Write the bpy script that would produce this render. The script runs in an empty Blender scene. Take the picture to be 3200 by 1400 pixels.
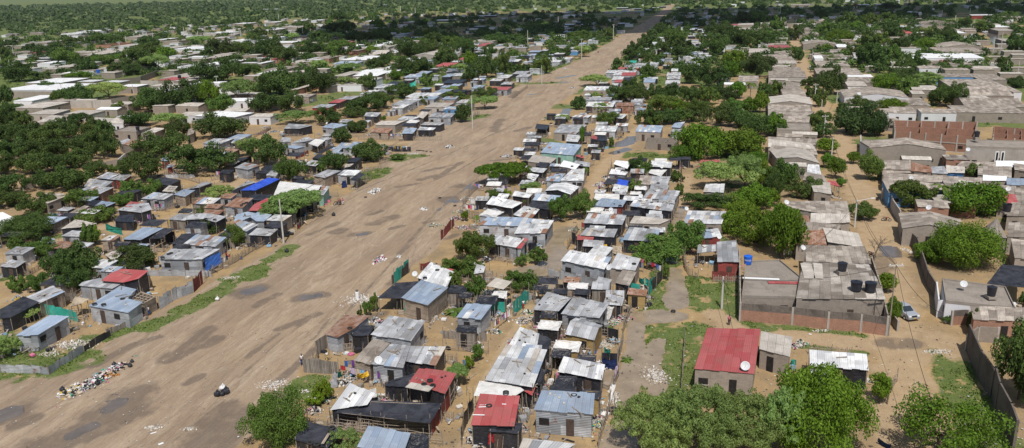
import bpy, bmesh, math, random
import numpy as np
from mathutils import Vector, Matrix
R = math.radians
# ---------------------------------------------------------------- camera, sky, sun, exposure
sc = bpy.context.scene
CAM_H, PITCH, ROLL, FPX = 47.0, R(16.2), R(1.4), 2600.0
_F = np.array([0, math.cos(PITCH), -math.sin(PITCH)]); _R0 = np.array([1., 0, 0]); _U0 = np.array([0, math.sin(PITCH), math.cos(PITCH)])
_Rt = _R0*math.cos(ROLL)-_U0*math.sin(ROLL); _Up = _U0*math.cos(ROLL)+_R0*math.sin(ROLL)
CP = np.array([0, 0, CAM_H])
cd = bpy.data.cameras.new('camera'); cam = bpy.data.objects.new('camera', cd); sc.collection.objects.link(cam)
cd.sensor_width = 36; cd.lens = FPX/3200*36; cd.clip_end = 30000; cd.clip_start = 0.5
cam.matrix_world = Matrix([[_Rt[0], _Up[0], -_F[0], 0], [_Rt[1], _Up[1], -_F[1], 0], [_Rt[2], _Up[2], -_F[2], CAM_H], [0, 0, 0, 1]])
sc.camera = cam
SUN_EL, SUN_AZ = R(58), R(178)        # azimuth of the sun measured clockwise from +Y (behind the camera)
w = bpy.data.worlds.new('World'); sc.world = w; w.use_nodes = True
nt = w.node_tree; nt.nodes.clear()
sky = nt.nodes.new('ShaderNodeTexSky'); sky.sky_type = 'NISHITA'; sky.sun_disc = False
sky.sun_elevation = SUN_EL; sky.sun_rotation = SUN_AZ; sky.dust_density = 1.5; sky.air_density = 1.0
bg = nt.nodes.new('ShaderNodeBackground'); bg.inputs[1].default_value = 0.09
wo = nt.nodes.new('ShaderNodeOutputWorld'); nt.links.new(sky.outputs[0], bg.inputs[0]); nt.links.new(bg.outputs[0], wo.inputs[0])
sl = bpy.data.lights.new('sun', 'SUN'); sl.energy = 4.3; sl.angle = R(0.5); sl.color = (1, .96, .9)
so = bpy.data.objects.new('sun', sl); sc.collection.objects.link(so)
SD = Vector((math.sin(SUN_AZ)*math.cos(SUN_EL), math.cos(SUN_AZ)*math.cos(SUN_EL), math.sin(SUN_EL)))   # towards the sun
so.rotation_euler = SD.to_track_quat('Z', 'Y').to_euler()
sc.view_settings.view_transform = 'Standard'; sc.view_settings.look = 'None'; sc.view_settings.exposure = 0.0; sc.view_settings.gamma = 1
sc.cycles.max_bounces = 5; sc.cycles.transparent_max_bounces = 6

# ---------------------------------------------------------------- pixel <-> world (photo pixels, 3200 x 1400)
TILES = {}
for i, ch in enumerate('ABCDEFGHIJKLMNOP'): TILES[ch] = ((i % 4)*800, (i//4)*350, 3.22)
TILES['V'] = (0, 0, .805); TILES['X'] = (0, 0, 1.0)
def tp(t, x, y):
    o = TILES[t]; return o[0]+x/o[2], o[1]+y/o[2]
def unproj(px, py, z=0.0):
    d = _F*FPX + _Rt*(px-1600) + _Up*(700-py)
    s = (z-CAM_H)/d[2] if d[2] < -1e-3 else 4000.
    s = min(s, 4000/FPX) if s > 0 else 4000/FPX
    return Vector(CP+d*s)
def proj(p):
    v = np.array(p, float)-CP; z = v@_F
    return 1600+FPX*(v@_Rt)/z, 700-FPX*(v@_Up)/z
def depth(p): return float((np.array(p, float)-CP)@_F)
def G(t, x, y, z=0.0): return unproj(*tp(t, x, y), z)
RW = R(12.4); RS = R(16.5)        # headings of the airstrip and of the streets on the right

# ---------------------------------------------------------------- object helpers
COL = sc.collection
rnd = random.Random(7)
def link(o, parent=None):
    COL.objects.link(o)
    if parent: o.parent = parent
    return o
def empty(name, loc=(0, 0, 0), rz=0):
    o = bpy.data.objects.new(name, None); o.location = loc; o.rotation_euler = (0, 0, rz); o.empty_display_size = .3; return link(o)
def tag(o, label=None, cat=None, group=None, kind=None):
    if label: o['label'] = label
    if cat: o['category'] = cat
    if group: o['group'] = group
    if kind: o['kind'] = kind
    return o
def npmesh(name, V, F, mats=(), uv=None, mi=None, smooth=False):
    """V (n,3), F (m,k) uniform polygons"""
    V = np.asarray(V, np.float32); F = np.asarray(F, np.int32); m, k = F.shape
    me = bpy.data.meshes.new(name); me.vertices.add(len(V)); me.vertices.foreach_set('co', V.ravel())
    me.loops.add(m*k); me.loops.foreach_set('vertex_index', F.ravel())
    me.polygons.add(m); me.polygons.foreach_set('loop_start', np.arange(0, m*k, k, dtype=np.int32))
    try: me.polygons.foreach_set('loop_total', np.full(m, k, np.int32))
    except Exception: pass
    if uv is not None:
        l = me.uv_layers.new(name='UVMap'); l.data.foreach_set('uv', np.asarray(uv, np.float32).ravel())
    for q in mats: me.materials.append(q)
    if mi is not None: me.polygons.foreach_set('material_index', np.asarray(mi, np.int32))
    if smooth: me.polygons.foreach_set('use_smooth', np.ones(m, bool))
    me.update(calc_edges=True); me.validate(); return me
class MB:
    """collects polygons with uvs, builds one mesh object"""
    def __init__(s): s.v = []; s.f = []; s.uv = []; s.m = []
    def poly(s, pts, uvs=None, m=0):
        b = len(s.v); s.v += [tuple(p) for p in pts]; s.f.append(tuple(range(b, b+len(pts))))
        s.uv.append([tuple(u) for u in uvs] if uvs else [(p[0], p[1]) for p in pts]); s.m.append(m)
    def box(s, c, d, rz=0, m=0, tilt=None):
        hx, hy, hz = d[0]/2, d[1]/2, d[2]/2; M = Matrix.Rotation(rz, 3, 'Z')
        if tilt is not None: M = tilt.to_3x3() if hasattr(tilt, 'to_3x3') else tilt
        P = [Vector(c)+M@Vector((x*hx, y*hy, z*hz)) for x, y, z in ((-1, -1, -1), (1, -1, -1), (1, 1, -1), (-1, 1, -1), (-1, -1, 1), (1, -1, 1), (1, 1, 1), (-1, 1, 1))]
        for q, (a, b2) in (((0, 1, 5, 4), (d[0], d[2])), ((1, 2, 6, 5), (d[1], d[2])), ((2, 3, 7, 6), (d[0], d[2])), ((3, 0, 4, 7), (d[1], d[2])), ((4, 5, 6, 7), (d[0], d[1])), ((3, 2, 1, 0), (d[0], d[1]))):
            s.poly([P[i] for i in q], [(0, 0), (a, 0), (a, b2), (0, b2)], m)
    def bar(s, a, b, r, n=5, m=0, r2=None):
        a, b = Vector(a), Vector(b); d = b-a
        if d.length < 1e-5: return
        q = d.to_track_quat('Z', 'Y'); r2 = r if r2 is None else r2; L = d.length
        A = [a+q@Vector((r*math.cos(2*math.pi*i/n), r*math.sin(2*math.pi*i/n), 0)) for i in range(n)]
        B = [b+q@Vector((r2*math.cos(2*math.pi*i/n), r2*math.sin(2*math.pi*i/n), 0)) for i in range(n)]
        for i in range(n):
            j = (i+1) % n; s.poly([A[i], A[j], B[j], B[i]], [(i/n*.5, 0), ((i+1)/n*.5, 0), ((i+1)/n*.5, L), (i/n*.5, L)], m)
        s.poly(A[::-1], None, m); s.poly(B, None, m)
    def lathe(s, prof, c=(0, 0, 0), n=14, m=0, q=None):
        c = Vector(c); rings = []
        for r, z in prof:
            ring = [Vector((r*math.cos(2*math.pi*i/n), r*math.sin(2*math.pi*i/n), z)) for i in range(n)]
            rings.append([c+((q@p) if q else p) for p in ring])
        for a, b in zip(rings, rings[1:]):
            for i in range(n):
                j = (i+1) % n; s.poly([a[i], a[j], b[j], b[i]], None, m)
    def build(s, name, mats, parent=None, smooth=False):
        me = bpy.data.meshes.new(name); me.from_pydata(s.v, [], s.f)
        l = me.uv_layers.new(name='UVMap'); l.data.foreach_set('uv', [c for f in s.uv for u in f for c in u])
        for q in (mats if isinstance(mats, (list, tuple)) else [mats]): me.materials.append(q)
        me.polygons.foreach_set('material_index', s.m)
        if smooth:
            bm = bmesh.new(); bm.from_mesh(me); bmesh.ops.remove_doubles(bm, verts=bm.verts, dist=.0005)
            for f in bm.faces: f.smooth = True
            bm.to_mesh(me); bm.free()
        me.update(); return link(bpy.data.objects.new(name, me), parent)
def copy_tree(o, parent=None):
    c = o.copy(); COL.objects.link(c); c.parent = parent
    for ch in list(o.children): copy_tree(ch, c)
    return c

# ---------------------------------------------------------------- materials
MATS = {}
class NB:
    def __init__(s, name):
        s.m = bpy.data.materials.new(name); s.m.use_nodes = True; s.t = s.m.node_tree; s.b = s.t.nodes['Principled BSDF']; MATS[name] = s.m
        s.b.inputs['Specular IOR Level'].default_value = .25
    def n(s, t, **k):
        o = s.t.nodes.new(t)
        for a, v in k.items(): setattr(o, a, v)
        return o
    def l(s, a, b): s.t.links.new(a, b)
    def val(s, inp, v):
        if isinstance(v, (int, float)): inp.default_value = v
        elif isinstance(v, tuple): inp.default_value = v if len(v) == 4 else (*v, 1)
        else: s.l(v, inp)
    def math(s, op, a, b=0., clamp=False):
        o = s.n('ShaderNodeMath', operation=op, use_clamp=clamp); s.val(o.inputs[0], a); s.val(o.inputs[1], b); return o.outputs[0]
    def noise(s, vec, scale, detail=4, rough=.55, dist=0.):
        o = s.n('ShaderNodeTexNoise'); o.inputs['Scale'].default_value = scale; o.inputs['Detail'].default_value = detail; o.inputs['Roughness'].default_value = rough; o.inputs['Distortion'].default_value = dist
        if vec is not None: s.l(vec, o.inputs['Vector'])
        return o.outputs[0]
    def mix(s, f, a, b, mode='MIX'):
        o = s.n('ShaderNodeMix', data_type='RGBA', blend_type=mode); s.val(o.inputs[0], f); s.val(o.inputs[6], a); s.val(o.inputs[7], b); return o.outputs[2]
    def rng(s, v, a, b, c=0., d=1.):
        o = s.n('ShaderNodeMapRange'); s.val(o.inputs[0], v); o.inputs[1].default_value = a; o.inputs[2].default_value = b; o.inputs[3].default_value = c; o.inputs[4].default_value = d; return o.outputs[0]
    def scale(s, vec, sx, sy, sz=1, rot=0):
        o = s.n('ShaderNodeMapping'); s.l(vec, o.inputs[0]); o.inputs['Scale'].default_value = (sx, sy, sz); o.inputs['Rotation'].default_value = (0, 0, rot); return o.outputs[0]
    def uv(s): return s.n('ShaderNodeTexCoord').outputs['UV']
    def obj(s): return s.n('ShaderNodeTexCoord').outputs['Object']
    def pos(s): return s.n('ShaderNodeNewGeometry').outputs['Position']
    def rand(s): return s.n('ShaderNodeObjectInfo').outputs['Random']
    def bump(s, h, strength=.3, dist=.05):
        o = s.n('ShaderNodeBump'); o.inputs['Strength'].default_value = strength; o.inputs['Distance'].default_value = dist; s.l(h, o.inputs['Height']); s.l(o.outputs[0], s.b.inputs['Normal'])
    def out(s, col, rough=.8, metal=0.):
        s.val(s.b.inputs['Base Color'], col); s.val(s.b.inputs['Roughness'], rough); s.val(s.b.inputs['Metallic'], metal); return s.m
def uvr(b):
    """uv shifted by the object's random number so that copies differ"""
    o = b.n('ShaderNodeVectorMath', operation='ADD'); b.l(b.uv(), o.inputs[0])
    c = b.n('ShaderNodeCombineXYZ'); r = b.math('MULTIPLY', b.rand(), 97.); b.l(r, c.inputs[2]); 
    b.l(c.outputs[0], o.inputs[1]); return o.outputs[0]
def roof_mat(name, c0, c1, dirt, rust=.0, metal=.0, rough=.5, period=.24, horiz=False, sheet=.85, corr=.35, rcol=(.22, .09, .05)):
    b = NB(name); v = uvr(b)
    s = b.n('ShaderNodeSeparateXYZ'); b.l(v, s.inputs[0]); u, w_, z = s.outputs
    if horiz: u, w_ = w_, u
    cu = b.math('FLOOR', b.math('DIVIDE', u, sheet)); cv = b.math('FLOOR', b.math('ADD', b.math('DIVIDE', w_, 2.7), b.math('MULTIPLY', cu, .37)))
    c = b.n('ShaderNodeCombineXYZ'); b.l(cu, c.inputs[0]); b.l(cv, c.inputs[1]); b.l(z, c.inputs[2])
    wn = b.n('ShaderNodeTexWhiteNoise', noise_dimensions='3D'); b.l(c.outputs[0], wn.inputs[0])
    tone = b.mix(wn.outputs[0], c0, c1)
    n1 = b.noise(v, .5, 5, .6); n2 = b.noise(b.scale(v, 5 if not horiz else .6, .6 if not horiz else 5), 1.3, 4)
    col = b.mix(b.rng(n1, .42, .72, 0, .75), tone, dirt)
    col = b.mix(b.rng(n2, .5, .75, 0, .5), col, dirt)
    if rust > 0:
        rn = b.noise(v, .9, 5, .65, .5); col = b.mix(b.rng(rn, .72-rust*.45, .80-rust*.35), col, rcol)
    # seams between sheets and the valleys of the corrugation
    fr = b.math('FRACT', b.math('DIVIDE', u, sheet)); seam = b.math('LESS_THAN', fr, .05)
    col = b.mix(b.math('MULTIPLY', seam, .45), col, tuple(x*.35 for x in dirt))
    hv = b.n('ShaderNodeHueSaturation'); b.l(col, hv.inputs['Color']); b.l(b.rng(b.rand(), 0, 1, .82, 1.12), hv.inputs['Value'])
    wave = b.math('SINE', b.math('MULTIPLY', u, 2*math.pi/period))
    wav2 = b.math('ADD', wave, b.math('MULTIPLY', n1, 2.))
    b.bump(wav2, corr, .05)
    return b.out(hv.outputs[0], b.rng(n2, .3, .7, rough-.1, rough+.2), metal)
roof_mat('zinc_white', (.50, .51, .53), (.93, .93, .92), (.40, .38, .36), .05, .15, .5)
roof_mat('zinc_grey', (.30, .31, .33), (.64, .65, .67), (.25, .23, .21), .12, .2, .5)
roof_mat('zinc_blue', (.30, .38, .50), (.47, .55, .66), (.30, .34, .40), .03, .2, .42)
roof_mat('fibre_cement', (.255, .215, .18), (.52, .455, .39), (.14, .115, .095), .0, 0, .9, .18, sheet=1.0)
roof_mat('fibre_pale', (.44, .40, .355), (.60, .55, .49), (.30, .27, .23), .0, 0, .85, .2, sheet=1.0)
roof_mat('patched_roof', (.18, .15, .125), (.64, .59, .53), (.12, .10, .08), .0, 0, .9, .18, sheet=1.6)
roof_mat('red_tin', (.40, .06, .065), (.50, .13, .13), (.33, .12, .10), .0, .0, .45, sheet=1.0)
roof_mat('rusty_tin', (.30, .16, .10), (.42, .30, .24), (.20, .10, .06), .5, .1, .75)
roof_mat('tin_wall', (.28, .30, .33), (.60, .62, .65), (.20, .19, .18), .26, .2, .5, .2, True, 1.2)
roof_mat('tin_wall_vertical', (.34, .36, .39), (.54, .56, .58), (.24, .22, .21), .22, .2, .55, .2, False, .8)
roof_mat('red_wall', (.20, .04, .035), (.33, .07, .06), (.13, .04, .03), .2, 0, .7, .2, True, 1.1)
roof_mat('blue_wall', (.05, .16, .40), (.10, .26, .50), (.05, .10, .22), 0, 0, .7, 1., True, 2)
roof_mat('mint_wall', (.24, .46, .38), (.38, .58, .50), (.2, .3, .25), 0, 0, .7, .2, False, .3)
def cloth_mat(name, c0, c1, rough=.6, spec=.4, strength=.6):
    b = NB(name); v = b.pos(); n1 = b.noise(v, .7, 5, .6, .6); n2 = b.noise(v, 3, 4, .6, 1.)
    b.bump(b.math('ADD', n1, n2), strength, .12); b.b.inputs['Specular IOR Level'].default_value = spec
    return b.out(b.mix(b.rng(n1, .35, .65), c0, c1), rough)
cloth_mat('black_plastic', (.012, .013, .018), (.035, .036, .045), .42, .5, 1.)
cloth_mat('black_shade_net', (.022, .024, .032), (.055, .057, .07), .9, .1)
cloth_mat('white_canvas', (.50, .49, .47), (.68, .67, .65), .8, .2)
cloth_mat('bright_blue_tarp', (.02, .06, .42), (.05, .12, .60), .5, .3, .3)
cloth_mat('green_netting', (.03, .27, .21), (.06, .40, .32), .8, .1)
cloth_mat('beige_cloth', (.30, .24, .17), (.44, .37, .28), .9, .1)
cloth_mat('brown_cloth', (.12, .08, .085), (.2, .14, .14), .9, .1)
cloth_mat('yellow_tarp', (.62, .36, .02), (.7, .45, .05), .7, .1)
def flat_mat(name, c0, c1, sc_=2., rough=.85, metal=0, spec=None):
    b = NB(name); n1 = b.noise(b.pos(), sc_, 5, .6); 
    if spec is not None: b.b.inputs['Specular IOR Level'].default_value = spec
    return b.out(b.mix(b.rng(n1, .3, .7), c0, c1), rough, metal)
def block_mat(name, c0, c1, mortar, bw=.4, bh=.2, stain=.5, top=(.1, .09, .08)):
    b = NB(name); v = uvr(b); br = b.n('ShaderNodeTexBrick'); b.l(v, br.inputs['Vector'])
    br.inputs['Scale'].default_value = 1; br.inputs['Brick Width'].default_value = bw; br.inputs['Row Height'].default_value = bh; br.inputs['Mortar Size'].default_value = .012
    br.inputs['Color1'].default_value = (*c0, 1); br.inputs['Color2'].default_value = (*c1, 1); br.inputs['Mortar'].default_value = (*mortar, 1)
    n1 = b.noise(v, .45, 6, .65); n2 = b.noise(b.scale(v, 4, .5), 1.2, 4)
    col = b.mix(b.rng(n1, .45, .75, 0, stain), br.outputs[0], top); col = b.mix(b.rng(n2, .55, .75, 0, stain*.8), col, top)
    hv = b.n('ShaderNodeHueSaturation'); b.l(col, hv.inputs['Color']); b.l(b.rng(b.rand(), 0, 1, .85, 1.1), hv.inputs['Value'])
    b.bump(br.outputs['Fac'], -.3, .02); return b.out(hv.outputs[0], .9)
block_mat('concrete_block', (.33, .28, .23), (.27, .23, .19), (.24, .21, .19), stain=.45, top=(.16, .14, .12))
block_mat('stained_block', (.17, .145, .125), (.13, .11, .095), (.12, .10, .09), stain=.8, top=(.05, .045, .038))
block_mat('red_brick', (.36, .17, .105), (.28, .13, .08), (.30, .24, .20), .3, .12, stain=.45, top=(.12, .07, .05))
block_mat('white_plaster', (.66, .66, .68), (.62, .62, .64), (.64, .64, .66), 1.5, 2.2, stain=.3, top=(.42, .40, .38))
block_mat('pale_plaster', (.42, .38, .34), (.38, .35, .31), (.40, .37, .33), 1.5, 2.2, stain=.5, top=(.22, .19, .17))
block_mat('blue_plaster', (.10, .24, .44), (.12, .27, .48), (.1, .24, .44), 1.5, 2.2, stain=.4, top=(.1, .15, .25))
block_mat('concrete_slab', (.31, .27, .23), (.27, .235, .20), (.28, .25, .22), 3, 3, stain=.7, top=(.14, .12, .105))
def wood_mat(name, c0, c1, gap, ph=.11, horiz=True):
    b = NB(name); v = uvr(b); s = b.n('ShaderNodeSeparateXYZ'); b.l(v, s.inputs[0]); a = s.outputs[1 if horiz else 0]
    wob = b.math('ADD', a, b.math('MULTIPLY', b.noise(v, 1.2, 2), .12)); q = b.math('DIVIDE', wob, ph)
    fl = b.math('FLOOR', q); fr = b.math('FRACT', q); wn = b.n('ShaderNodeTexWhiteNoise', noise_dimensions='1D'); b.l(fl, wn.inputs['W'])
    col = b.mix(wn.outputs[0], c0, c1); n1 = b.noise(v, .8, 5); col = b.mix(b.rng(n1, .45, .75, 0, .6), col, gap)
    col = b.mix(b.math('LESS_THAN', fr, .2), col, gap); b.bump(fr, .5, .03); return b.out(col, .9)
wood_mat('stick_wall', (.33, .26, .19), (.50, .42, .34), (.10, .075, .055))
wood_mat('straw_wall', (.38, .26, .10), (.50, .36, .16), (.17, .10, .04))
wood_mat('board_wall', (.20, .17, .14), (.34, .30, .26), (.06, .05, .045), .17, False)
flat_mat('post_wood', (.16, .13, .10), (.34, .29, .24), 6.)
flat_mat('pole_concrete', (.42, .40, .37), (.55, .53, .49), 1.)
flat_mat('dark_door', (.05, .035, .03), (.10, .07, .055), 3.)
flat_mat('dark_opening', (.012, .011, .011), (.03, .027, .025), 3.)
flat_mat('rubber', (.018, .018, .02), (.05, .048, .046), 6., .8)
flat_mat('dish_grey', (.50, .51, .52), (.60, .61, .62), 3., .5)
flat_mat('tank_black', (.012, .014, .022), (.025, .027, .038), 2., .4, 0, .5)
flat_mat('tank_blue', (.01, .10, .52), (.015, .13, .60), 2., .4, 0, .5)
flat_mat('white_paint', (.72, .72, .72), (.8, .8, .8), 4., .6)
flat_mat('bark', (.08, .062, .045), (.17, .14, .11), 8.)
flat_mat('rubble', (.40, .36, .31), (.62, .58, .52), 6.)
flat_mat('skin', (.13, .065, .04), (.15, .08, .05), 4., .6)
flat_mat('hair', (.01, .009, .008), (.015, .012, .01), 4., .5)
flat_mat('cable', (.02, .02, .02), (.03, .03, .03), 4.)
CC = {'white': (.72, .71, .70), 'pink': (.55, .16, .26), 'blue': (.05, .14, .45), 'lightblue': (.25, .42, .58), 'red': (.42, .03, .04), 'yellow': (.55, .40, .08), 'purple': (.2, .07, .32), 'grey': (.28, .28, .29),
      'black': (.02, .02, .025), 'green': (.04, .33, .22), 'orange': (.45, .2, .05), 'navy': (.02, .035, .12), 'beige': (.5, .42, .32), 'lilac': (.5, .4, .55)}
for k_, c_ in CC.items(): flat_mat('cloth_'+k_, c_, tuple(x*.8 for x in c_), 5., .85)
def leaf_mat(name, c0, c1, c2, trans=.25):
    b = NB(name); v = b.obj(); n1 = b.noise(v, 2.2, 3); 
    g = b.n('ShaderNodeNewGeometry'); 
    col = b.mix(b.rng(n1, .35, .65), c0, c1); col = b.mix(b.rng(g.outputs['Random Per Island'], .55, 1., 0, .8), col, c2)
    hv = b.n('ShaderNodeHueSaturation'); b.l(col, hv.inputs['Color']); b.l(b.rng(b.rand(), 0, 1, .75, 1.2), hv.inputs['Value'])
    b.l(b.rng(b.math('FRACT', b.math('MULTIPLY', b.rand(), 7.3)), 0, 1, .482, .515), hv.inputs['Hue'])
    b.out(hv.outputs[0], .55); b.b.inputs['Specular IOR Level'].default_value = .15
    t = b.n('ShaderNodeBsdfTranslucent'); b.l(hv.outputs[0], t.inputs[0]); ms = b.n('ShaderNodeMixShader'); ms.inputs[0].default_value = trans
    b.l(b.b.outputs[0], ms.inputs[1]); b.l(t.outputs[0], ms.inputs[2]); b.l(ms.outputs[0], b.t.nodes['Material Output'].inputs[0]); return b.m
leaf_mat('leaf_dark', (.046, .080, .018), (.070, .115, .026), (.105, .165, .04))
leaf_mat('leaf_bright', (.075, .145, .012), (.11, .195, .016), (.155, .26, .03))
leaf_mat('leaf_mid', (.072, .125, .022), (.10, .165, .03), (.15, .22, .05))
leaf_mat('leaf_yellow', (.12, .21, .015), (.17, .27, .02), (.22, .33, .03))
leaf_mat('leaf_olive', (.19, .28, .075), (.25, .35, .10), (.33, .44, .15), .35)
leaf_mat('leaf_scrub', (.075, .11, .04), (.105, .145, .055), (.13, .17, .065))
leaf_mat('leaf_deep', (.032, .058, .016), (.048, .082, .022), (.07, .11, .03))
leaf_mat('grass_blades', (.085, .14, .022), (.13, .185, .035), (.22, .25, .075))
M = MATS
# ---------------------------------------------------------------- ground, airstrip, water
from math import sin, cos, pi
def vnoise(X, Y, s, seed=0):
    """cheap value noise on arrays, about -1..1"""
    x = X/s; y = Y/s; xi = np.floor(x).astype(np.int64); yi = np.floor(y).astype(np.int64); fx = x-xi; fy = y-yi
    fx = fx*fx*(3-2*fx); fy = fy*fy*(3-2*fy)
    def h(a, b):
        n = (a*374761393+b*668265263+seed*974634777) & 0x7fffffff; n = ((n ^ (n >> 13))*1274126177) & 0x7fffffff
        return ((n ^ (n >> 16)) & 0xffff)/65535.*2-1
    return (h(xi, yi)*(1-fx)+h(xi+1, yi)*fx)*(1-fy)+(h(xi, yi+1)*(1-fx)+h(xi+1, yi+1)*fx)*fy
def fbm(X, Y, s, seed=0): return (vnoise(X, Y, s, seed)+.5*vnoise(X, Y, s/2.1, seed+1)+.25*vnoise(X, Y, s/4.3, seed+2))/1.6
STROKES = {
 # V coords, last number = radius in metres
 'grass': ["372,822 420,803 470,778 520,752 2.0", "520,752 560,728 600,700 640,680 690,650 728,622 1.9", "600,700 640,690 3.0", "20,925 60,905 150,905 5", "0,870 40,890 4.5", "90,905 190,880 230,860 2.5",
   "915,450 950,432 4.5", "1000,400 1040,393 3.5", "800,250 880,238 12", "760,245 850,255 8", "1645,785 1660,735 1668,700 1682,660 2.6", "1600,820 1660,850 1650,880 1.6", "1636,860 1632,930 1640,985 1.3",
   "1690,835 1718,880 1716,950 1690,985 4.2", "1740,830 1770,840 3", "1770,715 1790,735 1830,715 1850,745 4.5", "1775,760 1800,770 4", "1850,760 1855,790 3", "1870,815 1980,828 2080,838 2170,850 1.7", "2010,868 2080,875 1.2",
   "2375,895 2400,945 2430,990 3.2", "2420,1000 2455,1050 2490,1127 3.2", "2440,880 2470,980 2.", "1580,388 1680,396 5", "1360,352 1400,362 2.8", "1500,372 1550,368 2.5", "70,285 200,296 9", "150,292 260,290 8",
   "2440,310 2560,305 7", "2560,320 2576,310 6", "750,968 790,962 1.8", "740,1000 780,990 1.3", "1310,640 1330,655 1.2", "1180,300 1220,290 3", "1495,770 1520,830 1.2", "1590,690 1600,640 1.0", "2230,930 2245,990 1.8",
   "2180,450 2220,445 2", "2190,500 2215,497 1.5", "1970,560 2020,570 3", "1330,210 1400,208 3.5", "2440,210 2576,235 9", "1760,560 1790,600 3", "0,700 50,690 2", "30,790 80,775 2", "120,600 170,590 2", "700,250 800,262 6", "2150,880 2170,890 1",
   "2245,860 2262,885 1.5", "1100,300 1160,290 2", "300,840 350,820 1.2", "2385,905 2398,930 3"],
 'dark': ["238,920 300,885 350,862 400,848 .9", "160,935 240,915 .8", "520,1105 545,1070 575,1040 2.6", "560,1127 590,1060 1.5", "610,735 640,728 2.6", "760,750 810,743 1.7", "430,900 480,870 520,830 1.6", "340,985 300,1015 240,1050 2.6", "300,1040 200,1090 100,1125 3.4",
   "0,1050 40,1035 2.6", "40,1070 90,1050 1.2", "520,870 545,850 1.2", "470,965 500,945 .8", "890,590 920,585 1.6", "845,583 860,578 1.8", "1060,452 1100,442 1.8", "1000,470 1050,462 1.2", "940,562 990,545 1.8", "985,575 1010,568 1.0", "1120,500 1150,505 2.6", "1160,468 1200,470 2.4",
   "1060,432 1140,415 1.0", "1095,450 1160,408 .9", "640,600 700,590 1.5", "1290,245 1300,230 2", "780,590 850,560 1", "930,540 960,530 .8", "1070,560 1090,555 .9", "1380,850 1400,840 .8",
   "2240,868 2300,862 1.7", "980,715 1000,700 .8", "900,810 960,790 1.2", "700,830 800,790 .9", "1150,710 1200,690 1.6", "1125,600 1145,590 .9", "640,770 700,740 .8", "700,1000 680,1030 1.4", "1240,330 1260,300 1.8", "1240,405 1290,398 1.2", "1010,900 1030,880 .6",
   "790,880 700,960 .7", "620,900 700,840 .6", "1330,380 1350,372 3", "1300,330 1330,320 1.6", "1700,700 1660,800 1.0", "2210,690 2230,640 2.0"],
 'crack': ["700,950 800,870 860,800 930,720 985,660 1040,610 .35", "830,800 790,850 760,870 .3", "600,950 700,860 780,800 .25", "1010,1080 930,1127 .4", "1050,470 1150,430 1250,370 .4", "900,480 1100,400 1300,310 .4", "1000,640 1100,530 1200,450 .4"],
 'wash': ["300,1100 500,900 700,760 4", "600,1000 800,800 1000,620 4", "1200,420 1400,290 1600,170 6", "1000,520 1200,400 5"],
 'water': ["1562,1135 1568,1060 1578,1000 1588,930 1598,860 1602,815 1.25", "1540,1140 1556,1080 1.4", "1600,800 1640,797 1690,795 2.3", "1700,770 1702,720 1695,680 1.5", "1692,660 1690,630 .9", "1718,520 1700,560 .8", "1320,685 1360,680 1400,655 1430,640 2.4", "1385,660 1400,600 1425,575 1.8",
   "1370,720 1450,715 1510,720 1.6", "1300,700 1340,690 1.6", "1642,900 1640,945 1655,990 1.2", "1530,900 1520,960 1.2", "1560,365 1600,345 2.2", "1545,385 1575,375 1.6", "2238,625 2246,640 1.6", "2420,60 2500,120 0",
   "625,732 650,728 1.2", "770,748 800,744 .8", "905,590 918,587 .7", "0,1045 30,1035 1.6", "1180,470 1190,472 .9", "1135,505 1145,507 .8", "1330,238 1345,236 1.1", "1405,196 1440,190 1.5", "1410,208 1430,206 1.0", "1418,290 1428,275 1.6", "1380,293 1395,288 1.",
   "1655,860 1650,885 1.0", "2455,60 2500,90 2520,115 4", "180,1095 230,1070 .8", "270,1030 300,1010 .8"],
 'track': ["2330,1127 2280,960 2255,860 2232,700 2205,560 2150,440 2125,380 2060,260 2020,170 1995,90 1985,40 3.4", "1980,845 2080,855 2200,870 2", "1168,1127 1230,960 1290,850 1340,770 1.1", "1510,430 1490,470 1460,540 1430,590 1.6", "1610,320 1590,350 1540,400 1510,430 2.", "1700,640 1715,540 1730,440 1.2", "1800,790 1850,830 2", "2360,860 2420,880 3",
   "2230,1000 2260,1127 2", "0,655 140,610 300,560 450,500 560,440 700,360 1.6", "280,600 450,540 620,450 700,400 1.5", "860,365 1100,355 1240,345 2.0", "0,760 100,720 200,660 1.5", "560,950 600,945 .01", "1340,140 1400,120 8", "1270,65 1320,70 1500,70 10"],
}
AIR = [(-500,1330),(-100,1195),(0,1185),(160,1172),(410,1025),(640,898),(900,752),(1010,655),(1170,560),(1200,500),(1400,375),(1560,292),(1800,192),(1960,100),(2060,40),(2085,12),(2112,12),(2070,60),(1965,160),(1890,235),(1725,335),(1640,440),(1560,550),(1440,670),(1385,760),(1250,860),(1130,985),(1010,1085),(935,1150),(900,1270),(740,1400),(500,1650),(-500,1800)]
GM = {}
def blocked(x, y):
    ny, nx = GM['n']; iy = int(round(math.log(max(y, 62.)/62)/math.log(2600/62)*(ny-1))); ix = int(round((x/(y+12)+.78)/1.70*(nx-1)))
    return not (0 <= iy < ny and 0 <= ix < nx) or GM['block'][iy, ix] > .25
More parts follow.
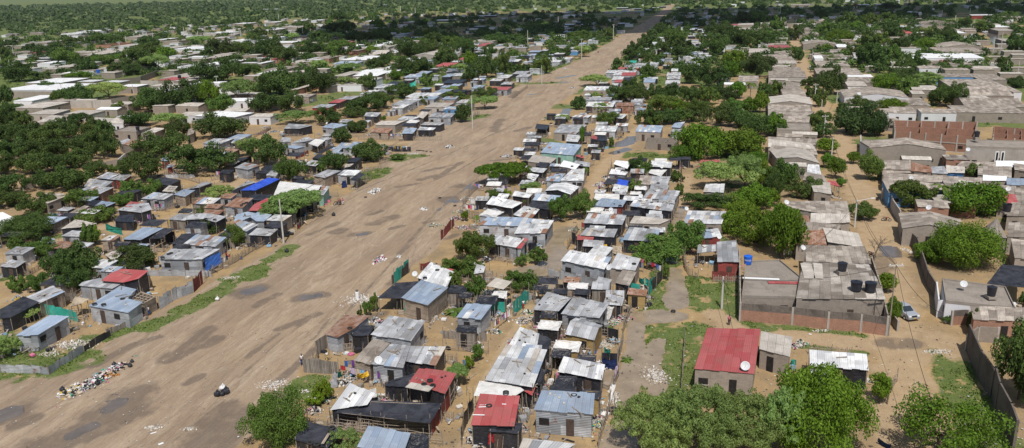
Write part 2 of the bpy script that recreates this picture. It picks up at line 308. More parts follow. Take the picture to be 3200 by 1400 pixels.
def build_ground():
    S = np.linspace(-.78, .92, 1000); Y = np.exp(np.linspace(math.log(62), math.log(2600), 820))
    yy, ss = np.meshgrid(Y, S, indexing='ij'); X = ss*(yy+12); Yw = yy
    masks = {}
    def seg(X, Y, pts, r, jit=.5):
        d = np.full(X.shape, 1e9)
        for a, b in zip(pts, pts[1:]):
            ax, ay = a; dx, dy = b[0]-ax, b[1]-ay; L = dx*dx+dy*dy+1e-6
            t = np.clip(((X-ax)*dx+(Y-ay)*dy)/L, 0, 1); d = np.minimum(d, np.hypot(X-ax-t*dx, Y-ay-t*dy))
        return d
    n_big = fbm(X, Yw, 2.6, 3); n_sm = fbm(X, Yw, .9, 9)
    # noise streaks along the airstrip
    al = X*sin(RW)+Yw*cos(RW); ac = X*cos(RW)-Yw*sin(RW); streak = fbm(al/7., ac, 1.6, 21)
    for k, L in STROKES.items():
        m = np.zeros(X.shape, np.float32)
        for s in L:
            q = s.split(); r = float(q[-1])
            if r <= 0: continue
            pts = [tuple(G('V', *map(float, p.split(',')))[:2]) for p in q[:-1]]
            x0 = min(p[0] for p in pts)-r*3; x1 = max(p[0] for p in pts)+r*3; y0 = min(p[1] for p in pts)-r*3; y1 = max(p[1] for p in pts)+r*3
            iy = np.where((Y > y0) & (Y < y1))[0]
            if len(iy) == 0: continue
            sl_ = slice(iy[0], iy[-1]+1); d = seg(X[sl_], Yw[sl_], pts, r)
            sm = {'grass': .5, 'dark': .75, 'crack': .8, 'wash': 1., 'water': .35, 'track': .5}[k]
            v = np.clip((r*(1+.55*n_big[sl_])-d)/(r*sm)+.5, 0, 1)
            m[sl_] = np.maximum(m[sl_], v)
        masks[k] = m
    # point in polygon for the airstrip
    P = [tuple(unproj(x, y)[:2]) for x, y in AIR]; ins = np.zeros(X.shape, bool); Xj = X+n_big*1.4; Yj = Yw+n_big*2
    for (x0, y0), (x1, y1) in zip(P, P[1:]+P[:1]):
        c = ((y0 > Yj) != (y1 > Yj)); t = (x1-x0)*(Yj-y0)/((y1-y0) if abs(y1-y0) > 1e-6 else 1e-6)+x0; ins ^= c & (Xj < t)
    rr_ = random.Random(9); ruts = np.zeros(X.shape, np.float32)
    for i in range(60):
        c = rr_.uniform(-60, 45)+5; w_ = rr_.uniform(.10, .24); a0 = rr_.uniform(60, 420); L_ = rr_.uniform(30, 260); sl_ = rr_.uniform(-.05, .05); ph = rr_.uniform(0, 6)
        for off in (0, 1.5):
            dd = np.abs(ac-c-off-sl_*(al-a0)-1.1*np.sin(al/rr_.uniform(22, 40)+ph)*1.0) if off == 0 else np.abs(base_-off)
            if off == 0: base_ = ac-c-sl_*(al-a0)-1.1*np.sin(al/31.+ph); dd = np.abs(base_)
            ruts = np.maximum(ruts, np.clip(1.3-dd/w_, 0, 1)*(al > a0)*(al < a0+L_)*np.clip(.6+n_big, 0, 1)*rr_.uniform(.4, .9))
    masks['grass'] = masks['grass']*np.clip(.98+.9*n_sm+.5*n_big, 0, 1)
    air = ins.astype(np.float32)
    # scrub beyond the settlement
    pxl = 1600+FPX*(X*_Rt[0]+Yw*_Rt[1]-CAM_H*_Rt[2])/(X*_F[0]+Yw*_F[1]-CAM_H*_F[2])
    pyl = 700-FPX*(X*_Up[0]+Yw*_Up[1]-CAM_H*_Up[2])/(X*_F[0]+Yw*_F[1]-CAM_H*_F[2])
    wild = np.clip((520-pyl)/420, 0, .62)+.25*np.clip((700-pxl)/600, 0, 1)*(pyl < 560)
    wild = np.where((pxl > 2250) & (pyl < 700), np.maximum(wild, .5), wild); wild = np.where((pyl < 120-pxl*.07), .95, wild)
    wild = np.where(pyl < 35, np.maximum(wild, .9), wild); wild = np.clip(wild+.45*fbm(X, Yw, 14, 33), 0, 1)*(1-air)
    for k in ('track',): wild = wild*(1-masks[k])
    grass = np.clip(np.maximum(masks['grass'], np.clip((wild-.42)*3.5, 0, 1)), 0, 1)
    grass *= (1-masks['track']*.9)*(1-masks['water'])
    # heights
    Z = .03*n_big*(1-air)+.018*n_sm+air*.05*streak
    ruts *= air; masks['crack'] = np.maximum(masks['crack'], ruts*.8); Z -= .05*masks['crack']+.02*masks['dark']
    Z = Z*(1-masks['water'])-.16*masks['water']
    V = np.stack([X, Yw, Z], -1).reshape(-1, 3); ny, nx = X.shape
    idx = np.arange(ny*nx).reshape(ny, nx); F = np.stack([idx[:-1, :-1], idx[:-1, 1:], idx[1:, 1:], idx[1:, :-1]], -1).reshape(-1, 4)
    # outer skirt to the horizon
    big = 26000.; yN, yF = Y[0], Y[-1]; b = len(V)
    sk = np.array([[-big, -400, -.05], [big, -400, -.05], [big, yN, -.05], [-big, yN, -.05], [-big, big, -.05], [big, big, -.05], [X[-1, 0], yF, -.05], [X[-1, -1], yF, -.05], [X[0, 0], yN, -.05], [X[0, -1], yN, -.05], [-big, yF, -.05], [big, yF, -.05]])
    V = np.vstack([V, sk]); F = np.vstack([F, [[b, b+1, b+2, b+3], [b+3, b+8, b+6, b+10], [b+9, b+2, b+11, b+7], [b+10, b+11, b+5, b+4]]])
    me = npmesh('ground', V, F, [ground_mat()], smooth=True)
    def att(name, a):
        at = me.attributes.new(name, 'FLOAT', 'POINT'); full = np.zeros(len(V), np.float32); full[:a.size] = a.ravel()
        if name == 'grass': full[a.size:] = .85
        at.data.foreach_set('value', full)
    att('grass', grass); att('air', air); att('dark', np.clip(masks['dark']+.8*masks['crack'], 0, 1)); att('wash', masks['wash']*(.5+.5*streak)); att('wet', masks['water']); att('track', masks['track'])
    o = link(bpy.data.objects.new('ground', me)); tag(o, kind='structure')
    GM.update(block=np.maximum(np.maximum(masks['track'], masks['water']), air), n=X.shape); return o, (X, Yw, Z, grass, ss)
def ground_mat():
    b = NB('ground'); p = b.pos()
    def A(n): return b.n('ShaderNodeAttribute', attribute_name=n).outputs['Fac']
    gr, air, dk, ws, wet, tr = A('grass'), A('air'), A('dark'), A('wash'), A('wet'), A('track')
    n_l = b.noise(p, .06, 6, .6); n_m = b.noise(p, .45, 6, .65); n_f = b.noise(p, 2.5, 6, .7)
    st = b.scale(p, 1, 1, 1, 0)
    rot0 = b.n('ShaderNodeMapping'); b.l(p, rot0.inputs[0]); rot0.inputs['Rotation'].default_value = (0, 0, RW)
    rot = b.n('ShaderNodeMapping'); b.l(rot0.outputs[0], rot.inputs[0]); rot.inputs['Scale'].default_value = (1, .19, 1)
    n_g = b.noise(p, 7., 4, .75); n_t = b.noise(rot.outputs[0], .16, 5, .6, .6)
    n_s = b.noise(rot.outputs[0], .5, 6, .62, 1.2); n_s2 = b.noise(rot.outputs[0], 1.7, 5, .68, 1.5)
    sand = b.mix(b.rng(n_m, .35, .68), (.32, .215, .105), (.43, .298, .145)); sand = b.mix(b.rng(n_l, .40, .62, 0, .75), sand, (.27, .195, .12)); sand = b.mix(b.rng(b.noise(p, .17, 6, .65), .5, .66, 0, .55), sand, (.19, .15, .095))
    strip = b.mix(b.rng(n_s, .35, .65), (.285, .212, .145), (.41, .318, .226)); strip = b.mix(b.rng(n_s2, .5, .72, 0, .6), strip, (.235, .165, .115)); strip = b.mix(b.rng(b.noise(rot.outputs[0], 4.5, 3, .7), .56, .66, 0, .5), strip, (.20, .145, .10)); strip = b.mix(b.rng(n_t, .47, .60, 0, .55), strip, (.215, .155, .105)); strip = b.mix(b.rng(n_g, .5, .7, 0, .45), strip, (.25, .185, .13))
    strip = b.mix(b.rng(n_l, .5, .75, 0, .5), strip, (.40, .285, .185))
    rot3 = b.n('ShaderNodeMapping'); b.l(rot0.outputs[0], rot3.inputs[0]); rot3.inputs['Scale'].default_value = (1, .11, 1); rot3.inputs['Location'].default_value = (31, 7, 0)
    for sc3, wd, am, cl in ((.22, .012, .55, (.17, .12, .08)), (.45, .018, .45, (.19, .135, .09)), (.34, .014, .4, (.50, .41, .31))):
        ln = b.noise(rot3.outputs[0], sc3, 2, .4, .8); ab = b.math('ABSOLUTE', b.math('SUBTRACT', ln, .5)); strip = b.mix(b.math('MULTIPLY', b.rng(ab, wd, 0, 0, am), b.rng(n_m, .4, .6, .25, 1)), strip, cl)
    trk = b.mix(b.rng(n_m, .3, .7), (.36, .255, .15), (.44, .325, .2))
    col = b.mix(b.math('MULTIPLY', tr, .85), sand, trk); col = b.mix(air, col, strip)
    col = b.mix(b.math('MULTIPLY', b.rng(ws, .2, .8), .35), col, (.33, .23, .155))
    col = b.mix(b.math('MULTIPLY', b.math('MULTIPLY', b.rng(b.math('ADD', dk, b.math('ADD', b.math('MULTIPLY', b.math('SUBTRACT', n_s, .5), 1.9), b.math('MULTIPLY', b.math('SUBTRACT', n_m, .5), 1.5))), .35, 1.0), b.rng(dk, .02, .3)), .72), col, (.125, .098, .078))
    # grit
    col = b.mix(b.rng(n_g, .52, .7, 0, .35), col, (.23, .175, .12))
    col = b.mix(b.rng(n_f, .62, .75, 0, .45), col, (.24, .17, .11))
    vor = b.n('ShaderNodeTexVoronoi'); vor.inputs['Scale'].default_value = 1.1; b.l(p, vor.inputs['Vector'])
    lit = b.math('LESS_THAN', vor.outputs['Distance'], .075); lit = b.math('MULTIPLY', lit, b.math('GREATER_THAN', n_m, .56)); lit = b.math('MULTIPLY', lit, b.math('SUBTRACT', 1., b.math('MULTIPLY', air, .75)))
    g1 = b.mix(b.rng(n_m, .3, .7), (.08, .115, .028), (.17, .195, .06)); g1 = b.mix(b.rng(n_f, .4, .7), g1, (.10, .14, .04)); g1 = b.mix(b.rng(n_l, .45, .75, 0, .5), g1, (.17, .17, .07))
    gm = b.rng(b.math('ADD', gr, b.math('MULTIPLY', b.math('SUBTRACT', n_f, .5), 1.2)), .3, .7)
    col = b.mix(gm, col, g1); col = b.mix(b.math('MULTIPLY', lit, .7), col, (.55, .52, .48))
    col = b.mix(b.math('MULTIPLY', wet, .75), col, (.20, .14, .09))
    b.bump(b.math('ADD', b.math('ADD', b.math('MULTIPLY', n_s2, 1.3), n_f), b.math('ADD', b.math('MULTIPLY', n_s, 1.8), b.math('MULTIPLY', n_g, .4))), .7, .14)
    return b.out(col, .95)
def water_mat(name='muddy_water', c0=(.24, .185, .125), c1=(.33, .26, .18)):
    b = NB(name); n1 = b.noise(b.pos(), .4, 5, .6); n2 = b.noise(b.pos(), 5., 2)
    b.bump(n2, .04, .02); b.b.inputs['Specular IOR Level'].default_value = .5
    return b.out(b.mix(b.rng(n1, .35, .65), c0, c1), .14)
ground, GR = build_ground()
wm = water_mat(); wp = water_mat('puddle_water', (.12, .10, .085), (.17, .14, .115))
def water_sheet(pts, name='water', z=-.045):
    m = MB(); P = [G('V', x, y, z) for x, y in pts]; m.poly([(p.x, p.y, z) for p in P]); o = m.build(name, wm if name == 'water' else wp); tag(o, kind='structure'); return o
water_sheet([(1500, 1160), (1620, 1160), (1680, 1000), (1680, 850), (1740, 830), (1745, 620), (1760, 490), (1700, 490), (1660, 620), (1650, 720), (1560, 790), (1560, 860), (1490, 1000)])
water_sheet([(1280, 740), (1560, 745), (1560, 700), (1450, 680), (1440, 560), (1380, 560), (1360, 650), (1290, 670)])
for a in ([(1500, 400), (1620, 400), (1640, 330), (1500, 340)], [(2210, 650), (2270, 650), (2265, 605), (2215, 605)], [(580, 760), (690, 760), (690, 715), (580, 715)], [(740, 765), (830, 765), (830, 730), (740, 730)],
          [(880, 605), (940, 605), (940, 575), (880, 575)], [(-30, 1080), (60, 1080), (60, 1010), (-30, 1010)], [(1090, 530), (1230, 530), (1230, 455), (1090, 455)], [(1290, 320), (1460, 320), (1470, 180), (1300, 180)],
          [(160, 1120), (340, 1060), (340, 980), (160, 1020)], [(2420, 140), (2560, 140), (2560, 40), (2420, 40)]):
    water_sheet(a, 'puddle')

# ---------------------------------------------------------------- automatic labels: look + nearest landmark
LM = {'V': []}
LANDMARKS = """650,465|the bright blue tarp roof;755,478|the big white canvas tarp;670,515|the wide deep-red roof;1414,378|the pink-fenced zinc house;1220,440|the flat green canopy tree
1480,665|the flooded-lane white tin house;1300,905|the tall bright zinc roof;1420,1025|the dark-doored blue-roofed hut;1825,885|the large red-roofed block house;2110,920|the white-roofed black shack;2050,740|the walled tank compound
1880,650|the blue water tank;2275,780|the silver pickup;2265,390|the long grey block warehouse;2340,325|the unfinished brick building;2510,380|the pale two-storey building;2180,455|the round shading street tree
2160,270|the great dark street tree;2150,540|the street lamp on the right;1445,680|the flooded-lane trees;1190,600|the tree beside the red tin fence;1065,745|the black-awninged blue roof;1245,800|the lone sandy-yard tin hut
1090,955|the three-tyre red roof;1020,1025|the great sagging black shade net;1290,1035|the pink-red wheel roof;790,500|the wide feathery acacia by the airstrip;712,560|the acacia-side concrete pole;480,650|the blue-tarp tin house
320,700|the raised red sheet roof;290,765|the tyre-roofed tin house;110,835|the far-left blue-roofed hut;1187,280|the airstrip-edge concrete pole;1090,350|the black shack row
240,160|the long white school-like building;120,380|the dense left wood;420,330|the black-tank block house;60,260|the tan perimeter wall;250,400|the rusty patch roof;1330,300|the black-wrapped airstrip shack
1640,350|the roofless block walls;1620,330|the blue-white roofed block house;1810,340|the big rounded mango trees;1930,620|the bright long-roof mango;1790,490|the spreading olive acacia;2250,235|the white arched-window house
2420,145|the long white wall building;2440,195|the long roof over a blue wall;1950,190|the boxy beige house on the street;2450,470|the bright grey-roof mango;2490,560|the pointed pyramid roof;2450,620|the big slab-house tree;2380,740|the flat slab house
2500,900|the dark tall-wall tree;2370,1060|the loose pale-green tree;2080,1030|the leafy bottom tree;1800,1060|the wide bottom acacia;680,1090|the bushy bottom-left tree;1145,970|the feathery shrub in the lane
1590,215|the tree beside the red-roofed huts;1540,205|the red and white striped roofs;1500,60|the far bare field;1750,200|the middle-lane tree cluster;1890,150|the trees by the inner street;2000,130|the inner street's far end;900,255|the red-roofed field hut
860,210|the beige long house;560,140|the low pale houses at left;340,140|the far red brick walls;300,120|the far tall pole;700,120|the pale far roofs;1000,130|the houses by the shaded trees;1250,110|the yellow yard far back;2220,25|the red and white mast;2480,60|the wet road at upper right""".replace('\n', ';').split(';')
LMK = [(float(a.split('|')[0].split(',')[0])/.805, float(a.split('|')[0].split(',')[1])/.805, a.split('|')[1]) for a in LANDMARKS]
AUTO = []
def auto(o, look, cat, group, at=None):
    AUTO.append((o, look, cat, group, at)); return o
ORD = ['nearest', 'second nearest', 'third nearest', 'fourth nearest', 'fifth nearest', 'sixth nearest', 'seventh nearest', 'eighth nearest', 'ninth nearest', 'tenth nearest', 'eleventh nearest', 'twelfth nearest', 'thirteenth nearest', 'fourteenth nearest', 'fifteenth nearest']
def finish_labels():
    D = {}
    for o, look, cat, group, at in AUTO:
        px, py = at if at else proj(o.matrix_world.translation if o.parent else o.location)
        dl = sorted((math.hypot(px-x, (py-y)*1.6), nm) for x, y, nm in LMK)[0]
        D.setdefault((look, dl[1]), []).append((dl[0], o, cat, group))
    for (look, nm), L in D.items():
        L.sort(key=lambda q: q[0])
        for i, (d, o, cat, group) in enumerate(L):
            w_ = ORD[min(i, 14)]
            nm_ = nm if len(nm.split())+len(look.split())+len(w_.split()) < 16 else ' '.join(nm.split()[-(15-len(look.split())-len(w_.split())):])
            tag(o, f"{look}, {w_} {nm_}" if len(L) > 1 else f"{look} near {nm_}", cat, group)
# ---------------------------------------------------------------- houses
ROOF = {'z': 'zinc_white', 'g': 'zinc_grey', 'b': 'zinc_blue', 'c': 'fibre_cement', 't': 'fibre_pale', 'r': 'red_tin', 'u': 'rusty_tin', 'k': 'black_plastic', 'K': 'black_shade_net', 'T': 'white_canvas', 'B': 'bright_blue_tarp', 's': 'concrete_slab', 'p': 'patched_roof', 'O': None, 'E': 'beige_cloth', 'N': 'green_netting', 'W': 'white_paint'}
WALL = {'z': 'tin_wall', 'v': 'tin_wall_vertical', 'k': 'black_plastic', 'd': 'stick_wall', 'a': 'straw_wall', 'p': 'board_wall', 'm': 'concrete_block', 'o': 'red_brick', 'w': 'white_plaster', 'P': 'pale_plaster', 'r': 'red_wall', 'b': 'blue_wall', 'B': 'blue_plaster', 'G': 'mint_wall', 'u': 'rusty_tin', 'E': 'pale_plaster', 't': 'pale_plaster', 'n': None}
RW_TXT = {'z': 'white tin roof', 'g': 'grey tin roof', 'b': 'bluish tin roof', 'c': 'brown fibre-cement roof', 't': 'pale cream roof', 'r': 'red roof', 'u': 'rusty patched roof', 'k': 'black plastic roof', 'K': 'black netting roof', 'T': 'white canvas roof', 'B': 'blue tarp roof', 's': 'flat concrete roof', 'p': 'patchwork brown roof', 'O': 'no roof', 'E': 'beige cloth roof', 'N': 'green net roof', 'W': 'white roof'}
WL_TXT = {'z': 'tin walls', 'v': 'tin walls', 'k': 'black plastic walls', 'd': 'stick walls', 'a': 'straw-coloured walls', 'p': 'board walls', 'm': 'grey block walls', 'o': 'brick walls', 'w': 'white walls', 'P': 'plain plastered walls', 'r': 'dark red walls', 'b': 'blue walls', 'B': 'blue walls', 'G': 'mint green walls', 'u': 'rusty board walls', 'E': 'yellowish walls', 't': 'plain walls', 'n': 'open sides on posts'}
NH = 0; SHACKS = []; FOOT = []
def house(h, rf, wl, opts, P, label=None, name=None):
    """P: list of world points of the roof outline (FL, FR, BR, BL, ...), z ignored; h wall height"""
    global NH; NH += 1; r = random.Random(NH*31+5)
    P = [Vector((p[0], p[1], 0)) for p in P]; n = len(P)
    area2 = sum(P[i].x*P[(i+1) % n].y-P[(i+1) % n].x*P[i].y for i in range(n))
    if area2 < 0: P = P[::-1]
    cen = sum(P, Vector())/n; dist = depth(cen); near = dist < 210
    open_ = wl == 'n'; soft = rf in 'kKTEBN'; flat = rf == 's'
    kind = 'building' if (wl in 'moPwB' and not open_) else ('canopy' if open_ else 'shack')
    cat = {'building': 'house', 'canopy': 'canopy', 'shack': 'shack'}[kind]
    nm = name or {'building': 'block_house', 'canopy': 'canopy', 'shack': 'tin_shack' if wl in 'zvrbG' else ('plastic_shack' if wl == 'k' else 'stick_shack')}[kind]
    root = empty(nm, (cen.x, cen.y, 0)); L = [p-cen for p in P]
    e0 = (L[1]-L[0]).normalized(); e1 = Vector((-e0.y, e0.x, 0)); D = (L[2]-L[1]).length
    gab = 'R' in opts or 'Q' in opts; rr = .0
    for tk in opts.split(','):
        if tk[:1] in 'RQH' and len(tk) > 1:
            try: rr = float(tk[1:])
            except ValueError: pass
    if gab and rr == 0: rr = .13*((L[1]-L[0]).length if 'R' in opts else D)*.5+.15
    tilt = 0. if (gab or flat or 'H' in opts) else (r.uniform(.15, .45) if n == 4 else .25)
    def rz(p):      # added roof height at local point for mono pitch
        t = (p-L[0]).dot(e1)/max(D, .1); return h+tilt*t
    # ---- roof
    rmat = ROOF[rf]; rm = MB(); patch = 0. if label and 'blue' in label else r.choice((0, .08, .16, .3))
    if rf == 'O': pass
    elif 'H' in opts:
        top = sum(L, Vector())/n+Vector((0, 0, h+(rr or 2.))); 
        for i in range(n):
            a, b2 = L[i]+Vector((0, 0, h)), L[(i+1) % n]+Vector((0, 0, h)); w_ = (b2-a).length; sl_ = (top-(a+b2)/2).length
            rm.poly([a, b2, top], [(0, 0), (w_, 0), (w_/2, sl_)])
        rm.poly([p+Vector((0, 0, h-.04)) for p in L[::-1]])
    elif n == 4 and not flat and not soft:
        A, Bq, Cq, Dq = L
        def bl(s, t): return A*(1-s)*(1-t)+Bq*s*(1-t)+Cq*s*t+Dq*(1-s)*t
        if 'R' in opts:      # ridge runs front to back
            runs = [(0, .5), (1, .5)]; W_ = (Cq-Bq).length; ns = max(2, int(W_/.9)); tot = (Bq-A).length
            for i in range(ns):
                t0, t1 = i/ns, (i+1)/ns+.004
                for s0, s1 in runs:
                    jz = r.uniform(0, .03); j = r.uniform(-.012, .004) if near else 0; sa = s0+(j if s0 == 0 else -j)
                    q = [bl(sa, t0), bl(s1, t0), bl(s1, t1), bl(sa, t1)]; q = [p+Vector((0, 0, h+z_+jz)) for p, z_ in zip(q, (0, rr, rr, 0))]
                    uv = [(t0*W_, 0), (t0*W_, tot/2), (t1*W_, tot/2), (t1*W_, 0)]
                    if s0 == 1: q = q[::-1]; uv = uv[::-1]
                    rm.poly(q[::-1], uv[::-1])
        elif 'Q' in opts:
            W_ = (Bq-A).length; ns = max(2, int(W_/.9)); tot = (Cq-Bq).length
            for i in range(ns):
                s0, s1 = i/ns, (i+1)/ns+.004
                for t0, t1 in ((0, .5), (1, .5)):
                    jz = r.uniform(0, .03); j = r.uniform(-.012, .004) if near else 0; ta = t0+(j if t0 == 0 else -j)
                    q = [bl(s0, ta), bl(s1, ta), bl(s1, t1), bl(s0, t1)]; q = [p+Vector((0, 0, h+z_+jz)) for p, z_ in zip(q, (0, 0, rr, rr))]
                    uv = [(s0*W_, 0), (s1*W_, 0), (s1*W_, tot/2), (s0*W_, tot/2)]
                    if t0 == 1: q = q[::-1]; uv = uv[::-1]
                    rm.poly(q, uv)
        else:
            W_ = (Bq-A).length; ns = max(2, int(W_/.85)); tot = (Cq-Bq).length; nr = max(1, int(round(tot/2.9)))
            jag = min(.035, .16/max(tot, 1)) if near else 0
            for i in range(ns):
                s0, s1 = i/ns, (i+1)/ns+.003; j0 = r.uniform(-jag, jag*.3); j1 = r.uniform(-jag*.3, jag); jz = r.uniform(0, .03) if near else 0; base = 0
                for k in range(nr):
                    t0 = (k/nr-.015) if k else j0; t1 = (k+1)/nr if k < nr-1 else 1+j1
                    q = [bl(s0, t0), bl(s1, t0), bl(s1, t1), bl(s0, t1)]; zz = jz-.02*k+r.uniform(-.02, .03); mi_ = 0 if (rf not in 'zgb' or r.random() > patch) else r.choice((1, 2, 3, 3, 4))
                    rm.poly([p+Vector((0, 0, rz(p)+zz+(.02 if kk in (0, 1) and k else 0))) for kk, p in enumerate(q)], [(s0*W_, t0*tot), (s1*W_, t0*tot), (s1*W_, t1*tot), (s0*W_, t1*tot)], mi_)
    elif soft and n == 4:
        A, Bq, Cq, Dq = L; q = 8 if near else 3; sg = r.uniform(.15, .4)*(2.2 if 'S' in opts else 1)
        tb = {}
        for i in range(q+1):
            for j in range(q+1):
                s, t = i/q, j/q; p = A*(1-s)*(1-t)+Bq*s*(1-t)+Cq*s*t+Dq*(1-s)*t
                e = 1 if 0 < i < q and 0 < j < q else .4
                tb[i, j] = p+Vector((r.uniform(-.05, .05), r.uniform(-.05, .05), rz(p)-sg*sin(pi*s)*sin(pi*t)+r.uniform(-.09, .09)*e))
        for i in range(q):
            for j in range(q): rm.poly([tb[i, j], tb[i+1, j], tb[i+1, j+1], tb[i, j+1]], [(i, j), (i+1, j), (i+1, j+1), (i, j+1)])
    else:
        top = [p+Vector((0, 0, rz(p))) for p in L]; uv = [((p-L[0]).dot(e0), (p-L[0]).dot(e1)) for p in L]; th = .18 if flat else .04
        rm.poly(top, uv); rm.poly([p-Vector((0, 0, th)) for p in top[::-1]], uv[::-1])
        for i in range(n):
            j = (i+1) % n; d = Vector((0, 0, th)); rm.poly([top[i]-d, top[j]-d, top[j], top[i]], [(0, 0), (1, 0), (1, th), (0, th)])
        if flat:    # low parapet of block round the slab
            for i in range(n):
                a, b2 = top[i], top[(i+1) % n]; c = (a+b2)/2; cc = sum(L, Vector())/n; inn = Vector((cc.x-c.x, cc.y-c.y, 0)).normalized()*.08
                rm.box(c+inn+Vector((0, 0, .13)), ((b2-a).length, .12, .26), math.atan2((b2-a).y, (b2-a).x))
    if rf != 'O': rm.build('roof', [M[rmat]]+([M['rusty_tin'], M['fibre_pale'], M['zinc_white' if rf != 'z' else 'zinc_grey'], M['zinc_blue']] if rf in 'zgb' else []), root)
    # ---- walls
    cc = sum(L, Vector())/n; ins = 0. if flat or rf == 'O' else (.12 if wl in 'moPwB' else .2)
    Wp = []
    for i in range(n):
        a = L[i]; pr = L[i-1]; nx = L[(i+1) % n]; d1 = (a-pr).normalized(); d2 = (nx-a).normalized(); nn = Vector((-(d1.y+d2.y), d1.x+d2.x, 0))
        if nn.length > .1: nn.normalize()
        Wp.append(a+nn*ins*1.3+(nn*.03 if flat else Vector()))
    cam_v = Vector((0, 0, 0))-cen; edges = []
    if not open_:
        wb = MB(); per = 0.
        for i in range(n):
            a, b2 = Wp[i], Wp[(i+1) % n]; w_ = (b2-a).length; z0 = -.3
            za, zb = (rz(L[i])-.05, rz(L[(i+1) % n])-.05) if not ('H' in opts or gab) else (h-.03, h-.03)
            if flat: za = zb = h-.03
            pts = [a+Vector((0, 0, z0)), b2+Vector((0, 0, z0)), b2+Vector((0, 0, zb)), a+Vector((0, 0, za))]; uv = [(per, z0), (per+w_, z0), (per+w_, zb), (per, za)]
            if gab and n == 4 and ((('R' in opts) and i in (0, 2)) or (('Q' in opts) and i in (1, 3))):
                pts.insert(3, (a+b2)/2+Vector((0, 0, h+rr-.04))); uv.insert(3, (per+w_/2, h+rr))
            wb.poly(pts, uv); nrm = Vector(((b2-a).y, -(b2-a).x, 0)).normalized(); edges.append((nrm.dot(cam_v.normalized())*w_, i, a, b2, nrm, w_)); per += w_
            if rf == 'O': wb.poly([p-nrm*.15 for p in pts[::-1]], uv[::-1]); wb.poly([pts[3], pts[2], pts[2]-nrm*.15, pts[3]-nrm*.15])
        if rf == 'O':
            for s in (.33, .66): 
                a = L[0].lerp(L[1], s); b2 = L[3].lerp(L[2], s) if n == 4 else L[-1]; c = (a+b2)/2; wb.box(c+Vector((0, 0, h/2)), ((b2-a).length*.96, .14, h-.1), math.atan2((b2-a).y, (b2-a).x))
            a = L[0].lerp(L[3], .5); b2 = L[1].lerp(L[2], .5); c = (a+b2)/2; wb.box(c+Vector((0, 0, h/2)), ((b2-a).length*.96, .14, h-.2), math.atan2((b2-a).y, (b2-a).x))
            wb.poly([p+Vector((0, 0, .15)) for p in L])
        wb.build('wall', M[WALL[wl]], root)
        if rf == 'O' and wl == 'o' and dist < 450:
            for i in range(n):
                a, b2 = Wp[i], Wp[(i+1) % n]; q = max(1, int((b2-a).length/3.6)); ang = math.atan2((b2-a).y, (b2-a).x)
                for k in range(q): cm = MB(); c = a.lerp(b2, k/q); cm.box(c+Vector((0, 0, h/2+.08)), (.34, .34, h+.2), ang); cm.build('column', M['pale_plaster'], root)
                for z in (.12, h*.55): bm_ = MB(); bm_.box((a+b2)/2+Vector((0, 0, z)), ((b2-a).length, .24, .26), ang); bm_.build('ring_beam', M['pale_plaster'], root)
        edges.sort(key=lambda e: -e[0])
        if dist < 420 and wl not in '' and edges[0][5] > 2. and 'x' not in opts:
            _, i, a, b2, nrm, w_ = edges[0]; s = r.uniform(.25, .75); 
            if 'D' in opts: s = .62
            c = a.lerp(b2, s)+nrm*.035; dm = MB(); dw = .85; dh = min(2.0, h-.35); ang = math.atan2((b2-a).y, (b2-a).x)
            dm.box(c+Vector((0, 0, dh/2)), (dw, .06, dh), ang); dm.build('door', M['dark_door' if 'D' in opts or r.random() < .6 else 'dark_opening'], root)
            if w_ > 5 and (wl in 'moPwBzv') and dist < 330:
                for e in edges[:2]:
                    _, i, a, b2, nrm, w_ = e
                    if w_ < 3.5 or e[0] < 1: continue
                    s2 = (s+.38) % 1; s2 = min(.85, max(.15, s2)); c = a.lerp(b2, s2)+nrm*.03; ang = math.atan2((b2-a).y, (b2-a).x); zc = min(1.5, h-.7)
                    wm_ = MB(); wm_.box(c+Vector((0, 0, zc)), (1.1, .06, .8), ang); wo_ = wm_.build('window', M['dark_opening'], root)
                    if wl in 'moPwB' and dist < 220:
                        fm = MB(); fm.box(c+nrm*.012+Vector((0, 0, zc-.45)), (1.3, .12, .1), ang); fm.build('sill', M['pale_plaster'], wo_)
        if near and wl in 'dapk' and r.random() < .8:   # timber frame posts showing through
            for i in range(min(n, 4)):
                pm = MB(); a = Wp[i]; a2 = a+(a-cc).normalized()*.05; pm.bar(a2+Vector((0, 0, -.2)), a2+Vector((r.uniform(-.1, .1), r.uniform(-.1, .1), h+r.uniform(-.1, .5))), .05); pm.build('post', M['post_wood'], root)
    else:
        if rf != 'O' and not near and n >= 4:
            pass
        for i in range(n):
            pm = MB(); a = Wp[i]; pm.bar(a+Vector((0, 0, -.2)), a+Vector((0, 0, rz(L[i])-.02)), .06); pm.build('post', M['post_wood'], root)
        if near and n == 4:
            for i in range(4):
                j = (i+1) % 4; pm = MB(); pm.bar(Wp[i]+Vector((0, 0, rz(L[i])-.1)), Wp[j]+Vector((0, 0, rz(L[j])-.1)), .045); pm.build('beam', M['post_wood'], root)
        if 'b' in opts:
            pm = MB(); pm.poly([Wp[3]+Vector((0, 0, -.1)), Wp[2]+Vector((0, 0, -.1)), Wp[2]+Vector((0, 0, h-.2)), Wp[3]+Vector((0, 0, h-.2))][::-1]); pm.build('back_wall', M['black_plastic'], root)
    A_ = abs(area2)/2; size = 'small' if A_ < 16 else ('long' if (L[1]-L[0]).length > 13 else ('large' if A_ > 60 else ''))
    g = {'building': 'block and brick houses of the settlement', 'canopy': 'open canopies and awnings between the shacks', 'shack': 'tin and plastic shacks of the settlement'}[kind]
    rt = RW_TXT[rf].replace(' roof', '').replace(' ', '-'); wt = WL_TXT[wl].replace(' walls', '').replace(' ', '-').replace('open-sides-on-posts', 'open')
